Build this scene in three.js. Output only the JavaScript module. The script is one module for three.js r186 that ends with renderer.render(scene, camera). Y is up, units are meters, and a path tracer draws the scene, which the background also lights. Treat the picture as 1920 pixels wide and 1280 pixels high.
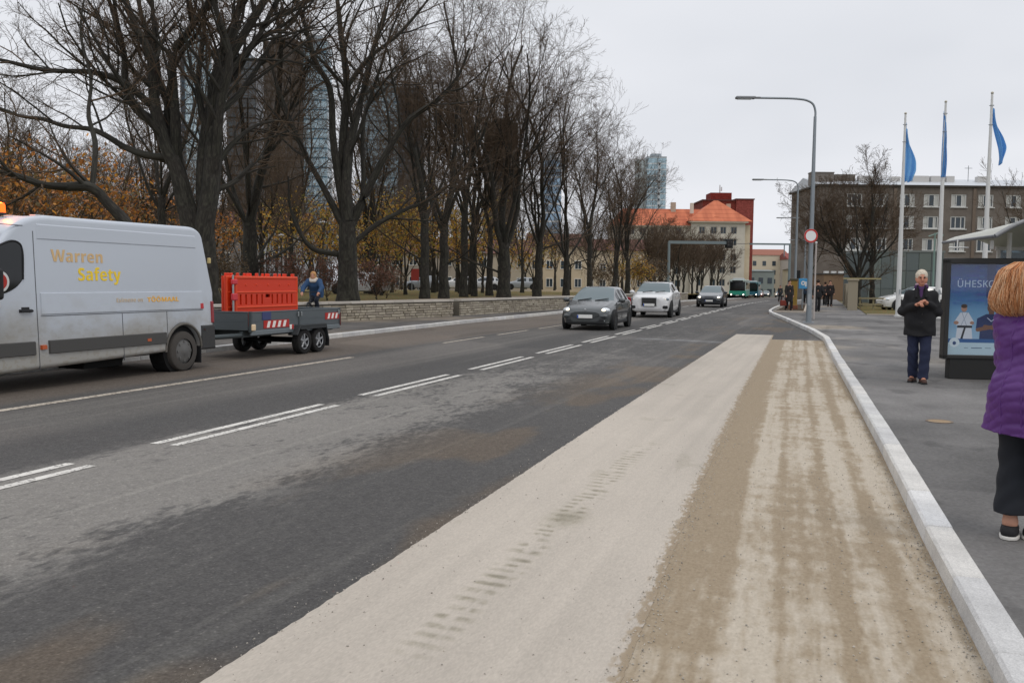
import * as THREE from 'three';
import { RoundedBoxGeometry } from 'three/addons/geometries/RoundedBoxGeometry.js';
import * as BGU from 'three/addons/utils/BufferGeometryUtils.js';
import { FontLoader } from 'three/addons/loaders/FontLoader.js';
import { TextGeometry } from 'three/addons/geometries/TextGeometry.js';

// ---------- camera, sky, sun, exposure ----------
// road axes: x to the right across the street, s ahead along the street (world z = -s), y up
const YAW = 19.35 * Math.PI / 180;
const scene = new THREE.Scene();
const camera = new THREE.PerspectiveCamera(41.71, 1024 / 682, 0.1, 4000);
camera.position.set(0, 1.6, 0);
camera.rotation.order = 'YXZ';
camera.rotation.set(-Math.atan(112 / 1680), YAW, 0.6 * Math.PI / 180);
const renderer = new THREE.WebGLRenderer({ antialias: true });
renderer.setSize(1024, 682);
renderer.toneMapping = THREE.LinearToneMapping;
renderer.toneMappingExposure = 1.0;
renderer.shadowMap.enabled = true;
const SUN_DIR = new THREE.Vector3(0.45, 0.8, 0.35).normalize();
const sun = new THREE.DirectionalLight(0xfff4e6, 0.55);
sun.position.copy(SUN_DIR).multiplyScalar(120);
sun.castShadow = true; sun.shadow.radius = 30; sun.shadow.mapSize.set(4096, 4096);
Object.assign(sun.shadow.camera, { left: -120, right: 120, top: 120, bottom: -120, near: 1, far: 400 });
scene.add(sun);

// ---------- random and noise ----------
function rng(seed) { let a = seed >>> 0; return () => { a = (a + 0x6D2B79F5) | 0; let t = Math.imul(a ^ (a >>> 15), 1 | a); t = (t + Math.imul(t ^ (t >>> 7), 61 | t)) ^ t; return ((t ^ (t >>> 14)) >>> 0) / 4294967296; }; }
function h2(x, y) { let h = Math.imul(x, 374761393) + Math.imul(y, 668265263); h = Math.imul(h ^ (h >>> 13), 1274126177); return ((h ^ (h >>> 16)) >>> 0) / 4294967296; }
function vn(x, y) { const xi = Math.floor(x), yi = Math.floor(y); let fx = x - xi, fy = y - yi; fx = fx * fx * (3 - 2 * fx); fy = fy * fy * (3 - 2 * fy); const a = h2(xi, yi), b = h2(xi + 1, yi), c = h2(xi, yi + 1), d = h2(xi + 1, yi + 1); return a + (b - a) * fx + (c - a) * fy + (a - b - c + d) * fx * fy; }
function fbm(x, y, o = 4) { let s = 0, a = 0.5, t = 0; for (let i = 0; i < o; i++) { s += a * vn(x, y); t += a; x = x * 2.03 + 17.1; y = y * 2.03 + 5.7; a *= 0.5; } return s / t; }
const clamp = (v, a = 0, b = 1) => Math.max(a, Math.min(b, v));
const sm = (a, b, v) => { const t = clamp((v - a) / (b - a)); return t * t * (3 - 2 * t); };
const lerp = (a, b, t) => a + (b - a) * t;

// ---------- overcast sky ----------
{
  const W = 1024, H = 512, d = new Float32Array(W * H * 4);
  for (let j = 0; j < H; j++) for (let i = 0; i < W; i++) {
    const el = ((j + 0.5) / H - 0.5) * Math.PI, az = (i + 0.5) / W * Math.PI * 2;
    const up = Math.max(0, Math.sin(el)), k = 1 / (up + 0.18), cx = Math.cos(az) * k * Math.cos(el), cy = Math.sin(az) * k * Math.cos(el);
    const c = fbm(cx * 1.1 + 40, cy * 1.1 + 40, 5) - 0.5;
    const b = (0.8 + 0.3 * sm(0.25, 1, up)) * (1 + 0.3 * c);
    const o = (j * W + i) * 4; const w = 1 - 0.03 * c;
    d[o] = b * 0.972 * (2 - w); d[o + 1] = b * 0.998; d[o + 2] = b * 1.06 * w; d[o + 3] = 1;
  }
  const t = new THREE.DataTexture(d, W, H, THREE.RGBAFormat, THREE.FloatType);
  t.mapping = THREE.EquirectangularReflectionMapping; t.magFilter = t.minFilter = THREE.LinearFilter; t.needsUpdate = true;
  scene.background = t; scene.environment = t;
}

// ---------- helpers ----------
const V = (x, y, s) => new THREE.Vector3(x, y, -s);
const gy = s => s < 60 ? 0 : s < 90 ? -0.0095 * (s - 60) * (s - 60) / 60 : -0.0095 * (s - 75);   // the street falls away gently
const used = {};
function numbered(n) { if (!(n in used)) { used[n] = 0; return n; } used[n]++; return n + '_' + String(used[n]).padStart(3, '0'); }
function tag(o, label, category, group) { o.userData = { label, category }; if (group) o.userData.group = group; return o; }
function thing(name, label, category, x = 0, y = 0, s = 0, turn = 0, group) {
  const o = new THREE.Group(); o.name = numbered(name); o.position.set(x, y, -s); o.rotation.y = turn; tag(o, label, category, group); scene.add(o); return o;
}
function setting(name) { const o = new THREE.Group(); o.name = name; o.userData = { kind: 'structure' }; scene.add(o); return o; }
function merge(gs) {
  if (!Array.isArray(gs)) return gs; if (gs.length === 1) return gs[0];
  const a = gs.map(g => { g = g.index ? g.toNonIndexed() : g; const r = new THREE.BufferGeometry(); r.setAttribute('position', g.attributes.position); if (!g.attributes.normal) g.computeVertexNormals(); r.setAttribute('normal', g.attributes.normal); r.setAttribute('uv', g.attributes.uv || new THREE.BufferAttribute(new Float32Array(g.attributes.position.count * 2), 2)); return r; });
  return BGU.mergeGeometries(a);
}
function part(parent, name, g, m, label) {
  const o = new THREE.Mesh(merge(g), m); o.name = name; o.castShadow = o.receiveShadow = true; if (label) o.userData.label = label; parent.add(o); return o;
}
function stuff(o) { o.userData.kind = 'stuff'; return o; }
function structMesh(name, g, m) { const o = part(scene, name, g, m); o.userData = { kind: 'structure' }; return o; }
function copyOf(o, label) { const c = o.clone(); c.name = numbered(o.name.replace(/_\d{3}$/, '')); c.userData = { ...o.userData }; if (label) c.userData.label = label; scene.add(c); return c; }
const bx = (w, h, d, x = 0, y = 0, z = 0) => new THREE.BoxGeometry(w, h, d).translate(x, y, z);
const rb = (w, h, d, x = 0, y = 0, z = 0, r = 0.02, seg = 2) => new RoundedBoxGeometry(w, h, d, seg, Math.min(r, w / 2.01, h / 2.01, d / 2.01)).translate(x, y, z);
const cy = (r0, r1, h, x = 0, y = 0, z = 0, n = 16) => new THREE.CylinderGeometry(r1, r0, h, n).translate(x, y + h / 2, z);   // stands on y
const sp = (r, x, y, z, sx = 1, sy = 1, sz = 1, n = 14) => new THREE.SphereGeometry(r, n, Math.ceil(n * 0.7)).scale(sx, sy, sz).translate(x, y, z);
const rod = (a, b, r0, r1 = r0, n = 8) => { const A = new THREE.Vector3(...a), B = new THREE.Vector3(...b), d = B.clone().sub(A), g = new THREE.CylinderGeometry(r1, r0, d.length(), n); g.applyQuaternion(new THREE.Quaternion().setFromUnitVectors(new THREE.Vector3(0, 1, 0), d.normalize())); g.translate((A.x + B.x) / 2, (A.y + B.y) / 2, (A.z + B.z) / 2); return g; };
const tubeOf = (pts, r, n = 8, seg = 24) => new THREE.TubeGeometry(new THREE.CatmullRomCurve3(pts.map(p => new THREE.Vector3(...p))), seg, r, n);
const mat = (c, rough = 0.8, metal = 0, ex = {}) => new THREE.MeshStandardMaterial({ color: c, roughness: rough, metalness: metal, side: THREE.DoubleSide, ...ex });
const phys = (c, rough, ex = {}) => new THREE.MeshPhysicalMaterial({ color: c, roughness: rough, side: THREE.DoubleSide, ...ex });
// pixel (1920 x 1280) at a given distance along the lens axis -> road point {x, y, s}
function at(px, py, t) {
  const r = 0.6 * Math.PI / 180, c = Math.cos(r), q = Math.sin(r), x = px - 960, y = 640 - py;
  let X = (c * x - q * y) / 1680, Y = (q * x + c * y) / 1680; const p = Math.atan(112 / 1680), cp = Math.cos(p), s_ = Math.sin(p);
  const Yw = Y * cp - s_, Zw = Y * s_ + cp, cyw = Math.cos(YAW), syw = Math.sin(YAW);
  return { x: (X * cyw - Zw * syw) * t, y: 1.6 + Yw * t, s: (X * syw + Zw * cyw) * t };
}
// where the view through a pixel meets the height y
function onGround(px, py, y) { const a = at(px, py, 1), k = (y - 1.6) / (a.y - 1.6); return { x: a.x * k, y, s: a.s * k }; }
const roofPrism = (pts, depth, x0, y0, z0 = 0) => { const s = new THREE.Shape(); pts.forEach((p, i) => i ? s.lineTo(p[0], p[1]) : s.moveTo(p[0], p[1])); s.closePath(); return new THREE.ExtrudeGeometry(s, { depth, bevelEnabled: false }).rotateY(-Math.PI / 2).translate(depth + x0, y0, z0); };
// ---------- textures ----------
function tex(w, h, fn, srgb = true) {
  const d = new Uint8Array(w * h * 4);
  for (let j = 0; j < h; j++) for (let i = 0; i < w; i++) { const c = fn((i + 0.5) / w, (j + 0.5) / h, i, j), o = (j * w + i) * 4; if (typeof c === 'number') { d[o] = d[o + 1] = d[o + 2] = clamp(c, 0, 255); } else { d[o] = clamp(c[0], 0, 255); d[o + 1] = clamp(c[1], 0, 255); d[o + 2] = clamp(c[2], 0, 255); } d[o + 3] = 255; }
  const t = new THREE.DataTexture(d, w, h); t.wrapS = t.wrapT = THREE.RepeatWrapping; t.magFilter = THREE.LinearFilter; t.minFilter = THREE.LinearMipmapLinearFilter; if (srgb) t.colorSpace = THREE.SRGBColorSpace; t.needsUpdate = true; return t;
}
function placed(t, x0, s0, w, l) { t.repeat.set(1 / w, 1 / l); t.offset.set(-x0 / w, -s0 / l); return t; }
const N2 = 256, tileN = (u, v, f, o = 3) => { // tileable noise
  let s = 0, a = 0.5, tt = 0; for (let k = 0; k < o; k++) { const x = u * f, y = v * f, xi = Math.floor(x), yi = Math.floor(y); let fx = x - xi, fy = y - yi; fx = fx * fx * (3 - 2 * fx); fy = fy * fy * (3 - 2 * fy); const g = (i, j) => h2(((i % f) + f) % f + k * 71, ((j % f) + f) % f + k * 31); s += a * (g(xi, yi) * (1 - fx) * (1 - fy) + g(xi + 1, yi) * fx * (1 - fy) + g(xi, yi + 1) * (1 - fx) * fy + g(xi + 1, yi + 1) * fx * fy); tt += a; a *= 0.5; f *= 2; } return s / tt;
};
const grainTex = tex(512, 512, (u, v) => 255 * clamp(0.5 + 1.3 * (tileN(u, v, 64, 3) - 0.5)), false);
function grain(rep) { const t = grainTex.clone(); t.repeat.set(rep, rep); t.needsUpdate = true; return t; }
// ---------- ground, road, pavements ----------
const lin = pts => s => { if (s <= pts[0][0]) return pts[0][1]; for (let i = 1; i < pts.length; i++) if (s <= pts[i][0]) return lerp(pts[i - 1][1], pts[i][1], (s - pts[i - 1][0]) / (pts[i][0] - pts[i - 1][0])); return pts[pts.length - 1][1]; };
const KR = [[-6, 0.8], [0, 0.76], [4, 0.67], [6.1, 0.6], [9.2, 0.52], [13.6, 0.37], [20, 0.14], [27.2, -0.08], [32, -0.55], [42.2, -1.85], [50.5, -2.95], [54, -3.2], [60, -3.3], [300, -3.3]];
const KL = [[-6, -12.3], [17, -12.6], [31, -12.95], [60, -12.6], [300, -12.6]];
const WALL = [[6, -20.2], [28.3, -16.46], [35.3, -14.95], [46.9, -13.95], [56, -13.6], [70, -13.4], [100, -13.4]];
const kerbR = lin(KR), kerbL = lin(KL), wallX = lin(WALL);
function strip(sList, xl, xr, y, nx = 1) {
  const pos = [], uv = [], idx = [];
  for (const s of sList) for (let k = 0; k <= nx; k++) { const x = lerp(xl(s), xr(s), k / nx); pos.push(x, gy(s) + y, -s); uv.push(x, s); }
  for (let i = 0; i < sList.length - 1; i++) for (let k = 0; k < nx; k++) { const a = i * (nx + 1) + k, b = a + 1, c = a + nx + 1, d = c + 1; idx.push(a, b, c, b, d, c); }
  const g = new THREE.BufferGeometry(); g.setAttribute('position', new THREE.Float32BufferAttribute(pos, 3)); g.setAttribute('uv', new THREE.Float32BufferAttribute(uv, 2)); g.setIndex(idx); g.computeVertexNormals(); return g;
}
const range = (a, b, st) => { const r = []; for (let s = a; s < b - 1e-6; s += st) r.push(s); r.push(b); return r; };
const K = v => () => v;

// base terrain to the horizon
const lawnTex = tex(1024, 1024, (u, v) => { const n = tileN(u, v, 8, 5), f = tileN(u, v, 96, 2), leaf = tileN(u + 0.31, v + 0.17, 160, 1); let c = [lerp(70, 96, n) + f * 14 - 7, lerp(74, 92, n) + f * 14 - 7, lerp(44, 56, n) + f * 8]; if (leaf > 0.72 && n > 0.42) c = [150 - 60 * f, 104 - 40 * f, 52]; return c; });
lawnTex.repeat.set(1 / 9, 1 / 9);
structMesh('ground', strip([-300, 0, 60, 75, 90, 200, 3000], K(-2500), K(2500), -0.06), mat(0xffffff, 1, 0, { map: lawnTex }));

// asphalt colour from wear, dust and patches (road metres)
function asphalt(x, s, fine) {
  let b = 74 + (fbm(x * 0.7, s * 0.25, 4) - 0.5) * 16;
  let r = b, g = b * 0.972, bl = b * 0.945;
  // worn, dusty crust beside the double line on the near lane
  const e = fbm(x * 3.1, s * 1.6, 4), e2 = fbm(x * 14 + 9, s * 7 + 3, 3), e3 = fbm(x * 0.55 + 4, s * 0.22, 3);
  const zone = sm(-3.6, -4.9, x + 0.5 * (fbm(x * 0.9, s * 0.5 + 70, 3) - 0.5)) * sm(-6.6, -5.8, x) * sm(20, 6, s) + 0.42 * sm(-3.0, -4.2, x) * sm(-6.3, -5.2, x);
  const e4 = fbm(x * 34, s * 15, 3); let wear = sm(0.36, 0.66, e * 0.4 + e2 * 0.35 + e4 * 0.35 + (zone - 0.72) * 0.3) * clamp(zone * 1.25);
  r += wear * 50; g += wear * 48.5; bl += wear * 45;
  // far lanes, polished grey wheel paths and brown dust
  const lane = sm(-7.1, -7.9, x) * sm(-9.6, -8.9, x) * (0.7 + 0.5 * (e3 - 0.5));
  r += lane * 28; g += lane * 26; bl += lane * 23;
  const left = sm(-9.4, -9.9, x) * (0.5 + e3); r += left * 19; g += left * 13; bl += left * 7;
  const wp = Math.exp(-Math.pow((x + 3.3) / 0.45, 2)) * sm(11, 20, s) * (e3 + 0.3); r += wp * 15; g += wp * 14; bl += wp * 13;
  const br = sm(0.5, 0.68, fbm(x * 1.3 + 30, s * 0.5 + 8, 4)) * sm(-4.6, -3.1, x); r += br * 15; g += br * 7; bl -= br * 2;
  const st = sm(0.6, 0.75, fbm(x * 6, s * 0.12 + 50, 3)); r += st * 9; g += st * 9; bl += st * 8;
  const pat = sm(0.57, 0.6, fbm(x * 0.35 + 60, s * 0.12, 2)) * sm(15, 22, s); r += pat * 13; g += pat * 12; bl += pat * 11;
  if (s > 23 && s < 26 && x > -5.2) { const q = Math.exp(-Math.pow((s - 24.4 + 0.25 * x) / 0.35, 2)) * (0.5 + e); r += q * 34; g += q * 36; bl += q * 38; }
  if (fine) { const k = vn(x * 95, s * 95), k2 = vn(x * 210, s * 210); const v = (k - 0.5) * 22 + (k2 - 0.5) * 22; r += v; g += v; bl += v; if (k > 0.93) { r += 26; g += 25; bl += 22; } const cr = vn(x * 32, s * 22); r += (cr - 0.5) * 10; g += (cr - 0.5) * 10; bl += (cr - 0.5) * 9; }
  return [r, g, bl];
}
const roadA = placed(tex(2048, 2048, (u, v) => asphalt(-13.2 + u * 14, 2 + v * 14, true)), -13.2, 2, 14, 14);
const roadB = placed(tex(1024, 2048, (u, v) => { const x = -13.2 + u * 14, s = 16 + v * 60; const c = asphalt(x, s, false), k = (vn(x * 40, s * 12) - 0.5) * 14; return [c[0] + k, c[1] + k, c[2] + k]; }), -13.2, 16, 14, 60);
const roadBump = grain(1.6);
const roadMA = mat(0xffffff, 0.86, 0, { map: roadA, bumpMap: roadBump, bumpScale: 0.004 }), roadMB = mat(0xffffff, 0.84, 0, { map: roadB, bumpMap: roadBump, bumpScale: 0.004 });
const road = setting('road');
part(road, 'asphalt_surface', strip([2, 9, 16], K(-13.2), K(0.8), 0), roadMA);
part(road, 'asphalt_surface', strip([...range(16, 60, 11), ...range(64, 76, 4)], K(-13.2), K(0.8), 0), roadMB);
const roadC = placed(roadB.clone(), -13.2, 76, 14, 60); roadC.needsUpdate = true;
const roadMC = mat(0xffffff, 0.84, 0, { map: roadC });
part(road, 'asphalt_surface', strip([76, 80, 85, 90, 150, 520], K(-13.2), K(0.8), 0), roadMC);
part(road, 'asphalt_surface', strip([-30, 2], K(-13.2), K(0.8), 0), roadMC);
// painted lines
const paintTex = tex(512, 512, (u, v) => { const n = tileN(u, v, 48, 3), w = 212 + (tileN(u, v, 6, 3) - 0.5) * 30; return n < 0.32 ? [140, 137, 132] : [w, w * 0.985, w * 0.95]; }); paintTex.repeat.set(1 / 1.3, 1 / 1.3);
const dirtyPaint = tex(512, 512, (u, v) => { const n = tileN(u, v, 32, 4), w = 188; return n < 0.42 ? [128, 118, 106] : [w, w * 0.95, w * 0.87]; }); dirtyPaint.repeat.set(1 / 1.1, 1 / 1.1);
const paint = mat(0xffffff, 0.7, 0, { map: paintTex }), paintOld = mat(0xffffff, 0.8, 0, { map: dirtyPaint });
const mark = (s0, s1, x0, x1, w, m) => part(road, 'painted_line', strip(s1 - s0 > 12 ? range(s0, s1, 6) : [s0, s1], s => lerp(x0, x1, (s - s0) / (s1 - s0)) - w / 2, s => lerp(x0, x1, (s - s0) / (s1 - s0)) + w / 2, 0.004), m);
for (let k = -1; k < 27; k++) {
  const s0 = 2.88 + k * 4.06, s1 = s0 + 3.05, c = s => -5.98 - 0.0055 * Math.max(0, s - 14);
  mark(s0, s1, c(s0) - 0.115, c(s1) - 0.115, 0.1, paint); mark(s0, s1, c(s0) + 0.115, c(s1) + 0.115, 0.1, paint);
}
mark(-20, 16.4, -9.27, -9.27, 0.15, paintOld);
for (let k = 0; k < 20; k++) { const s0 = 21.2 + k * 4.05; mark(s0, s0 + 2.9, -9.33, -9.33, 0.12, k < 4 ? paintOld : paint); }

// bus bay: pale concrete strip and the brown, scraped strip next to the kerb
const sandLine = lin([[0, -0.62], [3.45, -0.73], [6.6, -0.88], [13, -1.11], [24, -1.4], [30, -1.57]]), sandEdge = lin([[0, -2.26], [5, -2.31], [10, -2.41], [29, -2.69], [30, -2.7]]);
const paleTex = placed(tex(1024, 2048, (u, v) => {
  const x = -2.75 + u * 2.2, s = 1 + v * 29; const n = fbm(x * 1.2, s * 0.5, 4), f = vn(x * 120, s * 60), f2 = vn(x * 300, s * 90);
  let c = [181 + (n - 0.5) * 22 + (f - 0.5) * 13 + (f2 - 0.5) * 12, 0, 0];
  // tread marks left by a machine: short dark bars across a line that runs along the strip
  const tx = x + 1.64 + 0.03 * (vn(s * 0.6, 5) - 0.5), tread = Math.exp(-Math.pow(tx / 0.1, 4)) * sm(9.4, 8, s) * sm(3.1, 3.9, s);
  const bar = sm(0.25, 0.9, Math.sin(s * 52 + tx * 5 + 5 * vn(s * 4, 2)) * 0.5 + 0.5) * sm(0.3, 0.7, fbm(s * 5 + 7, x * 16 + 2, 3)) * (0.4 + vn(x * 40, s * 30));
  const blot = 0.8 * Math.exp(-Math.pow((x + 1.62) / 0.11, 2) - Math.pow((s - 5.76) / 0.2, 2)) * (0.6 + 0.6 * vn(x * 25, s * 20)), spot = sm(0.72, 0.82, fbm(x * 4 + 11, s * 2.2 + 3, 3)) * 0.5;
  const dk = clamp(tread * bar * 0.8 + blot + spot * 0.35); const str = (fbm(x * 9, s * 0.25, 3) - 0.5) * 14;
  const b = c[0] - dk * 46 + str, ed = sandLine(s) - x, spill = sm(0.5, 0.75, fbm(x * 42, s * 20, 3) + 0.42 * sm(0.08, 0, ed) - 0.06) * sm(0.12, 0.01, ed); return [lerp(b, 150, spill), lerp(b * 0.95, 134, spill), lerp(b * (0.883 - dk * 0.05), 112, spill)];
}), -2.75, 1, 2.2, 29);
const scrapeTex = placed(tex(1024, 2048, (u, v) => {
  const x0 = -1.65 + u * 2.5, s = 1 + v * 29; const x = x0 - (sandLine(s) + 0.75);          // tracks run parallel with the strip's edge
  const wob = x + 0.05 * (fbm(s * 0.45, 4, 3) - 0.5) + 0.02 * (vn(x * 3, s * 7) - 0.5);
  // scraped pale tracks and damp brown bands between them: centre, half width, strength
  let w = 0; for (const [c, h, k] of [[-0.28, 0.1, 0.75], [-0.06, 0.05, 0.5], [0.06, 0.06, 0.7], [0.3, 0.07, 0.75], [0.62, 0.09, 0.95], [0.9, 0.05, 0.4]]) w = Math.max(w, k * sm(h + 0.07, h - 0.04, Math.abs(wob - c)) * (0.35 + 1.1 * fbm(c * 31 + 7, s * 0.42, 3)));
  const cross = fbm(x * 1.3 + 5, s * 7 + 0.6 * x, 3), mid = fbm(x * 3.3, s * 0.8, 4), fineS = fbm(wob * 26, s * 0.9, 3), speck = fbm(x0 * 22, s * 9, 3);
  w += (mid - 0.5) * 1.05 + (cross - 0.5) * 0.7 + (fineS - 0.5) * 0.8 + (speck - 0.5) * 0.75;
  w += sm(0.06, -0.03, x + 0.75 + 0.05 * (speck - 0.5)) * 0.5; w -= sm(0.42, 0.1, x + 0.72) * 0.42 * sm(3.6, 5, s) + sm(0.22, 0.02, kerbR(s) - x0) * 0.45 * (0.4 + vn(s * 0.7, 8));
  w += sm(4.6, 3.4, s) * sm(-0.5, -0.3, x) * sm(0.3, 0.1, x) * 0.25;
  const tooth = Math.exp(-Math.pow((wob - 0.18) / 0.06, 2)) * sm(0.4, 0.6, vn(x * 26, s * 13)) * sm(14, 9, s); w -= tooth * 0.35;
  const pale = sm(-0.12, 0.95, w), f = (vn(x0 * 110, s * 50) - 0.5) * 13 + (vn(x0 * 60, s * 140) - 0.5) * 11;
  return [lerp(149, 184, pale) + f, lerp(133, 173, pale) + f, lerp(110, 156, pale) + f];
}), -1.65, 1, 2.5, 29);
const paleM = mat(0xffffff, 0.92, 0, { map: paleTex, bumpMap: grain(2), bumpScale: 0.0015 }), scrapeM = mat(0xffffff, 0.93, 0, { map: scrapeTex, bumpMap: grain(2), bumpScale: 0.0025 });
const jag = s => 0.012 * (vn(s * 30, 3) - 0.5) + 0.004 * (vn(s * 6, 9) - 0.5);
structMesh('concrete_strip', strip(range(1.2, 29.3, 0.045), s => sandEdge(s) + jag(s), s => sandLine(s) + jag(s + 40), 0.0095), paleM);
structMesh('sandy_strip', strip(range(1.2, 27, 0.045), s => sandLine(s) + jag(s + 40), s => Math.max(kerbR(s) + 0.02, sandLine(s) + 0.1), 0.008), scrapeM);

// pavements
function paving(x, s) { const n = fbm(x * 0.6, s * 0.6, 4), m = fbm(x * 2.4 + 8, s * 1.4, 4); let b = 101 + (n - 0.5) * 46 + (m - 0.5) * 30; const pt = sm(0.55, 0.57, fbm(Math.floor(x * 0.45) * 3.1 + 2, Math.floor(s * 0.28) * 2.7, 1)); b += pt * 9; const stn = sm(0.62, 0.72, fbm(x * 1.9 + 30, s * 1.1 + 12, 4)); b -= stn * 18; const dust = sm(0.5, 0.7, fbm(x * 0.5 + 20, s * 0.24 + 4, 4)) * sm(15, 24, s); const k = (vn(x * 70, s * 70) - 0.5) * 20; let r = b + dust * 40 + k, g = b * 0.98 + dust * 33 + k, bl = b * 0.96 + dust * 22 + k; return [r, g, bl]; }
const paveTex = placed(tex(1024, 2048, (u, v) => paving(-1 + u * 11, 3 + v * 32)), -1, 3, 11, 32);
const paveM = mat(0xffffff, 0.9, 0, { map: paveTex, bumpMap: grain(1.7), bumpScale: 0.003 });
const KW = 0.17;
structMesh('pavement', strip([...range(-6, 60, 2), 54, 56, 58, 60].sort((a, b) => a - b).filter((v, i, a) => !i || v > a[i - 1]), s => kerbR(s) + KW - 0.005, s => s < 48 ? 22 : lerp(22, 7, Math.min(1, (s - 48) / 1)), 0.125), paveM);
structMesh('footpath', strip([60, 65, 70, 75, 80, 85, 90, 300], K(-1.0), K(1.2), 0.125), paveM);
structMesh('footpath_verge', strip([60, 65, 70, 75, 80, 85, 90, 300], K(-3.14), K(-0.99), 0.119), paveM);
const leftPave = mat(0xffffff, 0.9, 0, { map: placed(paveTex.clone(), -25, 3, 11, 32), color: 0xd8d4d0 }); leftPave.map.needsUpdate = true;
structMesh('pavement_opposite', strip(range(-6, 120, 3), s => wallX(s) - 0.2, s => kerbL(s) - KW + 0.005, 0.115), leftPave);
// park ground behind the low wall
const leafLitter = tex(1024, 1024, (u, v) => { const n = tileN(u, v, 10, 5), l = tileN(u + 0.5, v + 0.2, 128, 2), g = tileN(u, v, 200, 1); let c = [lerp(64, 90, n), lerp(80, 104, n), lerp(36, 48, n)]; if (l > 0.57) c = [120 + 50 * g, 78 + 34 * g, 40 + 10 * g]; return c; }); leafLitter.repeat.set(1 / 6, 1 / 6);
structMesh('park_lawn', strip([-10, 6, 28.3, 35.3, 46.9, 56, 70, 100, 160, 230], K(-260), s => wallX(s) - 0.45, 0.66 + 0), mat(0xffffff, 1, 0, { map: leafLitter }));
{ // tarmac path and street across the park
  const g = strip([10, 40, 80, 150], K(-64), K(-57), 0.668); structMesh('park_street', g, mat(0x77736f, 0.9));
  structMesh('park_path', strip([27, 36, 48, 60, 90], s => wallX(s) - 5.4, s => wallX(s) - 3.2, 0.668), mat(0x8a7c6c, 0.95));
}
// granite kerbs, stone by stone
const granTex = tex(512, 512, (u, v) => { const n = tileN(u, v, 6, 3), f = tileN(u, v, 128, 2), b = 216 + (n - 0.5) * 30 + (f - 0.5) * 46; return [b, b * 0.995, b * 0.985]; });
const kerbMats = [0xffffff, 0xf0f0ee, 0xe6e6e6, 0xf6f4f0].map(c => { const t = granTex.clone(); t.needsUpdate = true; t.repeat.set(1.5, 1.5); return mat(c, 0.8, 0, { map: t, bumpMap: grain(3), bumpScale: 0.002 }); });
function kerbStone(len) { const sh = new THREE.Shape(); sh.moveTo(0.012, -0.1); sh.lineTo(KW, -0.1); sh.lineTo(KW, 0.122); sh.lineTo(KW - 0.008, 0.13); sh.lineTo(0.03, 0.13); sh.lineTo(0.014, 0.115); sh.closePath(); return new THREE.ExtrudeGeometry(sh, { depth: len, bevelEnabled: true, bevelThickness: 0.004, bevelSize: 0.004, bevelSegments: 1, bevelOffset: -0.004 }).translate(0, 0, -len); }
function kerbRun(name, fx, s0, s1, near, side) {
  const k = setting(name), g = kerbStone(0.985), far = []; const r = rng(91 + s1); let s = s0, i = 0;
  while (s < s1) {
    const x = fx(s); let ds = 1; const dx0 = fx(s + 1) - x; ds = 1 / Math.hypot(1, dx0); const dx = fx(s + ds) - x, a = Math.atan2(dx, ds);
    const m = new THREE.Matrix4().compose(new THREE.Vector3(x, gy(s) + (r() - 0.5) * 0.006 - (side < 0 ? 0.008 : 0), -s), new THREE.Quaternion().setFromEuler(new THREE.Euler(0, -a, 0)), new THREE.Vector3(side, 1, 1));
    if (s < near) { const o = part(k, i ? 'kerbstone_' + String(i).padStart(3, '0') : 'kerbstone', g, kerbMats[Math.floor(r() * 4)]); m.decompose(o.position, o.quaternion, o.scale); } else { const q = g.clone().applyMatrix4(m); if (side < 0) for (const at_ of ['position', 'normal', 'uv']) { const A = q.attributes[at_], n = A.itemSize; for (let v = 0; v < A.count; v += 3) for (let e = 0; e < n; e++) { const t = A.array[(v + 1) * n + e]; A.array[(v + 1) * n + e] = A.array[(v + 2) * n + e]; A.array[(v + 2) * n + e] = t; } } far.push(q); }
    s += ds; i++;
  }
  stuff(part(k, 'kerbstones', far, kerbMats[1]));
}
kerbRun('kerb', kerbR, -3, 150, 56, 1);
kerbRun('kerb_opposite', kerbL, 10, 150, 45, -1);
// manhole cover in the pavement
{ const p = onGround(1762, 790, 0.125); const t = thing('manhole_cover', 'small ochre round cover set in the grey pavement', 'manhole cover', p.x, 0.125, p.s);
  t.scale.set(0.62, 1, 0.62); part(t, 'frame', new THREE.LatheGeometry([[0.19, 0], [0.225, 0], [0.225, 0.006], [0.19, 0.006]].map(q => new THREE.Vector2(...q)), 28), mat(0x76685a, 0.8)); part(t, 'lid', merge([cy(0.186, 0.186, 0.005, 0, 0, 0, 28), ...[...Array(6)].map((_, i) => rb(0.02, 0.006, 0.3 - 0.03 * Math.abs(i - 2.5), -0.1 + i * 0.04, 0.004, 0, 0.003))]), mat(0x9a8468, 0.85)); }
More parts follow.
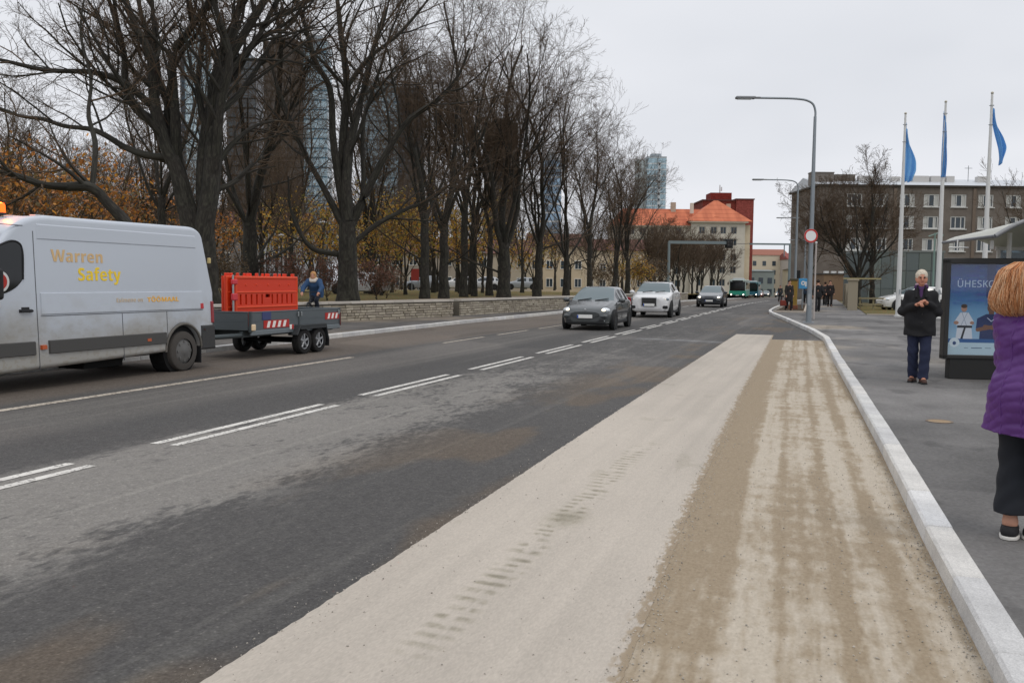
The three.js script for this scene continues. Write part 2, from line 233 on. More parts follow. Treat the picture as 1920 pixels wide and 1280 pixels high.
// loose grit on the strips and in the gutter: tiny stones nobody could count
{
  const R = rng(313), n = 9000, g = new THREE.IcosahedronGeometry(1, 0), im = new THREE.InstancedMesh(g, mat(0xffffff, 0.95), n), m = new THREE.Matrix4(), q = new THREE.Quaternion(), e = new THREE.Euler(), c = new THREE.Color();
  for (let i = 0; i < n; i++) { const s = 2.6 + 17 * R() * R(), k = R(), sd = sandLine(s), kr = kerbR(s); const x = k < 0.3 ? kr - 0.2 * R() * R() : k < 0.55 ? sd + (R() - 0.5) * 0.16 : k < 0.85 ? lerp(sd, kr, R()) : k < 0.93 ? sandEdge(s) + (R() - 0.5) * 0.25 : lerp(sandEdge(s), sd, R()); const r = 0.0012 + 0.0045 * Math.pow(R(), 4); e.set(R() * 6, R() * 6, R() * 6); m.compose(new THREE.Vector3(x, 0.01 + r * 0.5, -s), q.setFromEuler(e), new THREE.Vector3(r, r * 0.7, r * 1.2)); im.setMatrixAt(i, m); const v = 0.26 + R() * 0.3; im.setColorAt(i, c.setRGB(v, v * 0.92, v * 0.8)); }
  im.name = 'grit'; tag(im, 'loose grit and sand grains scattered over the pale and brown strips', 'grit'); im.userData.kind = 'stuff'; scene.add(im);
}
// planting bed between road and footpath
const soil = mat(0xffffff, 1, 0, { map: leafLitter, color: 0x8d7458 });
structMesh('planting_bed', strip([50.2, 53, 56, 60, 64, 70], s => Math.max(kerbR(s) + 0.3, -2.7), s => lerp(-1.15, -1.45, (s - 50) / 20), 0.15), soil);
structMesh('grass_verge', strip([48.5, 52, 56, 60, 90], s => 1.9, K(40), 0.128 + 0.02), mat(0xffffff, 1, 0, { map: leafLitter, color: 0xe0e0c0 }));
// bed edging
{ const k = setting('bed_edging'); const e = mat(0xb7ada0, 0.9); part(k, 'edging_stone', bx(1.55, 0.14, 0.1, -1.93, 0.14, -50.15), e); for (let i = 0; i < 10; i++) part(k, 'edging_stone', bx(0.1, 0.14, 1.98, -1.13 - i * 0.03, 0.14, -51.2 - i * 2), e); for (let i = 0; i < 9; i++) part(k, 'edging_stone', bx(1.98, 0.12, 0.12, 2.9 + i * 2, 0.12, -48.44), e); }
// ---------- trees ----------
class TB {
  constructor() { this.p = []; this.n = []; this.i = []; }
  tube(pts, rad, k) {
    const up = new THREE.Vector3(), a = new THREE.Vector3(), b = new THREE.Vector3(), d = new THREE.Vector3(); let base = this.p.length / 3;
    for (let j = 0; j < pts.length; j++) {
      d.subVectors(pts[Math.min(j + 1, pts.length - 1)], pts[Math.max(j - 1, 0)]).normalize();
      up.set(Math.abs(d.y) > 0.9 ? 1 : 0, Math.abs(d.y) > 0.9 ? 0 : 1, 0.13); a.crossVectors(d, up).normalize(); b.crossVectors(d, a);
      for (let q = 0; q < k; q++) { const t = q / k * Math.PI * 2, c = Math.cos(t), s = Math.sin(t), nx = a.x * c + b.x * s, ny = a.y * c + b.y * s, nz = a.z * c + b.z * s, r = rad[j] * (k > 6 ? 1 + 0.09 * Math.sin(q * 2.4 + j * 0.8) : 1); this.p.push(pts[j].x + nx * r, pts[j].y + ny * r, pts[j].z + nz * r); this.n.push(nx, ny, nz); }
    }
    for (let j = 0; j < pts.length - 1; j++) for (let q = 0; q < k; q++) { const A = base + j * k + q, B = base + j * k + (q + 1) % k; this.i.push(A, B, A + k, B, B + k, A + k); }
  }
  geo() { const g = new THREE.BufferGeometry(), nv = this.p.length / 3, uv = new Float32Array(nv * 2); for (let i = 0; i < nv; i++) { uv[2 * i] = Math.atan2(this.n[3 * i], this.n[3 * i + 2]) * 0.3; uv[2 * i + 1] = this.p[3 * i + 1]; } g.setAttribute('position', new THREE.BufferAttribute(new Float32Array(this.p), 3)); g.setAttribute('normal', new THREE.BufferAttribute(new Float32Array(this.n), 3)); g.setAttribute('uv', new THREE.BufferAttribute(uv, 2)); g.setIndex(new THREE.BufferAttribute(new Uint32Array(this.i), 1)); return g; }
}
class LB {
  constructor() { this.p = []; this.c = []; }
  leaf(x, y, z, s, r, col) { // two triangles folded on the midrib
    const a = r() * 6.28, e = (r() - 0.5) * 2.4, ca = Math.cos(a) * Math.cos(e), sa = Math.sin(a) * Math.cos(e), se = Math.sin(e), b = r() * 6.28, bx_ = Math.cos(b) * 0.6, by = (r() - 0.5) * 0.9, bz = Math.sin(b) * 0.6;
    const P = [x, y, z, x + ca * s * 0.5 + bx_ * s * 0.5, y + se * s * 0.5 + by * s * 0.5, z + sa * s * 0.5 + bz * s * 0.5, x + ca * s, y + se * s, z + sa * s, x, y, z, x + ca * s, y + se * s, z + sa * s, x + ca * s * 0.5 - bx_ * s * 0.5, y + se * s * 0.5 - by * s * 0.4, z + sa * s * 0.5 - bz * s * 0.5];
    this.p.push(...P); for (let i = 0; i < 6; i++) this.c.push(...col);
  }
  geo() { const g = new THREE.BufferGeometry(); g.setAttribute('position', new THREE.BufferAttribute(new Float32Array(this.p), 3)); g.setAttribute('color', new THREE.BufferAttribute(new Float32Array(this.c), 3)); g.computeVertexNormals(); return g; }
}
const barkTex = tex(256, 512, (u, v) => { const r = tileN(u, v * 0.5, 24, 3), q = tileN(u, v, 6, 3); const b = 53 + (r - 0.5) * 50; return [b, lerp(b * 0.93, b * 1.0, q), b * 0.86]; }); barkTex.repeat.set(1, 0.6);
const bark = mat(0xffffff, 1, 0, { map: barkTex }), twigM = mat(0x594a3b, 1), twigFar = twigM;
const leafM = new THREE.MeshPhysicalMaterial({ vertexColors: true, roughness: 0.9, side: THREE.DoubleSide, transmission: 0.35, thickness: 0 });
const LEAF = { orange: [[0.52, 0.19, 0.022], [0.6, 0.27, 0.03], [0.4, 0.15, 0.03], [0.3, 0.15, 0.04], [0.2, 0.15, 0.06]], yellow: [[0.6, 0.38, 0.04], [0.5, 0.28, 0.03], [0.3, 0.26, 0.06], [0.44, 0.2, 0.03]], russet: [[0.17, 0.065, 0.035], [0.21, 0.09, 0.05], [0.13, 0.06, 0.04]], brown: [[0.16, 0.11, 0.06], [0.2, 0.13, 0.06], [0.12, 0.09, 0.055]] };
// o: h height, r trunk radius, fork height, limbs, spread, levels, counts per level, leafy, lean
function growTree(o) {
  const R = rng(o.seed), T = new TB(), B = new TB(), L = o.leaf ? new LB() : null;
  const rnd = s => (R() - 0.5) * 2 * s, counts = o.counts || [7, 6, 5, 4], wig = o.wiggle || 0.16;
  const minR = o.minR || 0.006, rmax = o.maxLevel || counts.length;
  const leafAt = p => { const cols = LEAF[o.leaf]; const c = cols[Math.floor(R() * cols.length)], k = 0.75 + R() * 0.5; const q = o.leafSpread || 0.28; L.leaf(p.x + rnd(q), p.y + rnd(q), p.z + rnd(q), (o.leafSize || 0.16) * (0.7 + R() * 0.6), R, [c[0] * k, c[1] * k, c[2] * k]); };
  function kids(pts, rad, len, lvl, t0) {
    if (lvl >= rmax) { if (L) for (let i = 0; i < (o.leafN || 1); i++) if (R() < (o.leafP === undefined ? 1 : o.leafP)) leafAt(pts[Math.floor(R() * pts.length)]); return; }
    const n = Math.max(1, Math.round(counts[lvl] * (0.75 + R() * 0.5))), az0 = R() * 6.28;
    for (let i = 0; i < n; i++) {
      const t = lerp(t0, 0.99, (i + R() * 0.8) / n), f = t * (pts.length - 1), j = Math.min(pts.length - 2, Math.floor(f)), u = f - j;
      const p = pts[j].clone().lerp(pts[j + 1], u), r0 = lerp(rad[j], rad[j + 1], u), d = pts[j + 1].clone().sub(pts[j]).normalize();
      const ang = (o.angle || 0.75) * (0.65 + R() * 0.6) * (lvl ? 1 : 1), ax = new THREE.Vector3(rnd(1), rnd(1), rnd(1)).cross(d).normalize(); ax.applyAxisAngle(d, az0 + i * 2.4);
      const nd = d.clone().applyAxisAngle(ax, ang);
      branch(p, nd, len * (0.38 + 0.3 * R()) * (1.15 - 0.55 * t), Math.max(minR, r0 * (lvl < 2 ? 0.5 : 0.6)), lvl + 1);
    }
  }
  function branch(p, d, len, r, lvl, path) {
    const k = path ? path.length - 1 : [9, 7, 5, 4, 2, 2][Math.min(lvl, 5)], pts = [p.clone()], rad = [r]; let q = p.clone(), dd = d ? d.clone() : null;
    for (let i = 1; i <= k; i++) {
      if (path) { q = path[i].clone(); }
      else { dd.x += rnd(wig * (1 + lvl * 0.25)); dd.y += rnd(wig) + (o.up === undefined ? 0.09 : o.up) * (lvl < 3 ? 1 : 0.4); dd.z += rnd(wig * (1 + lvl * 0.25)); dd.normalize(); q = q.clone().addScaledVector(dd, len / k); }
      pts.push(q.clone()); rad.push(Math.max(minR * 0.7, r * (1 - 0.72 * i / k)));
    }
    (r > (o.twigR || 0.035) ? T : B).tube(pts, rad, r > 0.12 ? 9 : r > 0.05 ? 6 : r > 0.02 ? 4 : 3);
    kids(pts, rad, len, lvl, path ? 0.3 : 0.22);
  }
  // trunk
  const fork = o.fork, lean = o.lean || [0, 0], top = new THREE.Vector3(lean[0] * fork, fork, lean[1] * fork), pts = [], rad = [], nseg = 7;
  for (let i = 0; i <= nseg; i++) { const t = i / nseg; pts.push(new THREE.Vector3(top.x * t + rnd(0.04) * (i ? 1 : 0), fork * t - (i ? 0 : 0.15), top.z * t + rnd(0.04) * (i ? 1 : 0))); rad.push(o.r * (1 + 0.45 * Math.pow(1 - t, 6)) * (1 - 0.16 * t)); }
  T.tube(pts, rad, 12);
  const nl = o.limbs === undefined ? 5 : o.limbs, len = (o.h - fork);
  for (let i = 0; i < nl; i++) {
    const a = i / nl * 6.283 + rnd(0.5), sp_ = (o.spread || 0.42) * (0.4 + 0.9 * R()) * (i === 0 ? 0.35 : 1);
    const d = new THREE.Vector3(Math.cos(a) * Math.sin(sp_), Math.cos(sp_), Math.sin(a) * Math.sin(sp_));
    const st = i === 0 ? pts[nseg] : pts[nseg].clone().lerp(pts[nseg - 2], R() * 0.8);
    branch(st, d, len * (i === 0 ? 1 : 0.72 + R() * 0.25), o.r * (i === 0 ? 0.6 : 0.26 + 0.22 * R()), 1);
  }
  // lower side branches
  for (let i = 0; i < (o.low || 0); i++) { const j = 3 + Math.floor(R() * 4), a = R() * 6.283; branch(pts[j], new THREE.Vector3(Math.cos(a), 0.35, Math.sin(a)).normalize(), len * 0.42, o.r * 0.22, 2); }
  for (const l of o.paths || []) { const c = new THREE.CatmullRomCurve3(l.p), P = c.getPoints(l.p.length * 3), len2 = c.getLength(); branch(P[0], null, len2, l.r, l.lvl === undefined ? 1 : l.lvl, P); }
  return { trunk: T.geo(), twigs: B.geo(), leaves: L ? L.geo() : null };
}
function makeTree(name, label, o, x, y, s, group, twig) {
  const g = growTree(o), t = thing(name, label, 'tree', x, y, s, 0, group);
  part(t, 'trunk', g.trunk, bark); part(t, 'crown', g.twigs, twig || twigM); if (g.leaves) part(t, 'foliage', g.leaves, leafM); return t;
}
const PARK = 0.66;
const on = (px, t, y = PARK) => { const p = at(px, 530, t); return { x: p.x, y, s: p.s }; };
// limbs of the three nearest trees follow the photograph: pixel paths turned to metres at the trunk's distance, each leaving the plane by dz
function limbPaths(base, t, list) { return list.map(l => ({ r: l.r * 0.78, lvl: l.lvl, p: l.p.map((q, i) => { const d = (l.dz || 0) * i / (l.p.length - 1), a = at(q[0], q[1], t + d); return new THREE.Vector3(a.x - base.x, a.y - base.y, -(a.s - base.s)); }) })); }
{
  let b = on(378, 31), t = 31;
  makeTree('park_tree', 'large bare tree right behind the white van, dark trunk splitting into two thick stems', { seed: 5, h: 15, r: 0.55, fork: 2.2, limbs: 2, spread: 0.5, counts: [6, 8, 7, 5, 4], angle: 0.7, minR: 0.005, paths: limbPaths(b, t, [
    { r: 0.4, dz: -0.6, p: [[368, 470], [348, 400], [331, 320], [308, 265], [289, 185], [283, 110], [250, 40], [215, -60]] },
    { r: 0.28, dz: 1.2, p: [[331, 320], [305, 245], [262, 210], [236, 170], [233, 108], [216, 40], [197, -20]], lvl: 1 },
    { r: 0.24, dz: 2, p: [[318, 285], [299, 230], [289, 157], [285, 98], [262, 16], [250, -50]] },
    { r: 0.26, dz: -1.8, p: [[328, 300], [328, 223], [325, 98], [348, 66], [387, 6], [420, -60]] },
    { r: 0.4, dz: 0.7, p: [[385, 470], [383, 400], [381, 311], [397, 197], [417, 138], [459, 60], [490, 10], [530, -60]] },
    { r: 0.26, dz: -2, p: [[383, 395], [404, 295], [413, 197], [430, 108], [400, 0], [390, -70]] },
    { r: 0.17, dz: 1.5, p: [[318, 296], [270, 290], [236, 277], [205, 258], [172, 243], [120, 236], [79, 223], [40, 218], [0, 203], [-50, 190]], lvl: 1 },
    { r: 0.17, dz: -1, p: [[281, 195], [230, 154], [177, 136], [85, 131], [0, 112], [-60, 100]], lvl: 1 },
    { r: 0.16, dz: 2.5, p: [[395, 330], [430, 275], [480, 235], [520, 225]], lvl: 2 },
    { r: 0.15, dz: 2.5, p: [[395, 360], [440, 340], [470, 310], [500, 290]], lvl: 2 }]) }, b.x, b.y, b.s);
  b = on(262, 27); t = 27;
  makeTree('park_tree', 'dark mossy tree whose thick low limb arches left over the white van roof', { seed: 8, h: 6, r: 0.3, fork: 2.0, limbs: 0, counts: [5, 7, 6, 5, 3], angle: 0.85, paths: limbPaths(b, t, [
    { r: 0.25, dz: -1.5, p: [[262, 470], [240, 425], [205, 385], [172, 352], [120, 350], [80, 346], [40, 332], [0, 322], [-60, 300]] },
    { r: 0.12, dz: 3, p: [[172, 352], [178, 270], [165, 215], [170, 150], [150, 60], [160, -20]], lvl: 1 }]) }, b.x, b.y, b.s);
  b = on(652, 37.5); t = 37.5;
  makeTree('park_tree', 'tall bare tree with a straight dark trunk behind the low wall, right of the trailer', { seed: 13, h: 14, r: 0.4, fork: 3.4, limbs: 1, spread: 0.2, counts: [6, 8, 7, 6, 3], angle: 0.72, minR: 0.006, paths: limbPaths(b, t, [
    { r: 0.3, dz: 0.6, p: [[650, 430], [645, 380], [642, 280], [650, 164], [641, 82], [634, 16], [625, -60]] },
    { r: 0.22, dz: -1.6, p: [[645, 400], [624, 262], [618, 164], [591, 115], [569, 39], [552, -10], [540, -70]] },
    { r: 0.2, dz: 1.5, p: [[642, 420], [611, 361], [572, 289], [546, 230], [520, 160], [500, 90]] },
    { r: 0.22, dz: -1, p: [[660, 420], [690, 354], [729, 279], [765, 226], [824, 184], [860, 140], [880, 90]] },
    { r: 0.17, dz: 2.2, p: [[655, 400], [677, 377], [680, 246], [690, 197], [730, 160], [760, 120]] },
    { r: 0.15, dz: 0.8, p: [[652, 160], [690, 110], [745, 66], [790, 15], [830, -40]], lvl: 1 },
    { r: 0.16, dz: -0.8, p: [[642, 478], [588, 467], [567, 445], [545, 396], [540, 330]], lvl: 1 },
    { r: 0.16, dz: 0.7, p: [[660, 458], [705, 421], [764, 391], [810, 372], [850, 340]], lvl: 1 }]) }, b.x, b.y, b.s);
}
const FR = [
  [470, 42, 0.42, 15, 3.6, 'thick bare trunk rising above the left end of the orange barriers'],
  [305, 46, 0.26, 15, 5, 'slender tree glimpsed between the arching low limb and the two thick stems'],
  [796, 47, 0.27, 14.5, 4.6, 'straight dark trunk behind the wall, first right of the yellow foliage'],
  [832, 48, 0.29, 15.5, 4.2, 'bare tree with a forked crown just left of the gap in the low wall'],
  [870, 53, 0.25, 14.5, 5.5, 'slim upright trunk just right of the gap in the low wall'],
  [889, 56, 0.2, 13.5, 3.6, 'thinnest dark trunk of the row, right of the wall gap'],
  [945, 53, 0.42, 15.2, 3.2, 'broad dark trunk with many ascending limbs behind the wall'],
  [1007, 58, 0.29, 15.2, 3.5, 'bare tree with a tall crown leaning right, left of the grey hatchback'],
  [1062, 63, 0.26, 12.6, 2.8, 'bare tree standing directly behind the grey hatchback roof'],
  [1105, 70, 0.23, 12.6, 4.4, 'thin straight tree behind the gap between hatchback and white car'],
  [1150, 76, 0.24, 11.5, 2.6, 'bare tree with a slanting trunk behind the bushes left of the white car'],
  [1177, 80, 0.27, 11, 2.8, 'last tall bare tree of the park row, above the bushes left of the white car'],
];
FR.forEach(([px, t, r, h, fork, label], i) => { const b = on(px, t); makeTree('park_tree', label, { seed: 40 + i, h, r: r * 0.86, fork, limbs: 5 + i % 2, spread: i > 8 ? 0.33 : 0.5, counts: [7, 8, 6, 6, 3], angle: i > 8 ? 0.52 : 0.66, low: i % 3 ? 1 : 2, minR: 0.007, up: 0.06, wiggle: 0.18, lean: i === 7 ? [0.05, 0] : i === 10 ? [0.12, 0] : [0, 0] }, b.x, b.y, b.s); });
// the park further back: six kinds, set out many times
const protos = [0, 1, 2, 3, 4, 5].map(i => growTree({ seed: 100 + i, h: 13 + i % 3, r: 0.2 + 0.03 * (i % 4), fork: 3 + (i % 3), limbs: 5, spread: 0.42 + 0.05 * (i % 2), counts: [7, 8, 6, 5], angle: 0.62, minR: 0.012, twigR: 0.05, leaf: 'brown', leafN: 1, leafP: 0.22, leafSize: 0.15, leafSpread: 0.15 }));
const backLabel = 'bare tree in the depth of the park behind the front row of trunks';
{
  const R = rng(777); let first = null; const list = [];
  for (let i = 0; i < 64; i++) { const px = -90 + (i * 61.8 % 100) / 100 * 1250 + R() * 30, t = 56 + R() * 66 + (px > 980 ? 25 : 0); list.push([px, t]); }
  const made = protos.map(() => null);
  list.forEach(([px, t], i) => { const k = i % 6, b = on(px, t); let o;
    if (!made[k]) { o = thing('park_tree', backLabel, 'tree', b.x, b.y, b.s, R() * 6, 'bare trees in the depth of the park'); part(o, 'trunk', protos[k].trunk, bark); part(o, 'crown', protos[k].twigs, twigFar); part(o, 'foliage', protos[k].leaves, leafM); made[k] = o; }
    else { o = copyOf(made[k]); o.position.set(b.x, b.y, -b.s); o.rotation.y = R() * 6.28; }
    const sc = 0.72 + R() * 0.3 - (px > 980 ? 0.22 : 0); o.scale.set(sc, sc, sc); });
}
// far-off wood closing the horizon behind the park: one mass, too far to count
{
  const g = merge([protos[1].trunk.toNonIndexed(), protos[1].twigs.toNonIndexed()]), n = 150, R = rng(909), im = new THREE.InstancedMesh(g, twigFar, n), m = new THREE.Matrix4(), q = new THREE.Quaternion(), e = new THREE.Euler();
  for (let i = 0; i < n; i++) { const b = on(-150 + 1400 * ((i * 0.618) % 1), 175 + R() * 90, 0), k = 0.6 + R() * 0.4; e.set(0, R() * 6.28, 0); m.compose(new THREE.Vector3(b.x, -0.3, -b.s), q.setFromEuler(e), new THREE.Vector3(k, k * 0.9, k)); im.setMatrixAt(i, m); }
  im.name = 'distant_wood'; tag(im, 'far brown wood of bare trees closing the view behind the park', 'wood'); im.userData.kind = 'stuff'; scene.add(im);
}
// understorey with the last yellow and orange leaves
{
  const lp = [['orange', 201], ['yellow', 202], ['orange', 203], ['yellow', 204]].map(([c, s]) => growTree({ seed: s, h: 7.5, r: 0.13, fork: 1.5, limbs: 6, spread: 0.75, counts: [7, 6, 5], angle: 0.8, leaf: c, leafN: 6, leafP: 0.8, leafSize: 0.26, leafSpread: 0.5, minR: 0.012, up: 0.03 }));
  const G = { orange: ['small maple with orange leaves in the park behind the van', 'orange leaved maples behind the van'], yellow: ['small park tree with thin yellow leaves between the dark trunks', 'yellow leaved small trees between the trunks'] };
  const made = [null, null, null, null], R = rng(55);
  [[10, 43, 0, 1.05], [95, 47, 2, 1.1], [170, 52, 0, 1.0], [-60, 44, 2, 1.1], [240, 60, 2, 1], [45, 56, 2, 1.25], [135, 60, 0, 1.3], [280, 66, 0, 0.9], [405, 58, 2, 0.8], [590, 58, 1, 0.85], [555, 66, 3, 0.85], [715, 56, 3, 0.7], [760, 60, 1, 0.85], [735, 70, 1, 1.0], [690, 64, 3, 0.9], [862, 70, 1, 0.95], [905, 74, 3, 0.9], [880, 84, 1, 1.1], [1000, 88, 3, 0.8], [820, 80, 3, 1], [500, 72, 1, 0.9], [1160, 92, 3, 0.6], [660, 76, 1, 1]].forEach(([px, t, k, sc]) => {
    const b = on(px, t), kind = k % 2 ? 'yellow' : 'orange'; let o;
    if (!made[k]) { o = thing(kind + '_leaved_tree', G[kind][0], 'tree', b.x, b.y, b.s, R() * 6, G[kind][1]); part(o, 'trunk', lp[k].trunk, bark); part(o, 'crown', lp[k].twigs, twigM); part(o, 'foliage', lp[k].leaves, leafM); made[k] = o; } else { o = copyOf(made[k]); o.position.set(b.x, b.y, -b.s); o.rotation.y = R() * 6.28; }
    o.scale.set(sc, sc, sc);
  });
  // bushes
  const sh = [['russet', 301], ['brown', 302], ['yellow', 303]].map(([c, s]) => growTree({ seed: s, h: 2.2, r: 0.04, fork: 0.2, limbs: 10, spread: 0.7, counts: [8, 7, 5], angle: 0.6, leaf: c, leafN: 5, leafP: 0.9, leafSize: 0.12, leafSpread: 0.2, minR: 0.008, twigR: 0.03 }));
  const mk = [null, null, null];
  [[706, 44, 0, 0.9, 'russet leaved bush behind the wall, right of the big straight trunk'], [540, 42, 0, 0.95, 'russet bush behind the cyclist, left of the big trunk'], [612, 41, 0, 0.85, 'low russet bush close against the left of the straight dark trunk'], [725, 47, 1, 0.7, 'brown bush right of the russet one behind the wall'], [1190, 84, 2, 1.35, 'yellow brown bush behind the white car'], [1222, 88, 1, 1.4, 'brown bush right of the yellow one, above the white car'], [1130, 82, 1, 1.2, 'brown bush behind the grey hatchback'], [415, 40, 1, 0.9, 'dark bush between the van rear and the orange barriers']].forEach(([px, t, k, sc, label]) => {
    const b = on(px, t); let o; if (!mk[k]) { o = thing('bush', label, 'bush', b.x, b.y, b.s, 0); part(o, 'stem', sh[k].trunk, bark); part(o, 'twig', sh[k].twigs, twigM); part(o, 'foliage', sh[k].leaves, leafM); mk[k] = o; } else { o = copyOf(mk[k], label); o.position.set(b.x, b.y, -b.s); o.rotation.y = px; } o.scale.set(sc, sc, sc); });
  // small street trees before the red roofed house
  const st = [401, 402, 403].map(s => growTree({ seed: s, h: 7.6, r: 0.15, fork: 2.1, limbs: 7, spread: 0.5, counts: [8, 8, 7, 3], angle: 0.6, minR: 0.016, leaf: 'brown', leafN: 1, leafP: 0.25, leafSize: 0.14, twigR: 0.05 })); const ms = [null, null, null];
  [[1218, 96, 1.0], [1240, 104, 1.0], [1262, 100, 1.0], [1282, 116, 1.05], [1298, 110, 0.95], [1316, 122, 1.05], [1334, 128, 1.1], [1346, 136, 1.15], [1308, 134, 1.15], [1272, 126, 1.15], [1228, 120, 1.2], [1252, 134, 1.2]].forEach(([px, t, sc], i) => {
    const b = on(px, t, gy(t) + 0.1), k = i % 3; let o; if (!ms[k]) { o = thing('street_tree', 'small bushy bare tree in the row before the red roofed building', 'tree', b.x, b.y, b.s, 0, 'small trees before the red roofed building'); part(o, 'trunk', st[k].trunk, bark); part(o, 'crown', st[k].twigs, twigFar); part(o, 'foliage', st[k].leaves, leafM); ms[k] = o; } else { o = copyOf(ms[k]); o.position.set(b.x, b.y, -b.s); o.rotation.y = i * 1.7; } o.scale.set(sc, sc, sc); });
  // trees at the right
  let p = at(1607, 570, 66); makeTree('street_tree', 'wide bare tree beside the footpath, before the brown building', { seed: 511, h: 9.3, r: 0.3, fork: 2.0, limbs: 9, spread: 0.62, counts: [8, 9, 8, 6, 2], angle: 0.7, minR: 0.01, low: 3, leaf: 'brown', leafN: 1, leafP: 0.1, leafSize: 0.1 }, p.x, 0.15, p.s);
  p = at(1637, 570, 70); makeTree('street_tree', 'thin trunk right beside the wide bare tree at the footpath', { seed: 512, h: 9, r: 0.2, fork: 3.2, limbs: 5, spread: 0.55, counts: [6, 7, 6, 4], angle: 0.65, minR: 0.012, lean: [-0.06, 0] }, p.x, 0.15, p.s);
  p = at(1945, 560, 72); makeTree('street_tree', 'bare tree at the right edge, its twigs before the brown building', { seed: 513, h: 10.5, r: 0.25, fork: 2.6, limbs: 6, spread: 0.6, counts: [6, 7, 6, 4], angle: 0.65, minR: 0.012 }, p.x, 0.15, p.s);
  p = at(1552, 560, 105); makeTree('street_tree', 'slender bare tree far along the footpath, left of the brown building', { seed: 514, h: 10, r: 0.16, fork: 3, limbs: 5, spread: 0.4, counts: [6, 7, 6, 4], angle: 0.6, minR: 0.014 }, -1.9, gy(105) + 0.1, 105);
}
// ---------- buildings ----------
const wallTex = (r, g, b, amt = 14) => { const t = tex(512, 512, (u, v) => { const n = tileN(u, v, 5, 4), f = tileN(u, v, 90, 2), k = (n - 0.5) * amt * 2 + (f - 0.5) * amt; return [r + k, g + k, b + k]; }); t.repeat.set(1 / 6, 1 / 6); return t; };
const boxUV = (w, h, d, x, y, z) => { const g = bx(w, h, d, x, y, z), p = g.attributes.position, n = g.attributes.normal, u = g.attributes.uv; for (let i = 0; i < p.count; i++) { const ax = Math.abs(n.getX(i)), ay = Math.abs(n.getY(i)); u.setXY(i, ax > 0.5 ? p.getZ(i) : p.getX(i), ay > 0.5 ? p.getZ(i) : p.getY(i)); } return g; };
const glassDark = phys(0x39444c, 0.08, { metalness: 0, specularIntensity: 1 });
// a window: pane with frame as its sub-part and, where seen, a sill
function windowKit(w, h, fr, mull, depth = 0.12) {
  const fs = []; fs.push(bx(w + 0.02, fr, depth, 0, h / 2 - fr / 2, 0), bx(w + 0.02, fr, depth, 0, -h / 2 + fr / 2, 0), bx(fr, h - 2 * fr, depth, -w / 2 + fr / 2, 0, 0), bx(fr, h - 2 * fr, depth, w / 2 - fr / 2, 0, 0)); for (const m of mull) fs.push(bx(fr * 0.8, h - 2 * fr, depth - 0.02, m * w, 0, 0));
  return { pane: bx(w - fr, h - fr, 0.02, 0, 0, -0.03), frame: merge(fs) };
}
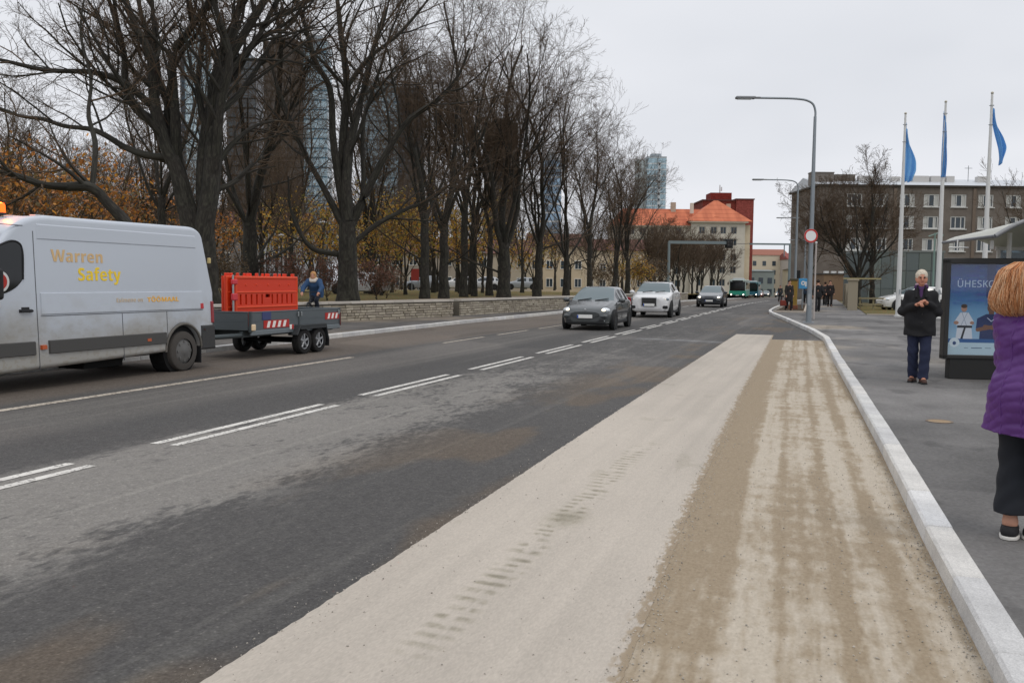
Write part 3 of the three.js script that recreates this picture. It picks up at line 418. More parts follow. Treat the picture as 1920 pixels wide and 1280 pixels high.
// brown apartment building on the right: 5 storeys, 1 px = t / 1680 m
{
  const t = 138, k = t / 1680, o = at(1537, 345, t), B = thing('apartment_building', 'long brown plastered building with rows of white windows behind the flagpoles', 'building', o.x, -1.2, o.s, YAW);
  const H = 18.0, X = px => (px - 1537) * k, Wd = 46, mW = mat(0xffffff, 0.95, 0, { map: wallTex(114, 106, 98) });
  // facade pieced together around the openings
  const cols = [1604, 1653, 1703, 1748.5, 1800, 1851, 1903, 1954, 2005], ww = 2.35, hh = 1.95, rows = [374, 415, 457, 497, 538].map(y => 1.2 + at(1700, y + 1, t).y);
  const fac = []; let ys = [0, ...rows.flatMap(y => [y - hh / 2, y + hh / 2]).sort((a, b) => a - b), H];
  for (let i = 0; i < ys.length; i += 2) fac.push(boxUV(Wd, ys[i + 1] - ys[i], 0.4, Wd / 2, (ys[i] + ys[i + 1]) / 2, -0.2));
  for (const y of rows) { let x0 = 0; for (const c of [...cols.map(X), Wd + ww / 2]) { const x1 = c - ww / 2; fac.push(boxUV(x1 - x0, hh, 0.4, (x0 + x1) / 2, y, -0.2)); x0 = c + ww / 2; } }
  fac.push(boxUV(Wd - 0.04, H - 0.05, 13, Wd / 2, H / 2 - 0.03, -7.2));
  part(B, 'wall', fac, mW);
  for (const q of [1680, 1829, 1980]) part(B, 'pilaster', bx(0.5, H - 0.3, 0.16, X(q), H / 2, 0.06), mat(0x74675b, 0.95));
  part(B, 'cornice', bx(Wd + 0.7, 0.28, 14.4, Wd / 2, H + 0.14, -6.9), mat(0x4c4742, 0.9));
  const roof = part(B, 'roof', roofPrism([[0.5, 0], [-7, 1.75], [-14.3, 0]], Wd + 0.6, -0.3, H + 0.28, -0.1), mat(0xc4c8cc, 0.5, 0.2));
  part(roof, 'chimney', [bx(3.5, 1.9, 1.6, X(1552), H + 1.35, -3), bx(3.6, 0.14, 1.8, X(1552), H + 2.36, -3)], mat(0x77706a, 0.95)); part(roof, 'chimney', bx(3.2, 1.5, 1.2, X(1600), H + 1.5, -4), mat(0x6d665f, 0.95));
  const lc = mat(0xc2c0bd, 0.95); for (const [a, b, h2_] of [[1628, 1656, 1.5], [1716, 1726, 1.7], [1731, 1762, 1.7], [1766, 1792, 1.7], [1796, 1811, 1.7], [1856, 1878, 1.7], [1690, 1706, 1.4]]) part(roof, 'chimney', bx(X(b) - X(a), h2_, 1, X((a + b) / 2), H + 1.3, -4), lc);
  part(roof, 'antenna', [rod([X(1846), H + 1, -5], [X(1846), H + 4, -5], 0.05), rod([X(1846) - 0.6, H + 3.6, -5], [X(1846) + 0.6, H + 3.6, -5], 0.04)], mat(0x8a8d90, 0.5, 0.5));
  const kit = windowKit(ww, hh, 0.17, [-0.16, 0.2], 0.16), fr = mat(0xc9c9c5, 0.6), sill = bx(ww + 0.3, 0.13, 0.34, 0, -hh / 2 - 0.06, 0.18), R = rng(4), curtains = mat(0xb9b9b4, 0.9), cur = [bx(0.5, hh - 0.3, 0.02, -0.75, 0, 0.0), bx(0.62, hh - 0.3, 0.02, 0.72, 0, 0.0), bx(0.3, hh - 0.3, 0.02, 0.72, 0, 0.0)];
  rows.forEach((y, j) => cols.forEach(c => { const g = part(B, 'window', kit.pane, glassDark); g.position.set(X(c), y, -0.16); part(g, 'frame', kit.frame, fr); part(g, 'sill', sill, fr); const q = R(); if (q < 0.75) { part(g, 'curtain', cur[0], curtains); part(g, 'curtain', cur[q < 0.4 ? 1 : 2], curtains); } }));
}
// low grey-green clad hall in front of it
{
  const t = 81, k = t / 1680, o = at(1626, 585, t), B = thing('low_hall', 'low grey green panel clad hall behind the white parked car', 'building', o.x, -0.3, o.s, YAW), H = 4.9, Wd = 6.75;
  part(B, 'wall', boxUV(Wd, H, 6, Wd / 2, H / 2, -3), mat(0x5b6463, 0.7));
  const pan = [0x69736f, 0x626c6d, 0x6f7775, 0x5f6867].map(c => mat(c, 0.55)); let i = 0; for (let r = 0; r < 3; r++) for (let c = 0; c < 6; c++) part(B, 'panel', rb(Wd / 6 - 0.04, H / 3 - 0.04, 0.06, (c + 0.5) * Wd / 6, (r + 0.5) * H / 3, 0.03, 0.01, 1), pan[(i++ * 7) % 4]);
  part(B, 'parapet', bx(Wd + 0.15, 0.18, 6.2, Wd / 2, H + 0.09, -3), mat(0x747b79, 0.6));
  // glazed porch with white bars at its right end
  const Px = Wd + 0.05, g = part(B, 'glazed_porch', bx(5.6, 4.1, 0.06, Px + 2.8, 2.05, -0.3), phys(0x5b6a68, 0.12)); const bars = []; for (let q = 0; q <= 5; q++) bars.push(bx(0.09, 4.1, 0.12, Px + q * 1.12, 2.05, -0.2)); for (const y of [1.3, 2.75, 4.1]) bars.push(bx(5.7, 0.12, 0.14, Px + 2.8, y, -0.18)); part(g, 'white_bar', bars, mat(0xbfc9c6, 0.6));
}
// green steel flood light mast with small lattice beside it
{ const p = at(1749, 560, 78); const t = thing('steel_mast', 'thin pale green steel mast beside the middle flagpole', 'mast', p.x, -0.1, p.s); part(t, 'pole', cy(0.09, 0.06, 6.3, 0, 0, 0, 8), mat(0x7f9a92, 0.6)); part(t, 'bracket', [rod([-0.5, 6, 0], [0.3, 6.3, 0], 0.05), bx(0.4, 0.2, 0.2, 0.45, 6.1, 0)], mat(0x8aa39c, 0.6)); }
// red roofed building
{
  const t = 220, k = t / 1680, o = at(1297, 415, t), B = thing('red_roofed_building', 'cream building with an orange red hipped roof at the bend of the street', 'building', o.x, -2.2, o.s, YAW);
  const X = px => (px - 1297) * k, Yp = y => at(1297, y, t).y + 2.2, cream = mat(0xffffff, 0.95, 0, { map: wallTex(200, 195, 182, 10) }), creamS = mat(0xffffff, 0.95, 0, { map: wallTex(204, 190, 164, 10) });
  const x1 = X(1398), xL = X(1150), eM = Yp(417), eL = Yp(425), ww = 1.5, hh = 1.75;
  const cM = [1317, 1339, 1357, 1377].map(X), rows = [431, 453, 481, 505, 529].map(Yp), cL = [1165, 1186, 1207, 1228, 1249, 1275].map(X);
  const facade = (xa, xb, e, cols, rws, z, d) => { const f = []; const ys = [0, ...rws.flatMap(y => [y - hh / 2, y + hh / 2]).sort((a, b) => a - b), e]; for (let i = 0; i < ys.length; i += 2) f.push(boxUV(xb - xa, ys[i + 1] - ys[i], 0.4, (xa + xb) / 2, (ys[i] + ys[i + 1]) / 2, z - 0.2)); for (const y of rws) { let p = xa; for (const c of [...cols, xb + ww / 2]) { f.push(boxUV(c - ww / 2 - p, hh, 0.4, (p + c - ww / 2) / 2, y, z - 0.2)); p = c + ww / 2; } } f.push(boxUV(xb - xa - 0.04, e - 0.04, d, (xa + xb) / 2, e / 2, z - 0.45 - d / 2)); return f; };
  part(B, 'wall', facade(0, x1, eM, cM, rows, 0, 13), cream); part(B, 'wall', facade(xL, -0.02, eL, cL, rows.map(y => y - 0.3), -1.2, 10), cream);
  part(B, 'corner_bay', [boxUV(1.5, eM - 0.4, 12, x1 + 0.76, (eM - 0.4) / 2, -7)], creamS);
  part(B, 'cornice', [bx(x1 + 1.2, 0.35, 14.6, x1 / 2, eM + 0.17, -6.6), bx(-xL + 0.5, 0.3, 12, xL / 2 - 0.3, eL + 0.15, -6.6)], mat(0xc0b7a6, 0.9));
  const tile = tex(512, 512, (u, v) => { const n = tileN(u, v, 7, 4), r = Math.abs(((v * 24) % 1) - 0.5), b = (n - 0.5) * 50 - (r > 0.42 ? 22 : 0); return [194 + b, 112 + b * 0.8, 80 + b * 0.6]; }); tile.repeat.set(1 / 8, 1 / 8); const rm = mat(0xffffff, 0.9, 0, { map: tile });
  const poly = (v, f) => { const g = new THREE.BufferGeometry(), p = [], uv = []; for (const q of f) for (let i = 1; i < q.length - 1; i++) for (const j of [q[0], q[i], q[i + 1]]) { p.push(...v[j]); uv.push(v[j][0], v[j][1] + v[j][2]); } g.setAttribute('position', new THREE.Float32BufferAttribute(p, 3)); g.setAttribute('uv', new THREE.Float32BufferAttribute(uv, 2)); g.computeVertexNormals(); return g; };
  const hip = (xa, xb, e, za, zb, ra, rb_, rz, top) => poly([[xa, e, za], [xb, e, za], [xb, e, zb], [xa, e, zb], [ra, top, rz], [rb_, top, rz]], [[0, 1, 5, 4], [1, 2, 5], [2, 3, 4, 5], [3, 0, 4], [0, 1, 2, 3]]);
  const r1 = part(B, 'roof', hip(-1, x1 + 1.6, eM + 0.35, 0.8, -14, X(1349), X(1357), -6.5, Yp(371)), rm);
  const r2 = part(B, 'roof', hip(xL - 0.5, X(1345), eL + 0.31, -0.5, -12.6, xL + 3, X(1330), -6.6, Yp(388)), rm);
  const ch = mat(0xb3a392, 0.95); part(r2, 'chimney', bx(1.2, 2.4, 1, X(1270), Yp(385), -6), ch); part(r1, 'chimney', bx(0.8, 2.6, 0.8, X(1303), Yp(388), -4), mat(0xd0c6b8, 0.9)); part(r1, 'chimney', bx(1, 3.4, 1, X(1378), Yp(390), -7), ch); part(r2, 'dormer', [bx(1.6, 0.9, 1.4, X(1262), Yp(411), -2.2)], mat(0xb86a4e, 0.9)); part(r1, 'dormer', bx(1.3, 0.7, 1.2, X(1345), Yp(408), -1.2), mat(0xb86a4e, 0.9));
  const kit = windowKit(ww, hh, 0.14, [0], 0.14), fr = mat(0x9d9a92, 0.8);
  for (const y of rows) for (const c of cM) { const g = part(B, 'window', kit.pane, glassDark); g.position.set(c, y, -0.14); part(g, 'frame', kit.frame, fr); }
  for (const y of rows) for (const c of cL) { const g = part(B, 'window', kit.pane, glassDark); g.position.set(c, y - 0.3, -1.34); part(g, 'frame', kit.frame, fr); }
}
{
  const t = 242, k = t / 1680, o = at(1318, 420, t), B = thing('brick_building', 'dark red brick block with a raised stair tower behind the orange roof', 'building', o.x, -2.2, o.s, YAW), X = px => (px - 1318) * k, Yp = y => at(1318, y, t).y + 2.2;
  const br = tex(512, 512, (u, v) => { const row = Math.floor(v * 32), n = tileN(u, v, 12, 4), j = Math.abs(((v * 32) % 1) - 0.5) > 0.44 ? 14 : 0; const b = (n - 0.5) * 40 + (h2(Math.floor(u * 16 + (row % 2) * 0.5), row) - 0.5) * 24 + j; return [136 + b, 66 + b * 0.7, 58 + b * 0.7]; }); br.repeat.set(1 / 4, 1 / 4); const m = mat(0xffffff, 0.95, 0, { map: br }), m2 = mat(0xd0b0a0, 0.95, 0, { map: br });
  part(B, 'wall', [boxUV(X(1409), Yp(376), 14, X(1409) / 2, Yp(376) / 2, -7.5)], m2); part(B, 'side_wing', boxUV(X(1413) - X(1380), Yp(374), 9, X(1396.5), Yp(374) / 2, -4.6), m);
  const st = part(B, 'stair_tower', boxUV(X(1376) - X(1336), Yp(359) - Yp(376), 6, X(1356), (Yp(359) + Yp(376)) / 2, -6), mat(0xe0a090, 0.95, 0, { map: br })); part(st, 'antenna', [cy(0.18, 0.14, 2.4, X(1358), Yp(359), -6, 8), bx(0.3, 1.1, 0.2, X(1359) + 0.3, Yp(350), -6)], mat(0xc8c8c8, 0.6));
  part(B, 'roof_edge', [bx(X(1411) + 0.4, 0.35, 14.4, X(1411) / 2, Yp(376) + 0.18, -7.5), bx(X(1413) - X(1380) + 0.4, 0.3, 9.4, X(1396.5), Yp(374) + 0.2, -4.6)], mat(0x5d3632, 0.9));
}
// glass towers: curtain wall of panes between bands, joined into one part each as they are far too small to tell apart
function tower(label, px0, px1, pyTop, t, o) {
  const k = t / 1680, p = at(px0, 530, t), T = thing(o.name || 'glass_tower', label, 'tower', p.x, -2.5, p.s, YAW + (o.turn || 0)), W = (px1 - px0) * k, H = at(px0, pyTop, t).y + 2.5, D = o.d || W, nf = Math.round(H / (o.fl || 3.6)), fh = H / nf, nc = Math.max(3, Math.round(W / (o.cw || 3)));
  part(T, 'core', bx(W - 0.3, H - 0.2, D - 0.3, W / 2, H / 2, -D / 2), mat(o.core || 0x30363c, 0.8));
  const panes = [], bands = []; const cw = W / nc, R = rng(px0);
  const nd = Math.max(2, Math.round(D / (o.cw || 3))), dw = D / nd;
  for (let f = 0; f < nf; f++) {
    const y = (f + 0.5) * fh; if (o.slope && y > H - o.slope) continue;
    for (let c = 0; c < nc; c++) panes.push(new THREE.PlaneGeometry(cw - 0.12, fh * (o.pane || 0.82)).rotateX((R() - 0.5) * 0.012).rotateY((R() - 0.5) * 0.012).translate((c + 0.5) * cw, y, 0.02));
    for (let c = 0; c < nd; c++) panes.push(new THREE.PlaneGeometry(dw - 0.12, fh * (o.pane || 0.82)).rotateY(Math.PI / 2).translate(W + 0.02, y, -(c + 0.5) * dw), new THREE.PlaneGeometry(dw - 0.12, fh * (o.pane || 0.82)).rotateY(-Math.PI / 2).translate(-0.02, y, -(c + 0.5) * dw));
    if (o.band) bands.push(bx(W + 0.2, fh * o.band, D + 0.2, W / 2, y + fh * 0.5, -D / 2));
  }
  stuff(part(T, 'pane', panes, phys(o.glass || 0x7fa3b8, o.rough || 0.12, { metalness: o.metal === undefined ? 0.55 : o.metal })));
  if (o.band) part(T, 'floor_band', bands, mat(o.bandCol || 0xd5d8da, 0.7)); else { const fins = []; for (let c = 0; c <= nc; c++) fins.push(bx(0.16, H - 0.1, 0.3, c * cw, H / 2, 0.06)); part(T, 'fin', fins, mat(o.fin || 0x50585e, 0.6)); }
  part(T, 'roof', [bx(W + 0.3, 0.7, D + 0.3, W / 2, H + 0.3, -D / 2), bx(W * 0.5, 2.4, D * 0.5, W * 0.5, H + 1.8, -D / 2)], mat(o.top || 0x9aa2a8, 0.7)); return { T, W, H, D, k };
}
{ // lone round-cornered tower above the red roof
  const r = tower('lone blue glass tower with white floor bands rising above the red roofs', 1209, 1245, 297, 600, { glass: 0xa9c3d0, metal: 0.1, band: 0.16, fl: 3.9, cw: 2.4, d: 14, bandCol: 0xd9dee0, core: 0x66798a });
  part(r.T, 'side_slab', [bx(6.4, r.H - 1.2, 12, -3.25, (r.H - 1.2) / 2, -7)], mat(0xa8b2b4, 0.8)); part(r.T, 'stair_shaft', bx(1.8, r.H - 4, 0.8, r.W * 0.63, r.H / 2 - 1, 0.5), mat(0xbfc6ca, 0.8));
  const wn = []; for (let f = 2; f < 22; f++) wn.push(bx(0.8, 2, 0.1, -5.4, f * 3.9 + 1, -0.97), bx(1.1, 1.6, 0.1, r.W * 0.63, f * 3.9 + 1, 0.93)); stuff(part(r.T, 'window', wn, glassDark)); part(r.T, 'mast', cy(0.2, 0.1, 6, r.W * 0.1, r.H + 1, -6, 6), mat(0x9099a0, 0.6)); part(r.T, 'mast', cy(0.15, 0.1, 4, r.W * 0.8, r.H + 1, -6, 6), mat(0x9099a0, 0.6));
}
tower('slim pale blue glass tower standing between the two stems of the big tree', 352, 389, 62, 330, { glass: 0xbdd2dc, metal: 0.15, core: 0x6a8494, fin: 0x88a0ae, fl: 3.4 });
tower('narrow dark slab directly left of the slim pale blue glass tower', 343, 351, 70, 336, { glass: 0x4b5d6c, metal: 0.3, d: 20 });
tower('dark grey tower seen through the crown right of the big tree', 428, 482, 118, 345, { glass: 0x53585c, metal: 0.15, core: 0x2a2a2a, rough: 0.35, fin: 0x3a3835 });
tower('dark brown tower block with a light blue glass half at its right', 497, 568, 88, 340, { glass: 0x4a433d, metal: 0.1, core: 0x3c3630, rough: 0.4, fin: 0x3a332d, top: 0x443c36 });
tower('light blue glass half joined to the dark brown tower block', 569, 614, 86, 342, { glass: 0x9db2bd, metal: 0.12, core: 0x54788c, fin: 0x8fa2ab });
tower('broad blue grey glass tower right of the tall straight tree', 682, 745, 160, 350, { glass: 0x84969f, metal: 0.15, core: 0x4f6b7c, fin: 0x7b8c95 });
tower('dark slate tower adjoining the right of the broad blue grey one', 746, 792, 170, 352, { glass: 0x3c4248, metal: 0.2, core: 0x2c3034, rough: 0.3 });
tower('dark brown tower behind the trees right of the straight trunks', 906, 968, 236, 360, { glass: 0x57504a, metal: 0.1, core: 0x4a443e, rough: 0.4, fin: 0x3c352f, top: 0x443c36 });
tower('smaller blue glass block glimpsed through the right end of the park row', 1014, 1050, 300, 370, { glass: 0x93aec6, metal: 0.2, band: 0.2, core: 0x4d6880 });
// pale houses across the park
const houseRow = [[456, 566, 428, 118, 0xb9bcc2, 'pale grey house across the park, seen above the orange barriers'], [660, 856, 474, 128, 0xa59c90, 'low stone coloured house behind the yellow trees'], [852, 994, 476, 135, 0xc2b7a4, 'cream house glimpsed between the dark trunks right of the wall gap'], [990, 1097, 462, 150, 0xc6b79e, 'cream house behind the grey hatchback and trees'], [1095, 1212, 470, 170, 0xc9bca6, 'beige house left of the red roofed building'], [150, 300, 400, 120, 0x8d857c, 'brown grey house behind the orange maples'], [310, 440, 420, 124, 0x8f8a86, 'grey house behind the big tree trunks']];
for (const [a, b, top, t, c, label] of houseRow) {
  const k = t / 1680, p = at(a, 530, t), W = (b - a) * k, H = at(a, top, t).y + 0.5, B = thing('house', label, 'house', p.x, -0.4, p.s, YAW);
  part(B, 'wall', boxUV(W, H, 9, W / 2, H / 2, -4.5), mat(c, 0.95)); part(B, 'roof', roofPrism([[0.4, 0], [-4.5, 2.3], [-9.4, 0]], W + 0.6, -0.3, H + 0.02), mat(0x6a4a42, 0.9));
  const n = Math.max(2, Math.round(W / 2.6)), kit = windowKit(1.2, 1.5, 0.1, [0], 0.1), fm = mat(0xdcdad4, 0.7); for (let y = 1.9; y < H - 0.9; y += 3) for (let i = 0; i < n; i++) { const g = part(B, 'window', kit.pane, glassDark); g.position.set((i + 0.5) * W / n, y, 0.045); part(g, 'frame', kit.frame, fm); }
}
// end of the street
const endRow = [[1405, 1478, 478, 330, 0xd2c6b0, 0x94604f, 'pale yellow building with a dull red roof closing the far end of the street'], [1478, 1530, 486, 320, 0xb7aea4, 0x8a4a44, 'grey house with a red roof at the far end, right of the gantry post'], [1402, 1452, 508, 262, 0x8f9a96, 0x7d8583, 'grey green flat roofed block far down the street behind the buses'], [1500, 1536, 505, 215, 0xc9c3ae, 0x8f8a80, 'pale low building far right behind the lamp posts']];
for (const [a, b, top, t, c, rc, label] of endRow) {
  const k = t / 1680, p = at(a, 530, t), W = (b - a) * k, H = at(a, top, t).y + 2.6, B = thing('far_building', label, 'building', p.x, -2.6, p.s, YAW);
  part(B, 'wall', boxUV(W, H, 14, W / 2, H / 2, -7), mat(c, 0.95)); part(B, 'roof', roofPrism([[0.3, 0], [-7, top > 500 ? 0.5 : 2.4], [-14.3, 0]], W + 0.5, -0.25, H + 0.02), mat(rc, 0.9));
  const n = Math.max(3, Math.round(W / 3.2)), wn = []; for (let y = 2; y < H - 1; y += 3.3) for (let i = 0; i < n; i++) wn.push(bx(1.3, 1.7, 0.1, (i + 0.5) * W / n, y, 0.03)); stuff(part(B, 'window', wn, glassDark));
}
// low retaining wall of rough stone, with cap stones
{
  const stoneM = [0xa89f8e, 0x978e7e, 0xb3aa99, 0x9d9486].map(c => { const t = wallTex(255, 255, 255, 22); t.repeat.set(0.5, 0.5); return mat(c, 0.95, 0, { map: t }); }); const core = mat(0x6b655a, 1), cap = mat(0xbcb6ac, 0.9), capT = mat(0xb2aca2, 0.9);
  const seg = (name, label, s0, s1) => {
    const W = thing(name, label, 'wall', 0, 0, 0), R = rng(s0 * 7 | 0), by = [[], [], [], []], cores = []; const step = 0.5; const caps = []; let s = s0, ci = 0;
    const frame = (s_) => { const x = wallX(s_), dx = wallX(s_ + 0.5) - x, a = Math.atan2(dx, 0.5); return { x, a }; };
    // cores follow the bends
    for (let q = s0; q < s1 - 1e-6; q += 2) { const e = Math.min(2, s1 - q), f = frame(q), g = bx(0.34, 0.72, e * 1.03 / Math.cos(f.a), -0.22, 0.36, -e / 2 / Math.cos(f.a)); g.applyMatrix4(new THREE.Matrix4().compose(new THREE.Vector3(f.x, gy(q) + 0.02, -q), new THREE.Quaternion().setFromEuler(new THREE.Euler(0, -f.a, 0)), new THREE.Vector3(1, 1, 1))); cores.push(g); }
    for (let row = 0; row < 6; row++) { let q = s0; while (q < s1 - 0.12) { const l = Math.min(s1 - q, (q > 56 ? 0.5 : 0.16) + R() * 0.34), f = frame(q + l / 2), h = 0.098, g = rb(0.12 + R() * 0.05, h - 0.014, l - 0.016, 0, 0, 0, 0.012, 1); g.rotateX((R() - 0.5) * 0.06); g.applyMatrix4(new THREE.Matrix4().compose(new THREE.Vector3(f.x - 0.05 + (R() - 0.5) * 0.02, gy(q) + 0.1 + row * 0.1 + h / 2, -(q + l / 2)), new THREE.Quaternion().setFromEuler(new THREE.Euler(0, -f.a, 0)), new THREE.Vector3(1, 1, 1))); by[Math.floor(R() * 4)].push(g); q += l; } }
    part(W, 'wall_core', cores, core); by.forEach((l, i) => stuff(part(W, 'stone', l, stoneM[i])));
    while (s < s1 - 0.05) { const l = Math.min(1.2, s1 - s), f = frame(s), g = rb(0.46, 0.085, l / Math.cos(f.a) - 0.012, 0, 0, 0, 0.012, 1); const o = part(W, 'cap_stone', g, ci++ % 3 ? cap : capT); o.position.set(wallX(s + l / 2) - 0.17, gy(s) + 0.775, -(s + l / 2)); o.rotation.y = -f.a; s += l; }
  };
  seg('stone_wall', 'low grey stone wall with pale cap left of the gap, behind the trailer', 6, 35.1);
  seg('stone_wall', 'low grey stone wall with pale cap right of the gap, behind the grey hatchback', 35.7, 92);
}
// footpath wall with pillars
{
  const p = at(1587, 572, 58), t = thing('garden_wall', 'low concrete garden wall with a square pillar beside the footpath', 'wall', 1.42, 0.12, 57), m = mat(0x9a917f, 0.95), m2 = mat(0x8a8068, 0.95);
  part(t, 'pillar', [rb(0.55, 1.75, 0.55, 0, 0.87, 0, 0.02), rb(0.66, 0.12, 0.66, 0, 1.8, 0, 0.02)], m); part(t, 'wall_panel', bx(0.2, 1.1, 22, 0, 0.55, -11.4), m2); part(t, 'pillar', rb(0.5, 1.6, 0.5, 0, 0.8, -8, 0.02), m); part(t, 'pillar', rb(0.5, 1.6, 0.5, 0, 0.8, -16, 0.02), m);
  part(t, 'rail', bx(2.2, 0.08, 0.08, -0.6 + 1.2, 1.9, -3), mat(0xa59a70, 0.8));
  const k = thing('garden_fence', 'low ochre rail fence between the garden pillar and the white parked car', 'fence', 1.9, 0.14, 58.5), fm = mat(0x8d8468, 0.9); for (let i = 0; i < 4; i++) part(k, 'post', bx(0.1, 0.75, 0.1, i * 0.75, 0.37, 0), fm); part(k, 'rail', bx(2.5, 0.1, 0.06, 1.15, 0.68, 0.09), fm); part(k, 'rail', bx(2.5, 0.1, 0.06, 1.15, 0.32, 0.09), fm);
  const q = at(1545, 530, 126), o = thing('brick_outhouse', 'low brown outhouse with pale roof lights at the end of the footpath', 'building', q.x, -0.6, q.s, YAW); part(o, 'wall', bx(4.2, 3.7, 6, 2.1, 1.85, -3), mat(0x7c6650, 0.95)); part(o, 'roof', bx(4.5, 0.16, 6.3, 2.1, 3.78, -3), mat(0x4a4744, 0.9)); for (let i = 0; i < 4; i++) part(o, 'roof_light', bx(0.6, 0.3, 0.5, 0.5 + i * 1.05, 4.01, -0.6), mat(0xd7d7d4, 0.7));
}
// ---------- lamps, sign, flagpoles, signals ----------
const steel = mat(0x8f969b, 0.45, 0.6), steelL = mat(0xa3a9ad, 0.5, 0.5), white = mat(0xd9d9d6, 0.55), black = mat(0x1a1b1c, 0.6), rubber = mat(0x161616, 0.92);
function streetLamp(label, x, s, H, arm, y) {
  const t = thing('street_lamp', label, 'street lamp', x, y, s, 0, undefined); const dir = [-Math.cos(YAW), 0, Math.sin(YAW)];
  part(t, 'base_plate', [bx(0.4, 0.04, 0.4, 0, 0.02, 0), cy(0.11, 0.11, 0.4, 0, 0.04, 0, 14)], steel);
  part(t, 'pole', [cy(0.1, 0.075, H * 0.62, 0, 0, 0, 16), cy(0.075, 0.055, H * 0.3, 0, H * 0.62, 0, 14)], steel); part(t, 'door', bx(0.1, 0.45, 0.02, 0, 0.9, 0.098), steelL);
  const P = (a, h) => [dir[0] * a, h, dir[2] * a]; part(t, 'arm', tubeOf([P(0, H * 0.9), P(0, H * 0.945), P(0.1, H * 0.975), P(0.32, H * 0.99), P(0.7, H * 0.997), P(arm - 0.6, H)], 0.042, 10, 40), steel);
  const h = part(t, 'lamp_head', [rb(0.75, 0.09, 0.26, -(arm - 0.2), H, 0, 0.03), rb(0.3, 0.06, 0.18, -(arm - 0.62), H, 0, 0.02)].map(g => g.rotateY(YAW)), mat(0x8b8d90, 0.5, 0.3)); part(h, 'glass', rb(0.55, 0.02, 0.2, -(arm - 0.16), H - 0.052, 0, 0.008).rotateY(YAW), phys(0xcfd4d6, 0.2)); return t;
}
{
  let p = at(1519, 606, 36.2); streetLamp('tall grey street lamp at the kerb, nearest of the lamps, carrying the round sign', -0.66, 36.8, 8.62, 2.9, 0.12);
  streetLamp('second street lamp along the kerb, behind the planting bed', -2.08, 63.5, 8.5, 2.9, 0.1); streetLamp('third street lamp down the road, its arm showing left of the second pole', -2.3, 98, 8.6, 2.9, gy(98) + 0.1); streetLamp('most distant street lamp, tiny arm above the gantry on the right', -2.6, 138, 8.6, 2.9, gy(138) + 0.1);
  const f = at(1521, 442, 34.35), t = thing('road_sign', 'round white road sign with red border clamped to the nearest street lamp', 'road sign', f.x, f.y, f.s, YAW);
  part(t, 'plate', new THREE.CylinderGeometry(0.25, 0.25, 0.015, 40).rotateX(Math.PI / 2), mat(0xe9e9e8, 0.45)); part(t, 'border', new THREE.RingGeometry(0.2, 0.262, 44, 1).translate(0, 0, 0.0115), mat(0xc3342e, 0.45)); part(t, 'back_rim', new THREE.TorusGeometry(0.258, 0.01, 8, 44), steelL); part(t, 'clamp', [bx(0.2, 0.04, 0.12, 0, 0.12, -0.07), bx(0.2, 0.04, 0.12, 0, -0.12, -0.07)], steel);
}
// flags
function flagGeo(Wf, inner, Hf, fold, seed) {
  const nu = 22, nv = 30, pos = [], idx = []; for (let j = 0; j <= nv; j++) for (let i = 0; i <= nu; i++) { const v = j / nv, u = i / nu; const w = Wf(v), a = inner(v); const ph = u * fold * 6.28 + v * 2.2 + seed; pos.push(a + w * u + 0.02 * Math.sin(ph * 1.7), -Hf * v - 0.35 * Hf * u * (1 - v) * 0.6 + 0.03 * Math.sin(ph), (0.05 + 0.09 * v) * Math.sin(ph) * Math.min(1, u * 4)); }
  for (let j = 0; j < nv; j++) for (let i = 0; i < nu; i++) { const a = j * (nu + 1) + i, b = a + 1, c = a + nu + 1, d = c + 1; idx.push(a, c, b, b, c, d); } const g = new THREE.BufferGeometry(); g.setAttribute('position', new THREE.Float32BufferAttribute(pos, 3)); g.setIndex(idx); g.computeVertexNormals(); return g;
}
const flagM = c => new THREE.MeshPhysicalMaterial({ color: c, roughness: 0.8, transmission: 0.3, thickness: 0, side: THREE.DoubleSide });
[['left', 3.2, 46.4, 9.55, v => 0.08 + 0.44 * sm(0, 0.65, v) - 0.16 * sm(0.75, 1, v), v => 0.04, 2.75, 2.1, 0x78b6ea, 'leftmost white flagpole, standing between the wide tree and the dark coated man', 'blue flag hanging in a widening fold from the leftmost flagpole'],
 ['mid', 4.74, 44.9, 9.72, v => 0.14 + 0.08 * Math.sin(v * 3.1), v => -0.08, 2.95, 2.6, 0x62a2e0, 'middle white flagpole, just left of the advertising case', 'blue flag hanging straight down in a narrow bundle on the middle flagpole'],
 ['right', 6.28, 42.8, 9.6, v => 0.1 + 0.3 * sm(0, 0.5, v) - 0.34 * sm(0.6, 1, v), v => 0.04 + 0.4 * sm(0.2, 1, v) , 2.55, 1.6, 0x68a8e4, 'rightmost white flagpole, rising behind the bus shelter roof', 'blue flag swinging free at its lower end on the rightmost flagpole']].forEach(([q, x, s, H, W, I, Hf, fold, c, l1, l2], i) => {
  const t = thing('flagpole', l1, 'flagpole', x, 0.13, s); part(t, 'base', cy(0.17, 0.17, 0.06, 0, 0, 0, 18), white); part(t, 'pole', [cy(0.115, 0.1, 3.5, 0, 0.05, 0, 16), cy(0.1, 0.045, H - 3.6, 0, 3.55, 0, 14)], white); part(t, 'finial', sp(0.06, 0, H, 0), mat(0xb9b3a4, 0.4, 0.4)); part(t, 'cleat', bx(0.05, 0.22, 0.08, 0.05, 1.2, 0.12), steelL);
  const f = thing('flag', l2, 'flag', x, 0.13 + H - 0.42, s, YAW); part(f, 'cloth', flagGeo(W, I, Hf, fold, i * 1.3), flagM(c)); part(f, 'ring', [0, 1].map(k => new THREE.TorusGeometry(0.085, 0.012, 6, 16).rotateX(Math.PI / 2).translate(0, -0.1 - k * 0.8, 0)), steelL);
});
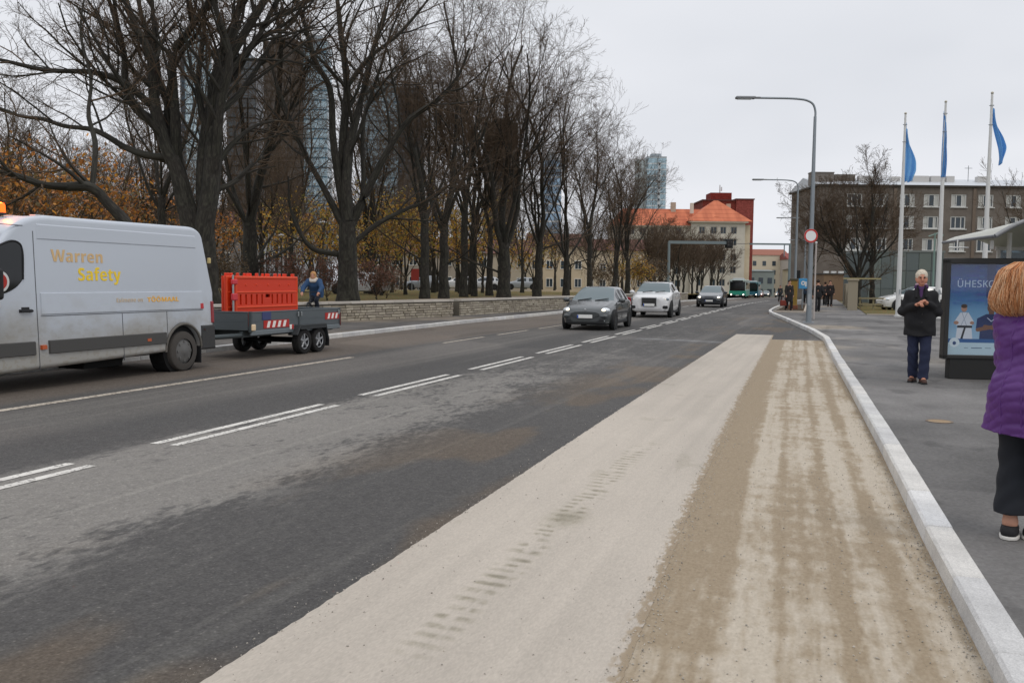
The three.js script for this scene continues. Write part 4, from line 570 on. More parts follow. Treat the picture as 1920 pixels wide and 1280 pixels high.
// signal mast arms over the road
{
  const a = at(1255, 453, 93), g = gy(93), m = mat(0x7e8a8c, 0.6, 0.3); let t = thing('signal_mast', 'grey mast with a long arm and dark signal head over the far left lanes', 'signal mast', a.x, g, a.s, YAW); const H = a.y - g;
  part(t, 'pole', cy(0.16, 0.13, H, 0, 0, 0, 14), m); part(t, 'arm', [bx(6.1, 0.3, 0.22, 3, H - 0.05, 0)], m); const h = part(t, 'signal_head', rb(0.62, 0.78, 0.3, 6.25, H - 0.12, 0.1, 0.05), black); part(h, 'lens', [sp(0.1, 6.1, H - 0.02, 0.24, 1, 1, 0.4), sp(0.1, 6.4, H - 0.02, 0.24, 1, 1, 0.4), sp(0.1, 6.1, H - 0.3, 0.24, 1, 1, 0.4)], mat(0x2f2b2b, 0.3)); part(h, 'back_board', bx(0.8, 0.95, 0.03, 6.25, H - 0.12, -0.07), black);
  const b = at(1482, 457, 97), g2 = gy(97); t = thing('signal_mast', 'grey mast at the right kerb with an arm reaching left over the road', 'signal mast', b.x, g2, b.s, YAW); const H2 = b.y - g2; part(t, 'pole', cy(0.15, 0.12, H2, 0, 0, 0, 14), m); part(t, 'arm', bx(4.4, 0.18, 0.16, -2.2, H2 - 0.05, 0), m); part(t, 'hanger', bx(0.09, 1.3, 0.09, -0.62, H2 - 0.75, 0.02), m);
  const w = thing('span_wire', 'thin wire strung between the arms of the two signal masts', 'wire', 0, 0, 0); const q0 = at(1372, 456, 93.2), q1 = at(1410, 456, 96.8); part(w, 'wire', tubeOf([[q0.x, q0.y, -q0.s], [(q0.x + q1.x) / 2, (q0.y + q1.y) / 2 - 0.05, -(q0.s + q1.s) / 2], [q1.x, q1.y, -q1.s]], 0.025, 6, 10), black);
}
// slim posts beside the lamp, blue sign, ochre pillar
{
  let t = thing('sign_post', 'thin pale post close behind the nearest street lamp', 'post', -0.52, 0.12, 41); part(t, 'pole', cy(0.035, 0.035, 3.3, 0, 0, 0, 10), mat(0xb9b0aa, 0.6)); part(t, 'cap', sp(0.05, 0, 3.3, 0), white);
  const p = at(1507, 548, 56); t = thing('blue_sign', 'small square blue and white sign on a post in the planting bed', 'sign', -1.42, 0.12, 57, YAW); part(t, 'pole', cy(0.04, 0.04, 1.9, 0, 0, 0, 10), steel); part(t, 'plate', rb(0.62, 0.62, 0.03, 0.05, 1.55, 0.05, 0.012), mat(0x3f8fc0, 0.5)); part(t, 'symbol', [new THREE.RingGeometry(0.06, 0.13, 20).translate(0.0, 1.58, 0.07), bx(0.09, 0.3, 0.006, 0.16, 1.52, 0.067)], white);
  t = thing('ochre_pillar', 'ochre yellow square pillar in the planting bed behind the lone pedestrian', 'pillar', -1.9, 0.14, 56); part(t, 'shaft', rb(0.42, 1.7, 0.42, 0, 0.85, 0, 0.04), mat(0x8f7434, 0.85)); part(t, 'cap', rb(0.48, 0.14, 0.48, 0, 1.76, 0, 0.04), mat(0x4b4636, 0.8)); part(t, 'plinth', rb(0.52, 0.25, 0.52, 0, 0.12, 0, 0.03), mat(0x7b4e3a, 0.9));
  t = thing('pedestrian_signal', 'dark pedestrian signal post far right of the roadway end', 'signal', -2.4, gy(78), 78); part(t, 'pole', cy(0.06, 0.06, 2.8, 0, 0, 0, 10), black); part(t, 'signal_head', rb(0.3, 0.7, 0.26, 0.1, 2.5, 0, 0.04), black);
}
// park lamps with white heads
{
  const R = rng(3); let first = null; [[605, 418, 62, 'park lamp with a white head just left of the tall straight trunk'], [527, 442, 70, 'park lamp with a white head above the right end of the barriers'], [792, 442, 58, 'park lamp with a white head before the straight trunk pair'], [950, 464, 72, 'park lamp with a white head seen against the broad dark trunk'], [735, 474, 88, 'distant park lamp head among the yellow leaves'], [905, 474, 90, 'small park lamp head left of the broad dark trunk']].forEach(([px, py, t, label]) => { const p = at(px, py, t); let o; if (!first) { o = first = thing('park_lamp', label, 'park lamp', p.x, PARK, p.s); const H = p.y - PARK; part(o, 'pole', cy(0.07, 0.05, H, 0, 0, 0, 10), mat(0x3a3f3e, 0.7)); part(o, 'shade', new THREE.LatheGeometry([[0, 0.16], [0.12, 0.14], [0.3, 0.05], [0.32, 0.0], [0.05, -0.02], [0.05, -0.2], [0, -0.2]].map(q => new THREE.Vector2(...q)), 20).translate(0, H, 0), mat(0xe3e4e4, 0.5)); o.userData.h = H; } else { o = copyOf(first, label); o.position.set(p.x, PARK, -p.s); const q = (p.y - PARK) / first.userData.h; o.scale.set(1, q, 1); } }); delete first.userData.h; scene.children.forEach(c => { if (c.name.startsWith('park_lamp')) delete c.userData.h; });
}
// bench-like low white tables / planters in the park
{ const p = at(1835 / 1.0 * 0 + 855, 540, 90); const t = thing('park_bench', 'pale park bench between the dark trunks right of the wall gap', 'bench', p.x, PARK, p.s, YAW); part(t, 'seat', [0, 1, 2].map(i => bx(3, 0.05, 0.13, 0, 0.45, -0.18 + i * 0.16)), mat(0xb9bbbb, 0.8)); part(t, 'leg', bx(0.08, 0.45, 0.4, -1.2, 0.22, 0), steel); part(t, 'leg', bx(0.08, 0.45, 0.4, 1.2, 0.22, 0), steel); part(t, 'backrest', [0, 1].map(i => bx(3, 0.12, 0.04, 0, 0.62 + i * 0.18, -0.3)), mat(0xb9bbbb, 0.8)); 
  const q = at(778, 515, 84); const s = thing('red_board', 'small red notice board on two posts left of the straight trunk pair', 'board', q.x, PARK, q.s, YAW); part(s, 'panel', bx(0.75, 1.1, 0.06, 0, 1.5, 0), mat(0x8f2f28, 0.7)); part(s, 'post', bx(0.07, 2.1, 0.07, -0.3, 1.05, -0.07), steel); part(s, 'post', bx(0.07, 2.1, 0.07, 0.3, 1.05, -0.07), steel); }
// bus shelter
const posterTex = (() => {
  const c = document.createElement('canvas'); c.width = 700; c.height = 1024; const g = c.getContext('2d'); const gr = g.createLinearGradient(0, 0, 0, 860); gr.addColorStop(0, '#163a74'); gr.addColorStop(0.32, '#245694'); gr.addColorStop(0.6, '#6a9cc4'); gr.addColorStop(1, '#9cc0da'); g.fillStyle = gr; g.fillRect(0, 0, 700, 1024);
  const R = rng(21); for (let i = 0; i < 260; i++) { g.fillStyle = `rgba(${20 + R() * 60},${50 + R() * 80},${120 + R() * 80},0.16)`; g.fillRect(R() * 700, R() * 440, 20 + R() * 120, 8 + R() * 30); }
  g.fillStyle = 'rgba(12,28,80,0.5)'; g.fillRect(370, 0, 90, 380);
  g.fillStyle = 'rgba(205,222,240,0.85)'; g.font = '104px sans-serif'; g.fillText('ÜHESKOOS', 70, 262); g.font = '34px sans-serif'; g.fillStyle = 'rgba(190,215,240,0.6)';
  // athlete in a white jacket with a dark belt
  g.fillStyle = '#b28a78'; g.beginPath(); g.ellipse(155, 500, 30, 40, 0, 0, 7); g.fill(); g.fillStyle = '#3c2c28'; g.beginPath(); g.ellipse(155, 474, 32, 22, 0, 0, 7); g.fill();
  g.fillStyle = '#d3dbe6'; g.beginPath(); g.moveTo(120, 545); g.lineTo(200, 545); g.lineTo(255, 640); g.lineTo(235, 700); g.lineTo(250, 840); g.lineTo(80, 840); g.lineTo(92, 700); g.lineTo(60, 650); g.closePath(); g.fill(); g.strokeStyle = '#9aa8bc'; g.lineWidth = 6; g.beginPath(); g.moveTo(135, 545); g.lineTo(185, 690); g.moveTo(190, 545); g.lineTo(130, 690); g.moveTo(160, 720); g.lineTo(150, 840); g.stroke(); g.fillStyle = '#1b2230'; g.fillRect(92, 690, 150, 26); g.beginPath(); g.moveTo(180, 712); g.lineTo(150, 840); g.lineTo(128, 840); g.lineTo(160, 712); g.fill(); g.fillStyle = '#a98472'; g.beginPath(); g.ellipse(80, 660, 26, 20, 0, 0, 7); g.ellipse(240, 660, 22, 18, 0, 0, 7); g.fill();
  // athlete in a dark blue shirt, arms crossed
  g.fillStyle = '#6b4a3c'; g.beginPath(); g.ellipse(430, 490, 42, 56, 0, 0, 7); g.fill(); g.fillRect(405, 530, 52, 40); g.fillStyle = '#221a18'; g.beginPath(); g.ellipse(430, 452, 42, 26, 0, 0, 7); g.fill(); g.fillStyle = '#1c3264'; g.beginPath(); g.moveTo(380, 560); g.lineTo(490, 560); g.lineTo(590, 610); g.lineTo(600, 720); g.lineTo(545, 730); g.lineTo(548, 840); g.lineTo(318, 840); g.lineTo(322, 730); g.lineTo(280, 720); g.lineTo(290, 610); g.closePath(); g.fill(); g.strokeStyle = '#c9d6ea'; g.lineWidth = 7; g.beginPath(); g.moveTo(390, 600); g.lineTo(432, 640); g.lineTo(476, 600); g.stroke(); g.strokeStyle = '#7b5746'; g.lineWidth = 42; g.lineCap = 'round'; g.beginPath(); g.moveTo(300, 735); g.lineTo(500, 690); g.moveTo(580, 735); g.lineTo(370, 700); g.stroke();
  g.fillStyle = '#1e2f5c'; g.fillRect(618, 620, 60, 220); g.fillStyle = '#7b5746'; g.beginPath(); g.ellipse(648, 590, 26, 34, 0, 0, 7); g.fill();
  g.fillStyle = '#2a5f9a'; g.fillRect(0, 838, 700, 44); g.fillStyle = '#b9d3e0'; g.fillRect(0, 880, 700, 144); g.fillStyle = '#d6e5ee'; g.beginPath(); g.ellipse(70, 880, 52, 52, 0, 0, 7); g.fill(); g.fillStyle = '#2b4a7a'; g.beginPath(); g.ellipse(70, 888, 18, 20, 0, 0, 7); g.fill(); g.fillStyle = '#5c7590'; g.font = '20px sans-serif'; g.fillRect(170, 936, 40, 6); g.fillRect(240, 934, 110, 10); g.fillRect(380, 936, 60, 6); g.fillStyle = '#1f2a38'; g.fillRect(590, 930, 36, 36);
  const t = new THREE.CanvasTexture(c); t.colorSpace = THREE.SRGBColorSpace; return t;
})();
{
  const p = onGround(1767, 710, 0.125), ang = YAW - 0.13, gyv = 0.125; const t = thing('advertising_case', 'dark framed advertising case with a blue sports poster at the bus shelter', 'advertising case', p.x, gyv, p.s, ang);
  t.scale.set(0.96, 0.925, 0.96); const W = 1.24, dk = mat(0x2b2a28, 0.5), m = mat(0x1f1f1e, 0.6);
  part(t, 'pedestal', rb(W - 0.14, 0.36, 0.2, W / 2 + 0.04, 0.18, -0.12, 0.012), m); part(t, 'frame', [rb(W, 0.1, 0.2, W / 2, 2.03, -0.1, 0.015), rb(W, 0.07, 0.2, W / 2, 0.385, -0.1, 0.015), rb(0.075, 1.72, 0.2, 0.0375, 1.2, -0.1, 0.015), rb(0.075, 1.72, 0.2, W - 0.0375, 1.2, -0.1, 0.015), bx(W - 0.1, 1.62, 0.12, W / 2, 1.2, -0.12)], dk);
  const pl = new THREE.PlaneGeometry(W - 0.15, 1.58).translate(W / 2, 1.2, -0.042); part(t, 'poster', pl, mat(0xffffff, 0.75, 0, { map: posterTex })); part(t, 'glass', bx(W - 0.15, 1.58, 0.004, W / 2, 1.2, -0.018), phys(0xffffff, 0.04, { transmission: 1, thickness: 0, ior: 1.45 }));
}
{
  const ang = YAW - 0.13, o = onGround(1767, 710, 0.125); const t = thing('bus_shelter', 'bus shelter with a curved grey roof and slim white posts at the right edge', 'bus shelter', o.x, 0.125, o.s, ang);
  // roof: a shell whose near edge droops towards the left
  const nu = 44, nv = 6, prof = u => { const x = lerp(0.42, 4.6, u); const q = clamp((x - 0.42) / 0.62); return [x, lerp(2.21, 2.47, Math.sin(q * Math.PI / 2))]; };
  const shell = (th, d0, d1, up) => { const pos = [], idx = []; for (let i = 0; i <= nu; i++) { const [x, h] = prof(i / nu); for (let j = 0; j <= nv; j++) { const v = j / nv; pos.push(x, h + up - 0.33 * Math.pow(v, 1.3) * sm(0, 0.25, i / nu), lerp(d0, d1, v)); } } for (let i = 0; i < nu; i++) for (let j = 0; j < nv; j++) { const a = i * (nv + 1) + j, b = a + 1, c = a + nv + 1, d = c + 1; idx.push(a, b, c, b, d, c); } const g = new THREE.BufferGeometry(); g.setAttribute('position', new THREE.Float32BufferAttribute(pos, 3)); g.setIndex(idx); g.computeVertexNormals(); return g; };
  part(t, 'roof_panel', [shell(0, 0.75, -1.5, 0.03), shell(0, 0.75, -1.5, 0)], new THREE.MeshPhysicalMaterial({ color: 0xb5b5a6, roughness: 0.55, transmission: 0.35, thickness: 0, side: THREE.DoubleSide }));
  const edge = []; for (let i = 0; i < nu; i++) { const a = prof(i / nu), b = prof((i + 1) / nu); edge.push(rod([a[0], a[1] + 0.02, 0.76], [b[0], b[1] + 0.02, 0.76], 0.035, 0.035, 8)); } part(t, 'roof_edge', edge, mat(0x8e8f90, 0.45, 0.4)); part(t, 'side_edge', rod([0.42, 2.23, 0.76], [0.42, 2.23, -1.5], 0.025), mat(0x73757a, 0.5, 0.3));
  part(t, 'fascia', bx(3.55, 0.09, 0.05, 2.83, 2.46, 0.79), mat(0xaab0b6, 0.4, 0.4));
  for (const [x, z] of [[1.06, -0.36], [3.9, -0.36]]) part(t, 'post', cy(0.035, 0.035, 2.34, x, 0, z, 12), white); for (const [x, z] of [[1.3, -1.4], [3.9, -1.4]]) part(t, 'post', cy(0.035, 0.035, 2.14, x, 0, z, 12), white);
  const gl = phys(0x9fb0ba, 0.05, { transmission: 0.9, thickness: 0 }); for (const x of [1.95, 3.25]) part(t, 'back_pane', bx(1.24, 1.8, 0.012, x, 1.2, -1.4), gl); part(t, 'rail', bx(2.7, 0.06, 0.05, 2.6, 2.13, -1.4), white); part(t, 'dark_band', bx(2.6, 0.22, 0.03, 2.6, 2.27, -0.36), mat(0x2a3445, 0.4)); part(t, 'bench', [bx(1.8, 0.05, 0.35, 2.7, 0.46, -1.1), bx(0.06, 0.46, 0.3, 2, 0.23, -1.1), bx(0.06, 0.46, 0.3, 3.4, 0.23, -1.1)], mat(0x5d5348, 0.8));
  part(t, 'ceiling_lamp', [rb(0.05, 0.14, 0.05, 0.62, 2.13, 0.1, 0.01)], white); part(t, 'crossbar', [rod([0.12, 2.1, -0.3], [0.42, 2.1, -0.3], 0.012), rod([0.25, 2.22, -0.3], [0.25, 2.02, -0.3], 0.012)], white);
}
// ---------- vehicles ----------
const tyreM = mat(0x1d1c1b, 0.95), dustTyre = mat(0x4a4642, 0.98), hubGrey = mat(0x6b6a68, 0.6, 0.3), alloy = mat(0xa9abad, 0.35, 0.7), carGlass = phys(0x2a3134, 0.05, { specularIntensity: 1 }), screenGlass = phys(0x5d6c70, 0.06, { specularIntensity: 1 }), trim = mat(0x1c1d1f, 0.7), plateM = mat(0xe6e6e2, 0.5), plateBlue = mat(0x1f4fa8, 0.5), lampGlass = phys(0xdfe5e8, 0.08, { clearcoat: 1 }), amber = mat(0xb9572a, 0.4), redLens = phys(0x8d1620, 0.15);
const lit = (c, k) => new THREE.MeshStandardMaterial({ color: c, emissive: c, emissiveIntensity: k, roughness: 0.4 });
function wheel(parent, x, y, z, r, w, side, style, tm) {
  const prof = [[r * 0.62, -w / 2], [r * 0.93, -w / 2], [r * 0.99, -w * 0.36], [r, 0], [r * 0.99, w * 0.36], [r * 0.93, w / 2], [r * 0.62, w / 2]].map(p => new THREE.Vector2(...p)); const t = part(parent, 'wheel', new THREE.LatheGeometry(prof, 28).rotateZ(-Math.PI / 2), tm || tyreM); t.position.set(x, y, z);
  const gs = [], f = side * w * 0.36; if (style === 'cap') { gs.push(new THREE.LatheGeometry([[0, 0.05], [r * 0.16, 0.05], [r * 0.2, 0.035], [r * 0.42, 0.03], [r * 0.56, 0.012], [r * 0.64, 0]].map(p => new THREE.Vector2(...p)), 28).rotateZ(-Math.PI / 2 * side).translate(f, 0, 0)); for (let i = 0; i < 8; i++) { const a = i / 8 * 6.283; gs.push(rb(0.016, r * 0.12, r * 0.08, f + side * 0.03, Math.cos(a) * r * 0.47, Math.sin(a) * r * 0.47, 0.006, 1)); } }
  else { gs.push(new THREE.TorusGeometry(r * 0.6, r * 0.05, 6, 28).rotateY(Math.PI / 2).translate(f, 0, 0), cy(r * 0.14, r * 0.14, 0.03, 0, 0, 0, 14).rotateZ(Math.PI / 2).translate(f + side * 0.012, 0, 0), new THREE.CircleGeometry(r * 0.6, 24).rotateY(Math.PI / 2).translate(f - side * 0.05, 0, 0)); for (let i = 0; i < 5; i++) { const a = i / 5 * 6.283; const g = rb(0.03, r * 0.52, r * 0.17, 0, r * 0.33, 0, 0.01, 1); g.rotateX(a); g.translate(f, 0, 0); gs.push(g); } }
  part(t, 'rim', gs, style === 'cap' ? hubGrey : alloy); return t;
}
// car body lofted through stations along its length; local z forward (+z = front)
// station: [z, halfWidthBelt, halfWidthRoof, yBelt, yTop, ySill]
function carBody(st, sub = 4) {
  const S = []; for (let i = 0; i < st.length - 1; i++) for (let k = 0; k < sub; k++) { const t = k / sub, p0 = st[Math.max(0, i - 1)], p1 = st[i], p2 = st[i + 1], p3 = st[Math.min(st.length - 1, i + 2)]; S.push(p1.map((_, q) => { const m1 = (p2[q] - p0[q]) * 0.35, m2 = (p3[q] - p1[q]) * 0.35, t2 = t * t, t3 = t2 * t; return (2 * t3 - 3 * t2 + 1) * p1[q] + (t3 - 2 * t2 + t) * m1 + (-2 * t3 + 3 * t2) * p2[q] + (t3 - t2) * m2; })); } S.push(st[st.length - 1]);
  const ring = ([z, wb, wr, yb, yt, ys]) => { const g = yt - yb; return [[0, ys, z], [wb * 0.8, ys, z], [wb * 0.94, ys + 0.06, z], [wb * 0.99, ys + 0.22, z], [wb * 1.0, lerp(ys, yb, 0.66), z], [wb * 0.985, yb - 0.06, z], [wb * 0.955, yb, z], [lerp(wb * 0.95, wr, 0.12), yb + g * 0.1, z], [lerp(wb * 0.95, wr, 0.86), yb + g * 0.8, z], [wr, yb + g * 0.93, z], [wr * 0.9, yt - g * 0.015, z], [wr * 0.5, yt + 0.006, z], [0, yt + 0.012, z]]; };
  const rings = S.map(ring), nr = rings[0].length, body = { p: [], uv: [] };
  const quads = (sel, sides = [1, -1]) => { const pos = []; for (let i = 0; i < rings.length - 1; i++) for (let k = 0; k < nr - 1; k++) for (const m of sides) if (sel(i / sub, k)) { const a = rings[i][k], b = rings[i][k + 1], c = rings[i + 1][k], d = rings[i + 1][k + 1], q = m > 0 ? [a, b, c, b, d, c] : [a, c, b, b, c, d]; for (const v of q) pos.push(v[0] * m, v[1], v[2]); } if (!pos.length) return null; let g = new THREE.BufferGeometry(); g.setAttribute('position', new THREE.Float32BufferAttribute(pos, 3)); g = BGU.mergeVertices(g, 1e-4); return BGU.toCreasedNormals(g, 0.7); };
  const cap = i => { const r = rings[i], pos = []; for (let k = 1; k < nr - 1; k++) for (const m of [1, -1]) for (const v of [r[0], r[k], r[k + 1]]) pos.push(v[0] * m, v[1], v[2]); const g = new THREE.BufferGeometry(); g.setAttribute('position', new THREE.Float32BufferAttribute(pos, 3)); g.computeVertexNormals(); return g; };
  return { quads, caps: [cap(0), cap(rings.length - 1)] };
}
// o: dims and stations; returns a thing at road point (x, s), turned so that +z local looks along heading
function car(name, label, x, s, y, turn, o, category = 'car', group) {
  const t = thing(name, label, category, x, y, s, turn, group), C = carBody(o.st), pm = phys(o.color, 0.32, { metalness: o.metal || 0, clearcoat: 1, clearcoatRoughness: 0.06 });
  const [a, b, c, d] = o.glass;   // stations: cowl, roof front, roof rear, tail of the glasshouse
  const side = (i, k) => (k === 7 || k === 8 ? k === 7 : false) && i >= a + 0.5 && i < d - 0.3 && !o.pillars.some(p => Math.abs(i + 0.125 - p) < 0.13);
  const wind = (i, k) => k >= 9 && i >= a && i < b; const rear = (i, k) => k >= 9 && i >= c + 0.1 && i < d;
  const body = C.quads((i, k) => !(side(i, k) || wind(i, k) || rear(i, k)));
  part(t, 'body', [body, ...C.caps], pm); const g1 = C.quads(wind), g3 = C.quads(rear); part(t, 'windscreen', g1, screenGlass); for (const m of [1, -1]) for (let q = 0; q <= o.pillars.length; q++) { const lo = q ? o.pillars[q - 1] : -1, hi = q < o.pillars.length ? o.pillars[q] : 99, gw = C.quads((i, k) => side(i, k) && i + 0.125 > lo && i + 0.125 < hi, [m]); if (gw) part(t, 'side_window', gw, carGlass); } if (g3) part(t, 'rear_window', g3, carGlass);
  for (const z of o.axles) for (const m of [1, -1]) { const arch = new THREE.CylinderGeometry(o.r + 0.06, o.r + 0.06, 0.1, 24).rotateZ(Math.PI / 2); part(t, 'wheel_arch', arch.translate(m * (o.w / 2 - 0.045), o.r + 0.02, z), trim); wheel(t, m * (o.w / 2 - 0.085), o.r, z, o.r, 0.2, m, 'alloy'); }
  o.detail(t, pm); return t;
}
const carLine = (t, x, z0, z1, y) => { };
function commonFront(t, pm, o) { // lamps, grille, plate, mirrors, sills
  const z = o.zf; for (const m of [1, -1]) {
    const h = part(t, 'headlight', sp(0.5, m * o.hl[0], o.hl[1], o.hl[2], o.hl[3], o.hl[4], o.hl[5], 18), o.lens || lampGlass); part(h, 'lamp', sp(0.5, m * o.hl[0], o.hl[1], o.hl[2] + 0.045, o.hl[3] * 0.5, o.hl[4] * 0.62, o.hl[5], 14), lit(0xfff1d8, o.on === undefined ? 1.5 : o.on));
    const mi = part(t, 'mirror', [sp(0.5, m * (o.w / 2 + 0.1), o.mir[0], o.mir[1], 0.24, 0.17, 0.16, 14), rod([m * (o.w / 2 - 0.06), o.mir[0] - 0.05, o.mir[1]], [m * (o.w / 2 + 0.06), o.mir[0] - 0.03, o.mir[1]], 0.03)], pm); part(mi, 'mirror_glass', rb(0.2, 0.12, 0.02, m * (o.w / 2 + 0.1), o.mir[0], o.mir[1] - 0.075, 0.01), carGlass);
    part(t, 'door_handle', [rb(0.03, 0.03, 0.17, m * (o.w / 2 + 0.0), o.hand[0], o.hand[1], 0.012), rb(0.03, 0.03, 0.17, m * (o.w / 2 - 0.005), o.hand[0] + 0.02, o.hand[2], 0.012)], o.handM || pm); part(t, 'door_seam', [0, 1, 2].map(i => bx(0.012, 0.5, 0.012, m * (o.w / 2 - 0.008), o.hand[0] - 0.22, o.hand[1] + 1.02 - i * 1.0 - (i === 1 ? 0 : 0.02))), trim); part(t, 'sill', rb(0.06, 0.12, 2.2, m * (o.w / 2 - 0.05), 0.26, 0, 0.03), trim);
  }
  const p = part(t, 'number_plate', rb(0.52, 0.115, 0.02, 0, o.pl, o.plz, 0.006), plateM); part(p, 'plate_band', bx(0.045, 0.105, 0.006, -0.235, o.pl, o.plz + 0.0105), plateBlue);
}
// grey hatchback
const hatchSt = [[2.1, 0.5, 0.34, 0.58, 0.62, 0.3], [2.02, 0.68, 0.52, 0.64, 0.72, 0.2], [1.8, 0.8, 0.66, 0.72, 0.82, 0.18], [1.2, 0.87, 0.72, 0.86, 0.95, 0.18], [0.95, 0.88, 0.74, 0.9, 1.0, 0.18], [0.05, 0.89, 0.58, 0.93, 1.43, 0.18], [-0.7, 0.89, 0.59, 0.94, 1.46, 0.18], [-1.45, 0.88, 0.57, 0.95, 1.4, 0.18], [-1.95, 0.82, 0.5, 0.96, 1.05, 0.22], [-2.08, 0.68, 0.46, 0.8, 0.86, 0.3]];
car('grey_hatchback', 'dark grey hatchback with lit headlights, first car of the oncoming file', -7.68, 31.1, 0, 0.03, { st: hatchSt, glass: [4, 5, 7, 8], pillars: [5.1, 6, 6.9], color: 0x494d4e, metal: 0.35, w: 1.78, r: 0.315, axles: [1.28, -1.34], detail(t, pm) {
  commonFront(t, pm, { w: 1.78, zf: 2.1, hl: [0.6, 0.68, 1.86, 0.42, 0.19, 0.3], mir: [1.0, 0.72], hand: [0.86, 0.12, -0.75], pl: 0.47, plz: 2.125, on: 1.2 });
  for (const m of [1, -1]) part(t, 'grille', rb(0.32, 0.075, 0.05, m * 0.24, 0.67, 2.02, 0.02), trim); part(t, 'emblem', sp(0.05, 0, 0.69, 2.08, 0.8, 1, 0.3), alloy); part(t, 'lower_intake', rb(1.3, 0.17, 0.06, 0, 0.31, 2.06, 0.04), trim); part(t, 'bumper', rb(1.5, 0.15, 0.14, 0, 0.48, 2.02, 0.07, 3), pm); for (const m of [1, -1]) part(t, 'fog_light', sp(0.045, m * 0.6, 0.33, 2.02, 1.3, 1, 0.5), lampGlass); for (const m of [1, -1]) part(t, 'tail_light', rb(0.2, 0.3, 0.1, m * 0.72, 0.92, -1.98, 0.04), redLens); part(t, 'side_strip', [rb(0.02, 0.05, 2.4, 0.892, 0.58, 0, 0.008), rb(0.02, 0.05, 2.4, -0.892, 0.58, 0, 0.008)], trim); for (const m of [1, -1]) part(t, 'wiper', rod([m * 0.3 - 0.2, 0.99, 1.02], [m * 0.3 + 0.25, 1.06, 0.88], 0.012), trim);
} });
// white SUV
const suvSt = [[2.3, 0.55, 0.45, 0.82, 0.88, 0.42], [2.22, 0.76, 0.62, 0.9, 0.98, 0.3], [2.0, 0.86, 0.72, 0.95, 1.04, 0.26], [1.4, 0.93, 0.78, 1.05, 1.13, 0.26], [1.05, 0.94, 0.8, 1.09, 1.18, 0.26], [0.25, 0.95, 0.66, 1.11, 1.61, 0.26], [-0.7, 0.95, 0.66, 1.12, 1.65, 0.26], [-1.6, 0.94, 0.62, 1.13, 1.58, 0.28], [-2.15, 0.88, 0.56, 1.14, 1.24, 0.32], [-2.32, 0.74, 0.5, 0.9, 0.98, 0.4]];
const suvDetail = (w, z) => function (t, pm) {
  commonFront(t, pm, { w: 1.9, zf: 2.3, hl: [0.7, 0.86, 2.06, 0.4, 0.17, 0.28], mir: [1.18, 0.85], hand: [1.0, 0.2, -0.75], pl: 0.6, plz: 2.36, on: 0.12, lens: phys(0x7f8a92, 0.1) });
  const g = part(t, 'grille', rb(0.66, 0.38, 0.08, 0, 0.73, 2.29, 0.08, 3), trim); part(g, 'grille_frame', [rb(0.72, 0.04, 0.05, 0, 0.925, 2.31, 0.02), rb(0.54, 0.04, 0.05, 0, 0.53, 2.31, 0.02), rb(0.035, 0.38, 0.05, -0.34, 0.73, 2.31, 0.015), rb(0.035, 0.38, 0.05, 0.34, 0.73, 2.31, 0.015)], alloy); part(g, 'grille_bar', [0.6, 0.68, 0.76, 0.84].map(y => rb(0.6, 0.016, 0.02, 0, y, 2.335, 0.006, 1)), hubGrey); part(t, 'bumper', rb(1.66, 0.2, 0.16, 0, 0.5, 2.18, 0.09, 3), pm);
  for (const m of [1, -1]) { part(t, 'air_intake', rb(0.36, 0.15, 0.08, m * 0.68, 0.5, 2.23, 0.04), trim); part(t, 'roof_rail', rod([m * 0.6, 1.66, 0.1], [m * 0.58, 1.65, -1.5], 0.022), alloy); part(t, 'tail_light', rb(0.24, 0.26, 0.1, m * 0.76, 1.0, -2.18, 0.04), redLens); } part(t, 'skid_plate', rb(1.3, 0.15, 0.1, 0, 0.36, 2.17, 0.05), mat(0x7c7f82, 0.6)); for (const m of [1, -1]) part(t, 'wiper', rod([m * 0.3 - 0.2, 1.17, 1.12], [m * 0.3 + 0.25, 1.24, 1.0], 0.012), trim);
};
car('white_suv', 'white off-road car following the grey hatchback in the oncoming lane', -7.84, 43.5, 0, 0.03, { st: suvSt, glass: [4, 5, 7, 8], pillars: [5.1, 6, 6.9], color: 0xdedede, w: 1.9, r: 0.37, axles: [1.42, -1.4], detail: suvDetail() });
// dark estate
car('dark_saloon', 'dark saloon with both headlights on, third in the oncoming file', -7.65, 64.3, gy(63), 0.02, { st: hatchSt.map(s => [s[0] * 1.07, s[1], s[2], s[3], s[4], s[5]]), glass: [4, 5, 7, 8], pillars: [5.1, 6, 6.9], color: 0x2a2f36, metal: 0.35, w: 1.78, r: 0.32, axles: [1.38, -1.4], detail(t, pm) {
  commonFront(t, pm, { w: 1.78, zf: 2.25, hl: [0.62, 0.68, 2.02, 0.4, 0.19, 0.28], mir: [1.0, 0.76], hand: [0.86, 0.14, -0.8], pl: 0.45, plz: 2.275, on: 3 }); part(t, 'grille', rb(0.62, 0.13, 0.06, 0, 0.66, 2.19, 0.03), trim); part(t, 'bumper', rb(1.5, 0.15, 0.14, 0, 0.47, 2.17, 0.07, 3), pm); part(t, 'lower_intake', rb(1.1, 0.13, 0.06, 0, 0.32, 2.21, 0.03), trim);
} });
